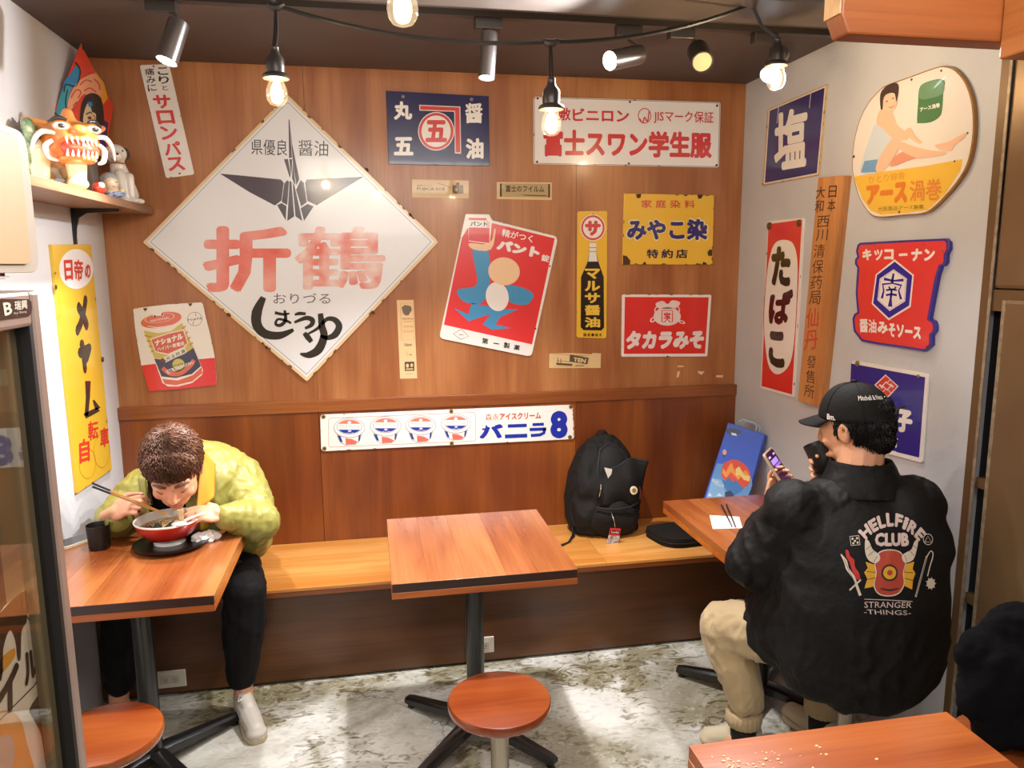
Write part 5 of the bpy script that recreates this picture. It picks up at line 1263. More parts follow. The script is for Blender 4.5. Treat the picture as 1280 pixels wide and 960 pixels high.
def bagart():
    s = Sign('front_print', 'x', 'x', [(322, 70), (680, 185), (430, 1150), (40, 1080)], C14, (TLb+nb*.0002, nb), '#2c58cc', thick=.0004, bevel=0, layer_step=.0003)
    s.poly([(200, 500), (250, 480), (440, 470), (560, 640), (520, 800), (380, 1100), (60, 1060), (100, 820)], '#5b93cf', 1, 'sky_picture', smooth=3)
    s.poly([(130, 740), (170, 640), (250, 640), (280, 720), (300, 860), (110, 860)], '#7fb2e0', 2, 'sky_picture', smooth=3)
    s.poly([(252, 580), (270, 490), (320, 450), (390, 438), (470, 470), (530, 540), (545, 620), (530, 680), (470, 720), (400, 690), (290, 640)], '#d6452c', 3, 'balloon_picture', smooth=4)
    s.poly([(270, 520), (300, 560), (340, 480), (360, 470), (395, 570), (430, 500), (470, 560), (500, 540), (540, 610), (530, 660), (490, 640), (460, 600), (420, 640), (390, 600), (350, 560), (300, 620), (262, 570)], '#e8963a', 4, 'balloon_picture')
    s.poly([(395, 530), (430, 505), (480, 590), (540, 600), (535, 650), (480, 640), (440, 590), (400, 600)], '#e8c877', 5, 'balloon_picture')
    s.poly([(262, 630), (290, 650), (330, 610), (360, 660), (400, 640), (440, 690), (480, 720), (440, 760), (380, 790), (320, 760), (280, 700)], '#2f73b8', 5, 'balloon_picture')
    s.poly([(290, 760), (345, 745), (380, 790), (360, 830), (290, 815)], '#14305e', 6, 'balloon_picture')
    s.ell(286, 362, 20, 28, '#dca888', 3, name='balloon_picture'); s.poly([(265, 385), (300, 392), (275, 425)], '#23408e', 3, 'balloon_picture')
    s.poly([(300, 140), (345, 120), (440, 140), (450, 165), (400, 185), (330, 180)], '#3a4a68', 3, 'clip_picture', smooth=3); s.poly([(350, 165), (400, 175), (410, 200), (360, 190)], '#d9e2ee', 4, 'clip_picture')
    s.text('高級麵', [(165, 615), (230, 650), (215, 690), (155, 655)], '#cfe0f2', 5, .01); s.text('仕込み', [(190, 655), (290, 680), (275, 720), (180, 690)], '#cfe0f2', 5, .01)
    s.poly([(115, 800), (140, 765), (160, 805)], '#cfe0f2', 3, 'sky_picture'); s.poly([(205, 800), (230, 770), (270, 800)], '#cfe0f2', 3, 'sky_picture')
    o = s.done(); l_ = o.location-wloc(gb); o.parent = gb; o.location = l_
    for k in ('label', 'category'): del o[k]
bagart()
for k in (0, 1):
    o_ = dpt_*(.1+.8*k); a = TLb.lerp(TRb, .25)+o_; b = TLb.lerp(TRb, .72)+o_; up = (TLb-BLb).normalized()*.028
    G().tube([a, a+up*.8, a.lerp(b, .2)+up*1.25, a.lerp(b, .8)+up*1.25, b+up*.8, b], .003, 6).build('handle', mat('pale_blue_cord', '#a9c4de', .5), gb, smooth='all')

# ------------------------------------------------------------------ shelf on the left wall and figurines
SZ = 1.851
M_shelf = wood('shelf_wood', '#80583c', '#9c7152', 'y', 1, .45, .15, fine=.4, var=.02)
sh = thing('wall_shelf', 'wooden shelf high on the left wall carrying the figurines', 'shelf', (.1, -.7, SZ))
G().box(.001, .200, -1.35, -.014, SZ, SZ+.028).build('board', M_shelf, sh, bevel=.0015)
for yy in (-.322, -1.15):
    g = G().box(.0005, .005, yy-.014, yy+.014, SZ-.14, SZ-.0005).build('bracket', M_iron, sh)
    o_ = [(0.005, SZ-.006), (.16, SZ-.006), (.16, SZ-.010), (.05, SZ-.016), (.022, SZ-.034), (.012, SZ-.07), (.005, SZ-.13)]
    G().prism([(x, yy-.004, z) for x, z in o_], (0, .008, 0)).build('rib', M_iron, g, smooth=False)
    G().box(.005, .165, yy-.014, yy+.014, SZ-.0055, SZ-.0005).build('bracket', M_iron, sh)
S1 = SZ+.0283
def glaze(n, c, **k): return mat(n, c, .22, coat=.4, **k)
M_or = glaze('orange_glaze', '#d97a30', var=.7, vscale=9, vcol='#eab070'); M_cr = glaze('cream_glaze', '#ecdcb8', var=.6, vscale=9, vcol='#e8c070'); M_rd = glaze('red_glaze', '#c8402a'); M_gn = glaze('green_striped_glaze', '#b8c8a0', var=.9, vscale=50, vcol='#3f7a58')
M_wh = glaze('white_glaze', '#e6e0d6'); M_gy = glaze('dark_glaze', '#3a3836')
ps_ = [U(a, b, 'x', .1) for a, b in ((85, 225), (88, 180), (150, 225))]
# lion dog; local frame: origin on the shelf, +X to the right of the photo (towards the back wall), F towards the room
def lion():
    c = U(88, 182, 'x', .140); B = Vector((.105, c.y, S1))
    t = thing('lion_figurine', 'orange and cream ceramic lion dog with an open red mouth on the shelf', 'figurine', tuple(B))
    fx = Vector((.62, -.78, .06)).normalized(); up = Vector((0, 0, 1)); sd = up.cross(fx).normalized(); up = fx.cross(sd)
    Mh = Matrix((sd, fx, up)).transposed()           # sd: towards the right of the photo
    def Hh(x, y, z): return c+Mh @ Vector((x*1.15, y*1.15, z*1.15))
    b0 = Vector((c.x, c.y, S1))
    fb = Vector((.35, -.94, 0)).normalized(); sb = fb.cross(Vector((0, 0, 1)))
    def L(x, y, z): return Vector((min(b0.x, .10), b0.y, S1))+sb*x+fb*y+Vector((0, 0, z))
    g = G()
    g.cone(L(0, -.02, .135), L(-.01, -.17, .115), .066, .062)
    for x, y in ((-.048, .035), (.052, .03), (-.045, -.17), (.04, -.17)):
        g.cone(L(x, y, .12), L(x, y+.005, .03), .036, .026); g.ell(L(x, y+.025, .019), (.031, .035, .019))
    g = remeshed(g, .004, 4); g.build('body', M_cr, t, smooth='all')
    R3_ = lambda *r: tuple(q*1.15 for q in r)
    g = G(); g.ell(c, R3_(.078, .062, .060), Mh); g.ell(Hh(0, .045, .014), R3_(.056, .035, .026), Mh); g.ell(Hh(0, .035, -.044), R3_(.05, .045, .014), Mh); g.ell(Hh(0, -.01, .03), R3_(.07, .05, .045), Mh)
    for s_ in (-1, 1):
        g.ell(Hh(.036*s_, .050, .038), R3_(.026, .02, .018), Mh); g.cone(Hh(.06*s_, -.01, .045), Hh(.098*s_, -.02, .062), .022, .010)
    g.ell(Hh(0, .080, .028), R3_(.022, .014, .014), Mh); g.cone(Hh(0, 0, .06), Hh(0, .005, .084), .03, .018)
    g = remeshed(g, .004, 3); hd = g.build('head', M_or, t, smooth='all')
    g = G().ell(Hh(0, .062, -.018), R3_(.048, .026, .026), Mh); g.build('mouth', M_rd, hd, smooth='all')
    for k in range(7):
        x = (k-3)*.012
        G().cone(Hh(x, .088-abs(x)*.3, .004), Hh(x, .092-abs(x)*.3, -.010), 0.0046, .0016, n=8).build('tooth', M_wh, hd, smooth='all')
        G().cone(Hh(x, .083-abs(x)*.3, -.040), Hh(x, .088-abs(x)*.3, -.026), 0.0046, .0016, n=8).build('tooth', M_wh, hd, smooth='all')
    for s_ in (-1, 1):
        G().ell(Hh(.040*s_, .062, .036), R3_(.021, .011, .011), Mh).build('eye', M_wh, hd, smooth='all')
        G().ell(Hh(.042*s_, .072, .035), R3_(.009, .004, .006), Mh).build('pupil', M_gy, hd, smooth='all')
        G().stube([Hh(.026*s_, .068, .052), Hh(.046*s_, .062, .058), Hh(.066*s_, .05, .046)], [.004, .007, .003], 8).build('brow', M_gy, hd, smooth='all')
        G().stube([Hh(.05*s_, .05, .018), Hh(.078*s_, .04, .022), Hh(.098*s_, .03, .0), Hh(.105*s_, .02, -.035)], [.006, .009, .007, .002], 8).build('whisker_tuft', M_wh, hd, smooth='all')
        G().stube([Hh(.058*s_, .045, .0), Hh(.074*s_, .035, -.014), Hh(.068*s_, .035, -.042), Hh(.05*s_, .045, -.052)], [.006, .009, .008, .003], 8).build('cheek_tuft', M_wh, hd, smooth='all')
    for k in range(4):
        a = Hh(-.085, -.01-.012*k, .035-.034*k)
        G().stube([a, a+Vector((-.006, -.02, .014)), a+Vector((.0, -.036, -.006)), a+Vector((.004, -.024, -.036)), a+Vector((.0, -.006, -.045))], [.014, .018, .018, .014, .006], 10).build('mane_curl', M_gn, t, smooth='all')
    G().stube([L(-.01, -.22, .13), L(-.03, -.26, .17), L(-.02, -.27, .23), L(-.0, -.25, .25)], [.014, .018, .016, .006], 10).build('tail', M_or, t, smooth='all')
lion()
def at_shelf(px, py, x): p = U(px, py, 'x', x); return Vector((x, p.y, S1))
# white dog
b = at_shelf(155, 262, .13); b.z = S1
t = thing('dog_figurine', 'white ceramic sitting dog with one dark ear at the right end of the shelf', 'figurine', tuple(b))
def Ld(x, y, z):
    a_ = math.radians(-52); return b+Vector((y*math.cos(a_)-x*math.sin(a_), y*math.sin(a_)+x*math.cos(a_), z))
g = G(); g.cone(Ld(.012, -.005, .05), Ld(-.012, .01, .135), .046, .03); g.ell(Ld(.03, -.01, .038), (.034, .04, .038)); g.cone(Ld(-.02, .035, .11), Ld(-.018, .05, .015), .018, .012); g.cone(Ld(.012, .045, .10), Ld(.012, .055, .015), .017, .012)
g.ell(Ld(-.018, .06, .010), (.018, .013, .010)); g.ell(Ld(.014, .065, .010), (.018, .013, .010)); g.ell(Ld(.045, .03, .012), (.024, .015, .012))
g.ell(Ld(-.022, .02, .185), (.040, .038, .036)); g.ell(Ld(-.032, .052, .172), (.022, .022, .018)); g.cone(Ld(-.012, .01, .13), Ld(-.02, .018, .17), .028, .026)
g = remeshed(g, .004, 3); dg = g.build('body', M_wh, t, smooth='all')
G().ell(Ld(.022, .008, .190), (.014, .012, .022), Matrix.Rotation(.4, 3, 'X')).build('ear', M_gy, t, smooth='all')
G().ell(Ld(-.066, .01, .188), (.012, .010, .018)).build('ear', M_wh, t, smooth='all')
G().ell(Ld(-.036, .073, .178), (.004, .006, .005)).build('nose', M_gy, t, smooth='all')
for q_ in (-.046, -.010): G().ell(Ld(q_, .056, .193), (.003, .0035, .004)).build('eye', M_gy, t, smooth='all')
G().tube([Ld(-.022+.030*math.cos(a_), .016+.030*math.sin(a_), .150) for a_ in [2*PI*i/16 for i in range(17)]], .003, 6).build('collar', mat('collar_brown', '#9a6a4a', .5), t, smooth='all')
# child figurine
b2_ = at_shelf(142, 256, .165)
t = thing('child_figurine', 'small reclining child figurine with a grey cap and blue patterned sleeve on the shelf', 'figurine', tuple(b2_))
def Lc(x, y, z):
    a_ = math.radians(-50); return b2_+Vector((y*math.cos(a_)-x*math.sin(a_), y*math.sin(a_)+x*math.cos(a_), z))
g = G(); g.ell(Lc(-.005, 0, .055), (.026, .032, .034)); g.ell(Lc(.0, .02, .046), (.008, .01, .008)); g.cone(Lc(.02, -.01, .02), Lc(-.01, 0, .03), .02, .018); g.ell(Lc(.028, .015, .030), (.010, .012, .010))
g = remeshed(g, .003, 3); g.build('body', glaze('pale_skin_glaze', '#e0c8a8'), t, smooth='all')
G().ell(Lc(-.005, -.006, .068), (.029, .034, .026)).build('cap', glaze('grey_cap_glaze', '#9aa0a4'), t, smooth='all')
g = G().cone(Lc(-.015, .01, .012), Lc(.03, .016, .020), .012, .010); g.build('sleeve', mat('blue_pattern_glaze', '#31548e', .25, coat=.4, var=.9, vscale=140, vcol='#c8d4e4'), t, smooth='all')
for q_ in (-.016, .006): G().tube([Lc(q_-.004, .026, .058), Lc(q_, .0275, .0575), Lc(q_+.004, .026, .058)], .0009, 5).build('eye', M_gy, t, smooth='all')
G().tube([Lc(-.010, .0275, .043), Lc(-.005, .029, .042), Lc(.0, .0275, .043)], .001, 5).build('mouth', M_rd, t, smooth='all')
# red round doll
b3_ = at_shelf(126, 252, .175)
t = thing('round_doll', 'small red round doll with a white face beside the child figurine', 'figurine', tuple(b3_))
G().ell(b3_+Vector((0, -.004, .022)), (.021, .026, .022)).build('body', M_rd, t, smooth='all')
fc = G().ell(b3_+Vector((.010, -.014, .030)), (.012, .014, .012)).build('face', M_wh, t, smooth='all')
for q_ in (-.020, -.008): G().ell(b3_+Vector((.013-(q_+.014)*-.9, q_-.012+(q_+.014)*.2, .032)), (.0018, .0022, .0022)).build('eye', M_gy, fc, smooth='all')
# kite with a painted warrior, behind the figurines
T_, R__, L_ = U(100, 52, 'y', -.20), U(142, 131, 'y', -.03), U(60, 178, 'y', -.34)
T_.x = max(T_.x, .012); L_.x = max(L_.x, .012)
nk = (R__-T_).cross(L_-T_).normalized()
if nk.y > 0: nk = -nk
CK = (20, 40, 4)
s = Sign('painted_kite', 'pointed paper kite painted with a warrior, standing behind the lion figurine', 'kite', [(320, 70), (345, 100), (488, 372), (448, 590), (300, 640), (110, 640), (112, 425), (196, 385), (320, 70)][:-1], CK, (T_, nk), '#d8452e', thick=.002, bevel=0, rough=.6, layer_step=.0004)
s.poly([(268, 215), (305, 165), (322, 195), (300, 270), (262, 290), (235, 262)], '#2f86b8', 1, 'painting', smooth=3)
s.poly([(200, 395), (240, 268), (275, 278), (258, 350), (240, 420), (200, 430)], '#2f9ab0', 2, 'painting', smooth=3)
s.line([(296, 150), (322, 195), (300, 270), (250, 262), (240, 300)], 7, '#2a2420', 3, 'painting', smooth=3)
s.line([(258, 290), (248, 350), (262, 420), (300, 440)], 6, '#2a2420', 3, 'painting', smooth=3)
s.poly([(262, 340), (300, 260), (350, 222), (400, 212), (432, 290), (400, 330), (340, 310), (300, 360), (262, 400)], '#e8a27c', 3, 'painting', smooth=3)
for a_ in (((275, 330), (300, 290), (325, 300), (310, 330)), ((320, 265), (350, 240), (380, 250)), ((340, 295), (370, 280), (400, 300)), ((285, 370), (305, 350), (290, 395)), ((390, 235), (415, 260), (420, 290))): s.line(a_, 6, '#c44a2c', 4, 'painting', smooth=4)
s.poly([(395, 195), (440, 255), (460, 330), (430, 370), (400, 280)], '#e8a030', 2, 'painting')
s.poly([(430, 370), (462, 332), (488, 372), (462, 452), (440, 440)], '#d5402c', 2, 'painting')
s.poly([(322, 400), (340, 330), (380, 305), (425, 330), (440, 420), (432, 500), (400, 520), (330, 480)], '#2c2724', 4, 'painting', smooth=3)
s.poly([(335, 440), (345, 385), (365, 350), (380, 400), (400, 410), (395, 480), (372, 500), (345, 480)], '#d8c49c', 5, 'painting', smooth=2)
s.poly([(356, 350), (378, 348), (384, 368), (366, 376)], '#3b7fc0', 6, 'painting'); s.line([(350, 412), (372, 400), (380, 408)], 7, '#3a2a24', 6, 'painting'); s.ell(368, 430, 11, 9, '#b8402e', 6); s.ell(368, 430, 5, 5, '#2a2020', 7); s.line([(352, 466), (372, 470)], 5, '#a83a2c', 6, 'painting'); s.line([(386, 412), (396, 430), (390, 460)], 4, '#a83a2c', 6, 'painting')
s.poly([(400, 500), (440, 440), (462, 455), (448, 590), (400, 590)], '#33306a', 3, 'painting'); s.poly([(112, 425), (196, 400), (230, 430), (120, 470)], '#3a2430', 3, 'painting')
o = s.done()
G().tube([T_+Vector((0, .004, .012)), T_+(R__+L_-2*T_)*.75+Vector((0, .006, 0))], .003, 6).build('spine', mat('bamboo', '#b08a50', .6), o, smooth='all')

# ------------------------------------------------------------------ dark coat on a stool at the right edge
cc = U(1264, 842, 'y', -2.02)
g = G()
for dx, dy, dz_, r in ((0, 0, 0, .10), (.03, .02, .06, .09), (-.04, .01, -.05, .085), (-.06, .03, .03, .06), (.05, -.02, -.08, .10), (-.02, 0, -.11, .07), (.08, .02, .05, .09), (.12, 0, -.03, .1), (.03, .02, .07, .07)):
    g.ell((cc.x+dx, cc.y+dy, cc.z+dz_), (r, r*.8, r))
g = remeshed(g, .008, 3); ns = vnormals(g)
g.v = [v+n*(.014*noise.noise(Vector((v.x*18, v.y*18, v.z*9)))+.006*noise.noise(v*45)) for v, n in zip(g.v, ns)]
mnz = min(v.z for v in g.v)
o = g.build('dark_coat', mat('black_wool', '#070608', .95, spec=.12, bump=.3, bscale=60), None, smooth='all'); tag(o, 'crumpled black coat piled on a stool by the brown steel door', 'coat')
stool(cc.x+.03, cc.y, 'round stool under the black coat at the right edge', r=.13, z=mnz+.002)
# ------------------------------------------------------------------ people
M_skin = mat('skin_light', '#d9a07c', .48, sss=.12, var=.35, vscale=14, vcol='#c88468', bump=.03, bscale=200)
M_skin2 = mat('skin_warm', '#d39a74', .5, sss=.12, var=.35, vscale=14, vcol='#c07a5c', bump=.03, bscale=200)
def basis(fwd, up=(0, 0, 1)):
    f = Vector(fwd).normalized(); r = f.cross(Vector(up)).normalized(); u = r.cross(f)
    return Matrix((r, f, u)).transposed()          # columns: right, forward, up
def head(g, c, B, s=1.):
    def P(x, y, z): return Vector(c)+B @ Vector((x*s, y*s, z*s))
    E_ = lambda x, y, z, a, b, d: g.ell(P(x, y, z), (a*s, b*s, d*s), B, 22, 14)
    E_(0, -.012, .035, .076, .095, .088); E_(0, .02, -.01, .066, .076, .085); E_(0, .040, -.062, .046, .046, .042); E_(0, .058, -.094, .022, .022, .018)
    for k in (-1, 1):
        E_(.036*k, .060, -.025, .024, .022, .024); E_(.045*k, .01, -.06, .018, .04, .035)
        g.cone(P(.012*k, .088, .034), P(.048*k, .072, .036), .010*s, .007*s)
        E_(.031*k, .074, .012, .0165, .013, .010)
        g.cone(P(.006*k, .098, -.028), P(.013*k, .092, -.030), .008*s, .007*s)
        # ear
        E_(.077*k, -.008, -.004, .007, .018, .031); g.tube([P(.079*k, .006, -.02), P(.083*k, .004, .008), P(.085*k, -.008, .024), P(.086*k, -.022, .012), P(.083*k, -.018, -.012), P(.079*k, -.004, -.03)], .0052*s, 8)
    g.cone(P(0, .086, .03), P(0, .104, -.020), .008*s, .0115*s); E_(0, .104, -.024, .0115, .011, .010)
    g.cone(P(-.018, .082, -.054), P(.018, .082, -.054), .0065*s, .0065*s); g.cone(P(-.014, .081, -.064), P(.014, .081, -.064), .0072*s, .0072*s); E_(0, .080, -.058, .012, .012, .009)
    return P
def hand(g, wrist, fwd, palm_n, thumb_side, curls, spread=.1, thumb=(.5, .3), s=1., fr=.0078):
    """fwd: wrist to knuckles, palm_n: out of the palm, thumb_side: +1/-1 along fwd x palm_n; curls: (mcp, pip) per finger, radians"""
    f = Vector(fwd).normalized(); n = Vector(palm_n); n = (n-f*n.dot(f)).normalized(); r = f.cross(n)*thumb_side
    w_ = Vector(wrist)
    Bm = Matrix((r, f, n)).transposed()
    g.ell(w_+f*.045*s, (.040*s, .050*s, .0145*s), Bm, 20, 12); g.cone(w_+r*.026*s+f*.035*s, w_+r*.02*s+f*.075*s, .013*s, .011*s); g.cone(w_-r*.024*s+f*.02*s, w_-r*.026*s+f*.07*s, .012*s, .010*s)
    g.cone(w_-f*.03*s, w_+f*.02*s, .024*s, .024*s, 1.15, n)
    tips = []
    for i, (ln, off) in enumerate(((.040, .027), (.044, .009), (.041, -.009), (.032, -.026))):
        a1, a2 = curls[i]; b = w_+f*(.082-.004*abs(i-1))*s+r*off*s
        d0 = (f+r*spread*(1.5-i)).normalized(); p = b; ang = 0; ps = [w_+f*.05*s+r*off*.9*s, b]
        for k, (q, da) in enumerate(((1, a1), (.62, a2), (.5, a2*.7))):
            ang += da; d = d0*math.cos(ang)+n*math.sin(ang); q_ = p+d*ln*q*s
            g.cone(p, q_, fr*s*(1-.07*k), fr*s*(1-.07*(k+1)), n=12); p = q_; ps.append(p)
        g.cone(ps[0], ps[1], fr*s*1.1, fr*s*1.02, n=12); tips.append(p)
    b = w_+f*.025*s+r*.030*s; t1, t2 = thumb
    d = (f*.7+r*.75+n*t1).normalized(); p1 = b+d*.042*s; g.cone(w_+f*.015*s+r*.018*s, b, .015*s, .014*s); g.cone(b, p1, .0135*s, .0105*s, n=12)
    d2 = (f*.85-r*.1+n*t2).normalized(); p2 = p1+d2*.030*s; g.cone(p1, p2, .0098*s, .0088*s, n=12); d3 = (d2+n*.25).normalized(); p3 = p2+d3*.022*s; g.cone(p2, p3, .0088*s, .007*s, n=12)
    tips.append(p3); return tips
def oval(c, rx, ry, az=0, n=40, e=1., z=None):
    ca, sa = math.cos(az), math.sin(az); out = []
    for j in range(n):
        a = 2*PI*j/n; x = rx*math.copysign(abs(math.cos(a))**e, math.cos(a)); y = ry*math.copysign(abs(math.sin(a))**e, math.sin(a))
        out.append(Vector((c[0]+x*ca-y*sa, c[1]+x*sa+y*ca, c[2])))
    return out
def fold(g, amp, sc_, seed=0., st=(1, 1, 1), fine=.35, mask=None):
    ns = vnormals(g); o = Vector((seed, seed*.7, seed*1.3)); out = []
    for v, n in zip(g.v, ns):
        p = Vector((v.x*st[0], v.y*st[1], v.z*st[2]))*sc_+o
        q = p+Vector((noise.noise(p*.7+o), noise.noise(p*.7-o), 0))*.8
        h = 1-2*abs(noise.noise(q)); h = h*.6+fine*(1-2*abs(noise.noise(q*2.3+o)))
        k = mask(v) if mask else 1
        out.append(v+n*(amp*(h-.45)*k))
    g.v = out; return g
def hairs(name, m, parent, pts, ln, w_, seed=1, up=None):
    """short tapering locks; pts = [(root, direction, normal)]"""
    rnd = random.Random(seed); g = G()
    for p, d, n in pts:
        L_ = ln*rnd.uniform(.7, 1.3); d = (d+Vector((rnd.gauss(0, .12), rnd.gauss(0, .12), rnd.gauss(0, .12)))).normalized(); s_ = d.cross(n).normalized()*w_*rnd.uniform(.7, 1.3)
        p = p-n*.003; a = p+d*L_*.5+n*.005; b = p+d*L_+n*.001*rnd.random()
        g.add([p-s_, p+s_, p+n*.004, a-s_*.8, a+s_*.8, a+n*.005, b], [(0, 1, 4, 3), (1, 2, 5, 4), (2, 0, 3, 5), (3, 4, 6), (4, 5, 6), (5, 3, 6)])
    o = g.build(name, m, parent, smooth='all', recalc=False); return o

# ---------- man eating at the left table
m1 = thing('person', 'man in a yellow-green windbreaker leaning over a ramen bowl and eating with chopsticks', 'person', (.40, -.35, BZ))
hc = Vector((.392, -.775, .968)); HB = basis((.10, -.80, -.60), (.07, -.60, .80))
g = G(); HP = head(g, hc, HB, 1.06)
neck0 = Vector((.385, -.60, .93))
g.cone(HP(0, -.02, -.05), neck0, .056, .062); g.cone(neck0, (.385, -.50, .84), .065, .09)
g.cone((.385, -.48, .80), (.40, -.30, .56), .12, .13, 1.2, (1, 0, 0))
for k, sh_, el_, wr_ in ((1, (.545, -.50, .845), (.625, -.66, .725), (.535, -.745, .785)), (-1, (.205, -.53, .83), (.15, -.60, .735), (.180, -.700, .79))):
    g.cone(sh_, el_, .045, .036); g.cone(el_, wr_, .036, .024); g.cone((.385, -.52, .85), sh_, .07, .05)
# left hand (right in the photo): holds a spoon at the bowl rim
wL = Vector((.530, -.745, .800)); tL = hand(g, wL, (-.82, -.42, .22), (-.1, .55, -.75), -1, ((.5, .9), (.55, .95), (.6, 1.0), (.65, 1.0)), .06, (.5, .5), .95)
wR = Vector((.172, -.715, .815)); tR = hand(g, wR, (.72, -.38, .42), (-.05, .70, -.65), 1, ((.6, .9), (.75, 1.0), (.95, 1.1), (1.05, 1.1)), .05, (.4, .5), .95)
for hp, kn, an, ft in (((.46, -.32, .52), (.575, -.70, .50), (.545, -.665, .10), (.60, -.80, .035)), ((.33, -.32, .52), (.19, -.72, .50), (.120, -.665, .12), (.10, -.80, .035))):
    g.cone(hp, kn, .075, .05); g.cone(kn, an, .048, .034); g.cone(an, (an[0], an[1], .05), .033, .036); g.cone((an[0], an[1], .045), ft, .036, .032)
g.ell((.395, -.31, .54), (.15, .11, .09))
g = remeshed(g, .0042, 3, factor=.45)
b1 = g.build('body', M_skin, m1, smooth='all', recalc=False)
# trousers
M_pants = mat('black_cotton', '#0e0c0c', .85, spec=.2, bump=.2, bscale=60)
g = G()
g.ell((.395, -.30, .52), (.175, .14, .10))
for hp, kn, an in (((.47, -.33, .515), (.582, -.715, .495), (.545, -.675, .155)), ((.32, -.33, .515), (.19, -.725, .50), (.128, -.675, .175))):
    g.cone(hp, kn, .098, .076); g.cone(kn, Vector(kn).lerp(Vector(an), .5), .076, .073); g.cone(Vector(kn).lerp(Vector(an), .5), an, .073, .052)
g = remeshed(g, .0065, 4); fold(g, .010, 8, 3.1, (1, 1, .8))
g.build('trousers', M_pants, m1, smooth='all', recalc=False)
# shirt
M_shirt = mat('black_jersey', '#100e0e', .85, spec=.2, bump=.15, bscale=40)
g = G(); g.cone((.37, -.565, .885), (.385, -.42, .66), .100, .14, 1.2, (1, 0, 0)); g.cone(neck0+Vector((-.02, -.0, -.03)), (.37, -.55, .83), .058, .09)
g = remeshed(g, .007, 3); fold(g, .006, 9, 1.1); g.build('shirt', M_shirt, m1, smooth='all', recalc=False)
# windbreaker
M_jack = mat('yellow_green_nylon', '#8f8840', .45, bump=.5, bscale=16, var=.4, vscale=5, vcol='#9c954e')
M_lining = mat('yellow_lining', '#c08e2c', .5, bump=.2, bscale=20)
g = G()
g.cone((.40, -.50, .845), (.41, -.30, .60), .165, .175, 1.25, (1, 0, 0)); g.cone((.395, -.52, .86), (.52, -.49, .855), .105, .095); g.cone((.395, -.53, .86), (.245, -.52, .84), .10, .09)
g.cone((.36, -.50, .88), (.48, -.46, .88), .09, .09)
g.cone((.54, -.49, .845), (.635, -.655, .735), .095, .074); g.cone((.635, -.655, .74), (.552, -.735, .785), .072, .050)
g.cone((.22, -.52, .83), (.150, -.60, .755), .088, .072); g.cone((.150, -.60, .755), (.180, -.700, .785), .068, .046)
g.cone((.62, -.62, .72), (.56, -.44, .60), .07, .085)
g = remeshed(g, .0065, 4)
def fmask(v): return 1
fold(g, .015, 8, 7.7, (1.2, 1.2, .6), .35); fold(g, .0035, 22, 3.3, (1, .8, 1), .4)
# open front: cut the jacket away over the black shirt
def cut(g, test):
    keep = [not test(sum((g.v[i] for i in f), Vector((0, 0, 0)))/len(f)) for f in g.f]
    g.f = [f for f, k in zip(g.f, keep) if k]; return g
def v_open(c):
    t = (c.z-.60)/.28
    return c.y < -.46 and c.z < .93 and (.29-.035*t) < c.x < (.385+.01*t) 
cut(g, v_open)
jo = g.build('windbreaker', M_jack, m1, smooth='all', recalc=False)
md = jo.modifiers.new('thick', 'SOLIDIFY'); md.thickness = .004; md.offset = -1
# cuffs, lapel edges, yellow collar
for w_, e_, r in (((.540, -.748, .789), (.572, -.722, .776), .044), ((.182, -.712, .800), (.177, -.685, .778), .041)):
    d = (Vector(e_)-Vector(w_)).normalized(); g = G(); g.tube([Vector(w_)-d*.004, Vector(w_), Vector(w_)+d*.02, Vector(e_)+d*.012], [r*.86, r*.93, r, r*1.03], 20); g = remeshed(g, .004, 2); fold(g, .004, 30, 2)
    g.build('cuff', M_jack, jo, smooth='all', recalc=False)
cq = [U(252, 562, 'y', -.68), U(268, 580, 'y', -.62), U(267, 622, 'y', -.70), U(245, 640, 'y', -.76)]
sheet(lambda u, v: bil(cq, u, v, (0, -.02, .0)), 10, 12, .010, 'collar', M_lining, jo)
sheet(lambda u, v: Vector((.425, -.632, .70+.20*v))+Vector((.03*u+.02*v, .03*u-.02*math.sin(PI*v), 0)), 6, 12, .008, 'lapel', M_lining, jo)
sheet(lambda u, v: Vector((.275-.025*v, -.635+.04*v, .69+.22*v))+Vector((-.022*u, .01*u-.015*math.sin(PI*v), 0)), 6, 14, .008, 'lapel', M_jack, jo)
# hair
M_hair = mat('brown_hair', '#5a3420', .42, bump=.5, bscale=120, stretch=(1, 1, .2), var=.7, vscale=30, vcol='#7c5238')
g = G()
g.ell(HP(0, -.020, .052), (.090, .108, .092), HB, 28, 18); g.ell(HP(0, -.045, .0), (.083, .085, .085), HB, 24, 14); g.ell(HP(0, .035, .085), (.072, .062, .045), HB, 20, 12)
g = remeshed(g, .005, 3)
HBi = HB.inverted(); 
def hl(p): return HBi @ (p-hc)/1.06
def not_hair(c):
    q = hl(c); lim = .052+.010*math.sin(q.x*60)+(.0 if abs(q.x) < .05 else -.25*(abs(q.x)-.05))
    return (q.y > .030 and q.z < lim) or (q.y > -.01 and q.z < .028 and abs(q.x) > .05) or (q.z < -.06)
g2 = G(); g2.v = list(g.v); g2.f = list(g.f); cut(g2, not_hair)
ho = g2.build('hair', M_hair, m1, smooth='all', recalc=False)
rnd = random.Random(4); pts = []; ns = vnormals(g); used = [i for i, v in enumerate(g.v) if not not_hair(v)]
whorl = HP(.01, -.055, .135)
for i in rnd.sample(used, min(8000, len(used))):
    v = g.v[i]; n = ns[i]; d = (v-whorl); d = (d-n*d.dot(n))
    d = d.normalized() if d.length > 1e-5 else Vector((1, 0, 0)); d = (d+n.cross(d)*.3+n*.10).normalized()
    pts.append((v, d, n))
hairs('hair_locks', M_hair, ho, pts, .028, .0009, 3)['kind'] = 'stuff'
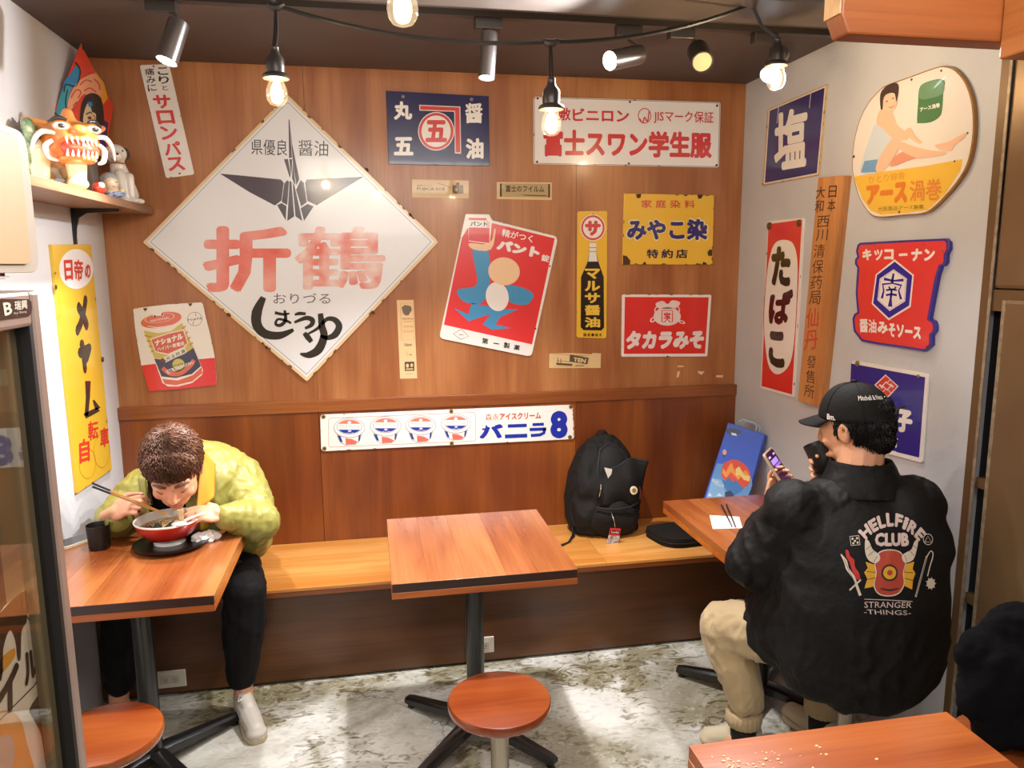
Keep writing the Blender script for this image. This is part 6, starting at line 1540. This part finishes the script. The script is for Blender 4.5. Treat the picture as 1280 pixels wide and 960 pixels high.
for k in (-1, 1):
    G().tube([HP(.012*k, .0985, .040), HP(.030*k, .0945, .045), HP(.050*k, .080, .038)], [.003, .0042, .002], 8, True, 1.4).build('eyebrow', M_hair, m1, smooth='all')
    G().tube([HP(.018*k, .0872, .004), HP(.031*k, .0885, .0015), HP(.045*k, .078, .004)], [.001, .0018, .001], 6).build('eyelid_line', M_hair, m1, smooth='all')
G().tube([HP(-.020, .0885, -.059), HP(0, .0935, -.0585), HP(.020, .0885, -.059)], [.002, .006, .002], 8, True, .9).build('lips', mat('lip_pink', '#b5645a', .4), m1, smooth='all')
# shoes
M_sneak = mat('white_leather', '#c6beb2', .5, bump=.12, bscale=50); M_sole = mat('worn_sole', '#b9aa8c', .7); M_lace = mat('white_lace', '#e0dad2', .7)
def shoe(parent, heel, toe, mu, ms, mlace, h=.075, name='shoe'):
    heel = Vector(heel); toe = Vector(toe); d = toe-heel; L_ = d.length; f = d.normalized(); r = Vector((f.y, -f.x, 0)); up = Vector((0, 0, 1))
    def Q(x, y, z): return heel+f*y*L_+r*x+up*z
    prof = [(-.06, .6), (.0, .88), (.15, 1.), (.4, .88), (.62, 1.06), (.8, 1.1), (.93, .85), (1.0, .45)]
    g = G(); rs = []
    for y, k in prof: pass
    out = [Q(.037*k*s_, y, .022) for s_, seq in ((1, prof), (-1, prof[::-1])) for y, k in seq]
    so = G().prism(out, (0, 0, -.0215)).build('sole', ms, parent, smooth=True, bevel=.004)
    g = G(); g.ell(Q(0, .12, .045), (.034, .045, .035)); g.cone(Q(0, .05, .055), Q(0, .05, h), .034, .034); g.cone(Q(0, .15, .05), Q(0, .5, .045), .038, .036); g.cone(Q(0, .5, .043), Q(0, .84, .034), .038, .033); g.cone(Q(0, .12, h), Q(0, .42, .068), .030, .025); g.ell(Q(0, .86, .03), (.036, .036, .022)); g.ell(Q(0, .05, .03), (.036, .04, .03))
    g = remeshed(g, .004, 4); g.v = [v if v.z > .014 else Vector((v.x, v.y, .014)) for v in g.v]
    up_ = g.build(name, mu, parent, smooth='all', recalc=False)
    for k in range(5):
        t = .32+.09*k; z = .088-.012*k
        G().tube([Q(-.022, t, z-.010), Q(-.006, t+.03, z+.004), Q(.010, t+.0, z+.004), Q(.024, t+.03, z-.012)], .0028, 6).build('lace', mlace, up_, smooth='all')
    G().tube([Q(0, .28, .09), Q(.02, .24, .1), Q(.03, .33, .088), Q(.0, .30, .094)], .0024, 6).build('lace', mlace, up_, smooth='all')
    G().cone(Q(0, .25, .082), Q(0, .13, .125), .022, .018, .35, f).build('tongue', mu, up_, smooth='all')
    return up_
shoe(m1, (.535, -.645, 0), (.622, -.865, 0), M_sneak, M_sole, M_lace)
shoe(m1, (.125, -.645, 0), (.085, -.875, 0), M_sneak, M_sole, M_lace)
# chopsticks in his right hand, spoon in the left
tipc = Vector((.385, -.86, .845)); basec = Vector((.135, -.760, .925))
for i, dz in enumerate((0, .010)):
    a = basec+Vector((0, 0, dz*1.2)); b = tipc+Vector((0, -.004, dz*.4))
    o = G().tube([a, a.lerp(b, .25)], [.0036, .0034], 8).build('chopstick', mat('black_chopstick', '#120f0e', .3), None, smooth=True)
    G().tube([a.lerp(b, .2501), b], [.0033, .0018], 8).build('shaft', mat('amber_chopstick', '#b8803c', .35), o, smooth=True)
    tag(o, ('lower' if i == 0 else 'upper')+' one of the two chopsticks held by the man eating', 'chopstick', 'chopsticks held over the bowl')
sp = thing('soup_spoon', 'white soup spoon held in the left hand of the man eating', 'spoon', tuple(wL+Vector((-.06, -.06, .01))))
p = wL+Vector((-.045, -.06, .028)); q = Vector((.425, -.835, .812))
G().tube([p, p.lerp(q, .5), q], [.005, .006, .008], 10, True, .6).build('handle', mat('white_bowl', '#e9e4da', .2), sp, smooth='all')
G().ell(q+Vector((-.012, -.008, -.006)), (.024, .018, .009)).build('spoon_bowl', mat('white_bowl', '#e9e4da', .2), sp, smooth='all')

# ---------- man in the black jacket at the right
m2 = thing('person', 'man in a black back-printed jacket and cap, seen from behind, drinking and holding a phone', 'person', (2.44, -1.48, .43))
h2 = U(1066, 536, 'y', -1.36); fdir = Vector((-.52, .84, -.22)); H2 = basis(fdir)
g = G(); P2 = head(g, h2, H2, 1.0)
sL = U(990, 640, 'y', -1.40); sR = U(1140, 632, 'y', -1.49); nk2 = (sL+sR)/2+Vector((.035, .03, .07))
g.cone(P2(0, -.025, -.04), nk2, .064, .068); g.cone(nk2, nk2-Vector((0, .03, .12)), .07, .11)
hip = Vector((2.44, -1.48, .53)); g.cone(nk2-Vector((0, 0, .15)), hip+Vector((0, 0, .08)), .13, .13, 1.15, (1, 0, 0)); g.ell(hip, (.16, .13, .10))
eL = U(942, 702, 'y', -1.32); wL2 = U(975, 636, 'y', -1.13)
cup2 = U(1026, 571, 'y', -1.31)
eR = U(1152, 684, 'y', -1.53); wR2 = cup2+Vector((.085, -.03, -.065))
g.cone(sL, eL, .05, .042); g.cone(eL, wL2, .042, .028); g.cone(sR, eR, .05, .042); g.cone(eR, wR2, .042, .028)
handL = hand(g, wL2, (.0, .38, .92), (.15, -.9, .35), -1, ((.35, .75), (.35, .75), (.4, .8), (.45, .85)), .1, (.55, .35))
cax = Vector((-.30, .25, .86)).normalized()
handR = hand(g, wR2, Vector((-.80, .50, .36)), Vector((-.35, -.1, -.0))+Vector((-.2, -.75, 0)), 1, ((.45, .75), (.45, .8), (.5, .8), (.5, .85)), .12, (.7, .3))
kL = U(906, 784, 'y', -1.17); aL = U(930, 893, 'y', -1.235); kR = Vector((2.62, -1.10, .48)); aR = Vector((2.53, -1.23, .10))
for hp, kn, an, tt in ((hip+Vector((-.08, .02, 0)), kL, aL, (2.19, -1.20, .035)), (hip+Vector((.08, .03, 0)), kR, aR, (2.52, -1.12, .035))):
    g.cone(hp, kn, .08, .055); g.cone(kn, an, .052, .036); g.cone(an, (an[0], an[1], .05), .035, .036); g.cone((an[0], an[1], .045), tt, .035, .03)
g = remeshed(g, .0042, 3, factor=.45); g.build('body', M_skin2, m2, smooth='all', recalc=False)
# trousers
M_beige = mat('beige_cotton', '#b39b74', .8, sheen=.2, bump=.15, bscale=80, var=.25, vscale=6, vcol='#a08862')
g = G(); g.ell(hip+Vector((0, 0, -.01)), (.185, .16, .11))
for hp, kn, an in ((hip+Vector((-.08, .02, .0)), kL, aL), (hip+Vector((.08, .03, 0)), kR, aR)):
    an = Vector(an)+Vector((0, 0, .06)); kn = Vector(kn); mid = kn.lerp(an, .5)
    g.cone(hp, kn, .115, .086); g.cone(kn, mid, .084, .078); g.cone(mid, an, .078, .062)
g = remeshed(g, .006, 4); fold(g, .013, 9, 5.2, (1.2, 1.2, .7), .4)
tr2 = g.build('trousers', M_beige, m2, smooth='all', recalc=False)
for an in (aL, aR):
    an = Vector(an); g = G(); rs = []
    for z, r in ((.110, .050), (.114, .056), (.135, .058), (.155, .058), (.16, .052)):
        rs.append([Vector((an.x+(r+.0016*math.sin(22*a))*math.cos(a), an.y+(r+.0016*math.sin(22*a))*math.sin(a), z)) for a in [2*PI*j/88 for j in range(88)]])
    g.rings(rs); g.build('elastic_cuff', M_beige, tr2, smooth='all')
    G().tube([(an.x, an.y, .03), (an.x, an.y, .13)], [.040, .044], 20).build('sock', mat('black_sock', '#16120f', .9), m2, smooth='all')
M_shoe2 = mat('cream_suede', '#c2b498', .8, bump=.1, bscale=80); M_brl = mat('brown_lace', '#6b5a48', .7)
fx2 = Vector((-.055, .02, 0)); 
shoe(m2, (2.285, -1.225, 0), (2.125, -1.165, 0), M_shoe2, M_sole, M_brl, .07)
shoe(m2, (2.545, -1.27, 0), (2.50, -1.06, 0), M_shoe2, M_sole, M_brl, .07)
# jacket
M_jk = mat('black_jacket_cloth', '#0f0d0c', .65, spec=.22, bump=.2, bscale=70)
az = math.radians(-14); g = G()
tc = U(1068, 800, 'y', -1.49); tcx = tc.x
st = [(.345, .115, .09, 0), (.36, .165, .125, 0), (.40, .205, .15, 0), (.47, .232, .165, 0), (.56, .243, .172, .0), (.68, .240, .168, .005), (.78, .238, .155, .015), (.86, .232, .14, .03), (.92, .205, .12, .045), (.965, .15, .10, .06), (1.0, .09, .075, .075)]
rs = []
for z, rx, ry, dy in st:
    t = (z-.34)/.66; cx_ = tcx*(1-t)+nk2.x*t
    rs.append(oval((cx_, -1.49+dy*1.2, z), rx, ry, az, 40, .88))
g.rings(rs)
g.cone(sL+Vector((.03, 0, -.015)), eL, .098, .090); g.cone(eL, eL.lerp(wL2, .5), .090, .078); g.cone(eL.lerp(wL2, .5), wL2+Vector((0, -.0, -.02)), .078, .044)
g.cone(sR+Vector((-.03, 0, -.015)), eR, .098, .088); g.cone(eR, wR2, .085, .045)
g.cone(nk2+Vector((-.02, -.02, -.06)), sL, .085, .092); g.cone(nk2+Vector((.02, -.02, -.06)), sR, .085, .092)
g.cone(hip+Vector((-.07, .06, .06)), kL.lerp(hip, .50)+Vector((0, 0, .02)), .165, .14)
g = remeshed(g, .0068, 22, factor=.7)
def backmask(v):
    p = PX(v); dx = max(0, abs(p[0]-1112)-62)/60; dy = max(0, abs(p[1]-700)-75)/60
    return min(1, .18+max(dx, dy)) if v.y < -1.5 else 1
fold(g, .018, 6.0, 9.3, (1, 1, .75), .45, backmask); fold(g, .005, 20, 4.3, (1, 1, .6), .4, backmask)
jk = g.build('jacket', M_jk, m2, smooth='all', recalc=False)
JB = BVHTree.FromPolygons([tuple(v) for v in g.v], g.f)
# collar
g = G(); rs = []; c0 = nk2+Vector((.012, 0, .0))
for z, rx, ry, dy in ((-.03, .130, .108, -.012), (-.01, .124, .102, -.010), (.03, .104, .092, .0), (.066, .090, .082, .008), (.070, .084, .078, .008), (.063, .079, .074, .008), (.02, .086, .076, 0), (-.03, .10, .085, -.01)):
    rs.append([p+Vector((0, 0, .25*(p.y-(c0.y+dy))*-.25)) for p in oval((c0.x, c0.y+dy, c0.z+z), rx, ry, az, 48, .95)])
g.rings(rs, cap=False, closed=True); g = remeshed(g, .005, 3); fold(g, .004, 12, 4); g.build('collar', M_jk, jk, smooth='all', recalc=False)
# sleeve cuff
d = (wL2-eL).normalized(); g = G().tube([wL2-d*.035, wL2-d*.02, wL2-d*.004, wL2+d*.004], [.052, .050, .043, .040], 24); g = remeshed(g, .004, 2); fold(g, .004, 40, 2, (1, 1, .3)); g.build('cuff', M_jk, jk, smooth='all', recalc=False)
# print on the back of the jacket: laid onto the cloth
def onjacket(px, py, lift):
    d = ray(px, py).normalized(); hit = JB.ray_cast(CAMP, d)
    if hit[0] is None: return None
    return hit[0]+hit[1]*lift if hit[1].dot(d) < 0 else hit[0]-hit[1]*lift
class Cloth(Sign):
    def __init__(s, crop, off=.0022):
        s.ox, s.oy, s.k = crop; s.acc = {}; s.off = off; s.rough = .7; s.o = None
    def p3(s, p, layer): return Vector((p[0], p[1], layer))
    def finish(s, parent, name_map={}):
        for (name, col, _), g in s.acc.items():
            b = bmesh.new(); me = g.mesh('t'); b.from_mesh(me); bpy.data.meshes.remove(me)
            for _i in range(4):
                long_ = [e for e in b.edges if e.calc_length() > 14]
                if not long_: break
                bmesh.ops.subdivide_edges(b, edges=long_, cuts=1, use_grid_fill=False); bmesh.ops.triangulate(b, faces=b.faces[:])
            h = G(); vs = []
            ok = True
            for v in b.verts:
                a = s.px((v.co.x, v.co.y)); q = onjacket(a[0], a[1], s.off+v.co.z*.0004)
                vs.append(q if q is not None else Vector((0, 0, 0)))
            bad = {i for i, v in enumerate(vs) if v.length == 0}
            b.verts.index_update()
            fs = [tuple(v.index for v in f.verts) for f in b.faces if not any(v.index in bad for v in f.verts)]
            b.free()
            if fs: h.add(vs, fs); h.build(name, mat('print_'+col.strip('#'), col, .7), parent, recalc=False)
C15 = (1030, 620, 6)
cl = Cloth(C15); pk = '#c9b0a6'
word = 'HELLFiRE'; n = len(word)
def arc(cx, cy, rad, a): return (cx+rad*math.sin(a), cy-rad*math.cos(a))
acx, acy = 503, 520
wts = [1.15, .85, .8, .8, .8, .55, 1.0, .95]; tot = sum(wts); a0 = -.80; a1 = .86; acc_ = 0
for ch, wt_ in zip(word, wts):
    b0 = a0+(a1-a0)*acc_/tot+.012; acc_ += wt_; b1_ = a0+(a1-a0)*acc_/tot-.012
    ro, ri = 398, 292
    sq = .86+.0*abs(b0+b1_)
    cl.text(ch, [arc(acx, acy, ro*(1-.13*abs(b0)), b0), arc(acx, acy, ro*(1-.13*abs(b1_)), b1_), arc(acx, acy, ri*(1-.10*abs(b1_)), b1_), arc(acx, acy, ri*(1-.10*abs(b0)), b0)], pk, 2, .055)
cl.text('CLUB', [(380, 278), (632, 276), (634, 380), (378, 378)], pk, 2, .06)
cl.text('STRANGER', [(300, 790), (655, 795), (650, 838), (300, 836)], pk, 2, .006); cl.text('-THINGS-', [(292, 848), (648, 858), (648, 892), (300, 884)], pk, 2, .006)
cl.line([(300, 772), (470, 778), (660, 790)], 5, pk, 2)
# plain generic emblem: rounded red shield between two crescents and two fans
rdp, ylw, crm = '#a83a26', '#d29a24', '#cdbda8'
cl.poly([(410, 420), (490, 400), (570, 420), (610, 500), (595, 570), (600, 660), (560, 730), (485, 752), (405, 735), (368, 670), (385, 580), (375, 500)], crm, 2, 'emblem', smooth=4)
cl.poly([(414, 428), (490, 408), (566, 428), (603, 500), (588, 572), (592, 658), (554, 722), (485, 743), (410, 727), (376, 668), (392, 580), (383, 500)], rdp, 3, 'emblem', smooth=4)
cl.poly([(372, 512), (310, 495), (325, 540), (300, 572), (322, 622), (302, 690), (365, 680), (388, 600)], ylw, 2, 'emblem'); cl.poly([(612, 510), (672, 492), (660, 545), (680, 580), (662, 630), (655, 700), (596, 670), (592, 590)], ylw, 2, 'emblem')
cl.line([(318, 566), (380, 572)], 4, '#2a1a14', 4, 'emblem'); cl.line([(318, 625), (380, 612)], 4, '#2a1a14', 4, 'emblem'); cl.line([(600, 572), (662, 575)], 4, '#2a1a14', 4, 'emblem'); cl.line([(600, 615), (658, 630)], 4, '#2a1a14', 4, 'emblem')
cl.poly([(308, 330), (335, 345), (360, 400), (410, 440), (414, 480), (380, 505), (330, 480), (305, 420)], crm, 4, 'emblem', smooth=3); cl.poly([(700, 330), (672, 345), (650, 400), (600, 430), (578, 455), (600, 500), (660, 480), (685, 420)], crm, 4, 'emblem', smooth=3)
for a_ in (((312, 400), (345, 375)), ((325, 450), (372, 410)), ((370, 495), (395, 450)), ((690, 395), (660, 370)), ((672, 450), (635, 410)), ((615, 490), (600, 445))): cl.line(a_, 3.5, '#3a2a20', 5, 'emblem')
cl.ell(487, 575, 62, 62, '#2a1a14', 5, name='emblem'); cl.ell(487, 575, 48, 48, ylw, 6, name='emblem'); cl.ell(487, 575, 20, 20, rdp, 7, name='emblem'); cl.line([(420, 690), (487, 705), (555, 690)], [6, 16, 6], '#2a1a14', 5, 'emblem', smooth=4)
# dagger and flame, mace, dice
cl.line([(125, 435), (160, 490), (175, 545), (215, 600), (240, 655)], [6, 26, 22, 22, 18], crm, 2, 'emblem', smooth=4); cl.line([(190, 705), (275, 625)], 12, crm, 3, 'emblem'); cl.line([(240, 660), (270, 745)], 20, crm, 3, 'emblem'); cl.line([(150, 470), (185, 560), (230, 650)], 3, '#2a1a14', 4, 'emblem')
cl.poly([(160, 405), (180, 410), (195, 450), (225, 480), (230, 530), (262, 580), (268, 620), (240, 620), (210, 560), (190, 500), (165, 450)], '#b3261e', 2, 'emblem', smooth=3)
cl.line([(682, 755), (765, 450)], 13, crm, 2, 'emblem'); cl.line([(684, 745), (763, 460)], 5, '#2a1a14', 3, 'emblem'); cl.line([(765, 455), (795, 412), (812, 440), (790, 520), (770, 600)], 8, crm, 2, 'emblem', smooth=4); cl.ell(795, 655, 30, 38, crm, 2, name='emblem')
for k in range(9):
    a_ = 2*PI*k/9; cl.poly([(795+24*math.cos(a_-.25), 655+30*math.sin(a_-.25)), (795+42*math.cos(a_), 655+52*math.sin(a_)), (795+24*math.cos(a_+.25), 655+30*math.sin(a_+.25))], crm, 2, 'emblem')
cl.ell(775, 325, 37, 43, crm, 2, name='emblem', inner=.88); cl.line([(750, 345), (775, 300), (800, 345), (750, 345)], 4, crm, 2, 'emblem')
cl.line([(192, 305), (258, 298), (268, 365), (202, 372)], 5, crm, 2, 'emblem', closed=True)
for p_ in ((212, 322), (245, 318), (230, 338), (218, 355), (250, 350)): cl.ell(p_[0], p_[1], 8, 8, crm, 2, name='emblem')
cl.finish(jk)
# cap
M_cap = mat('black_cap_twill', '#0e0c0b', .75, spec=.25, bump=.2, bscale=150); M_capt = mat('embroidery_white', '#d8cfc4', .7)
CB = basis(fdir+Vector((0, 0, .10)), (0, 0, 1)); s2 = 1.0
def PC(x, y, z): return h2+CB @ Vector((x*s2, y*s2, z*s2))
g = G(); rs = []
for i in range(13):
    t = i/12; a = t*PI/2*.985
    k = math.cos(a)**.82; z = .038+.105*math.sin(a)
    rs.append([PC(.088*k*math.cos(b), (-.012+.110*k*math.sin(b)), z-.012*(1-math.sin(b))*(1-t)*.6) for b in [2*PI*j/48 for j in range(48)]])
g.rings(rs)
# rear opening of the cap
cp = g.build('cap', M_cap, m2, smooth='all')
G().ell(PC(0, -.012, .146), (.009, .009, .005), CB).build('button', M_cap, cp, smooth='all')
for j in range(6):
    b = PI/2+2*PI*j/6; G().tube([PC(.089*(math.cos(a)**.82)*math.cos(b), -.012+.111*(math.cos(a)**.82)*math.sin(b), .038+.1055*math.sin(a)-.012*(1-math.sin(b))*(1-a/(PI/2))*.6) for a in [i/10*PI/2*.97 for i in range(11)]], .0011, 5).build('seam', M_cap, cp, smooth='all')
def brim(u, v):
    x = (u-.5)*2*.078; e = math.sqrt(max(0, 1-(x/.082)**2)); y0_ = -.012+.108*math.sqrt(max(0, 1-(x/.0885)**2)); y = y0_+v*.070*e**.7
    return PC(x, y, .040-1.6*x*x-.022*v+.004)
sheet(brim, 18, 10, .004, 'brim', M_cap, cp)
def capsurf(b, z_, lift=.0018):
    sn = min(1, max(0, (z_-.038)/.105)); k = math.cos(math.asin(sn))**.82
    return PC((.088*k+lift)*math.cos(b), -.012+(.110*k+lift)*math.sin(b), z_-.012*(1-math.sin(b))*(1-sn)*.6)
def captext(t, b0, b1, z0_, z1_, m, bold=.02, slope=0.):
    vs, fs, (x0, x1, y0, y1) = glyphs(t, bold); o = []
    for x, y, *k in vs:
        u = (x-x0)/(x1-x0); v = (y-y0)/(y1-y0); o.append(capsurf(b0+(b1-b0)*u, z0_+(z1_-z0_)*v+slope*u, .0022+(k[0] if k else 0)*.0004))
    G().add(o, fs).build('embroidery', m, cp, recalc=False)
captext('Mitchell & Ness', math.radians(205), math.radians(254), .100, .112, M_capt, .015)
captext('Bm.', math.radians(152), math.radians(168), .043, .060, M_capt, .03)
# hair at the back and through the cap opening
M_hair2 = mat('black_hair', '#0f0b09', .4, bump=.5, bscale=140, stretch=(1, 1, .25), var=.5, vscale=40, vcol='#1c1510')
g = G(); g.ell(P2(0, -.028, .010), (.080, .090, .085), H2, 28, 18); g.ell(P2(0, -.05, -.03), (.066, .062, .050), H2, 20, 12); g.ell(P2(0, -.082, .055), (.045, .035, .036), H2, 18, 12)
g = remeshed(g, .005, 3); H2i = H2.inverted()
def nh2(c):
    q = H2i @ (c-h2)/1.0
    return (q.y > .02) or (q.y > -.03 and q.z < .0 and abs(q.x) > .045) or q.z < -.072
g2 = G(); g2.v = list(g.v); g2.f = list(g.f); cut(g2, nh2); ho2 = g2.build('hair', M_hair2, m2, smooth='all', recalc=False)
ns = vnormals(g); used = [i for i, v in enumerate(g.v) if not nh2(v) and (H2i @ (v-h2)).z < .09]; rnd = random.Random(8); pts = []
for i in rnd.sample(used, min(4500, len(used))):
    n = ns[i]; d = Vector((0, 0, -1)); d = (d-n*d.dot(n)).normalized(); pts.append((g.v[i], (d+n*.03).normalized(), n))
hairs('hair_locks', M_hair2, ho2, pts, .026, .0007, 6)['kind'] = 'stuff'
# strap of the cap
G().tube([capsurf(math.radians(a_), .045, .003) for a_ in range(238, 303, 5)], .006, 8, True, .35).build('strap', M_cap, cp, smooth='all')
G().tube([capsurf(math.radians(300), .048, .004), PC(.085, -.10, .052), PC(.112, -.112, .056)], [.006, .006, .005], 8, True, .4).build('strap_end', M_cap, cp, smooth='all')
# cup and phone in his hands
Mc = cax.to_track_quat('Z', 'Y').to_matrix()
tumbler('black_cup', tuple(cup2-cax*.043), 'black tumbler lifted to the mouth of the man in the cap', Mc, .038, .088)
pc = U(975, 589, 'y', -1.115)
nph = (h2+Vector((.10, .0, .0))-pc).normalized()
axu = Vector((-.42, .25, 1.0)); axu = (axu-nph*axu.dot(nph)).normalized(); axr = axu.cross(nph)
ph2 = thing('smartphone', 'smartphone with a lit purple screen held up by the man in the black jacket', 'phone', tuple(pc-axu*.075))
def rb(hx, hy, z0_, z1_, r): 
    o_ = rcorner([(-hx, -hy), (hx, -hy), (hx, hy), (-hx, hy)], r, 4); return G().prism([pc+axr*x+axu*y+nph*z1_ for x, y in o_], nph*(z0_-z1_))
rb(.039, .080, -.006, .0035, .012).build('case', mat('pale_gold_case', '#c9ad92', .3, metal=.4), ph2, bevel=.002)
rb(.0345, .0755, .0036, .0042, .010).build('screen', mat('lit_screen', '#1c0a16', .15, emit='#4a1c38', estr=.5), ph2)
def scr(x0, x1, y0, y1, c, e=.9): 
    G().flatpoly([pc+axr*x+axu*y+nph*.0045 for x, y in ((x0, y0), (x1, y0), (x1, y1), (x0, y1))]).build('screen_patch', mat('screen_'+c.strip('#'), c, .3, emit=c, estr=e), ph2, recalc=False)
scr(-.028, .024, .030, .048, '#8e74c4'); scr(-.020, .03, .018, .027, '#7a58b0'); scr(-.03, -.012, .055, .062, '#b59ad0'); scr(.012, .028, .056, .063, '#a08ac8'); scr(-.02, -.008, -.045, -.030, '#b0603c', .5); scr(.004, .024, -.03, -.022, '#5a3a6a', .6); scr(-.02, .02, -.062, -.056, '#9a7aa0')
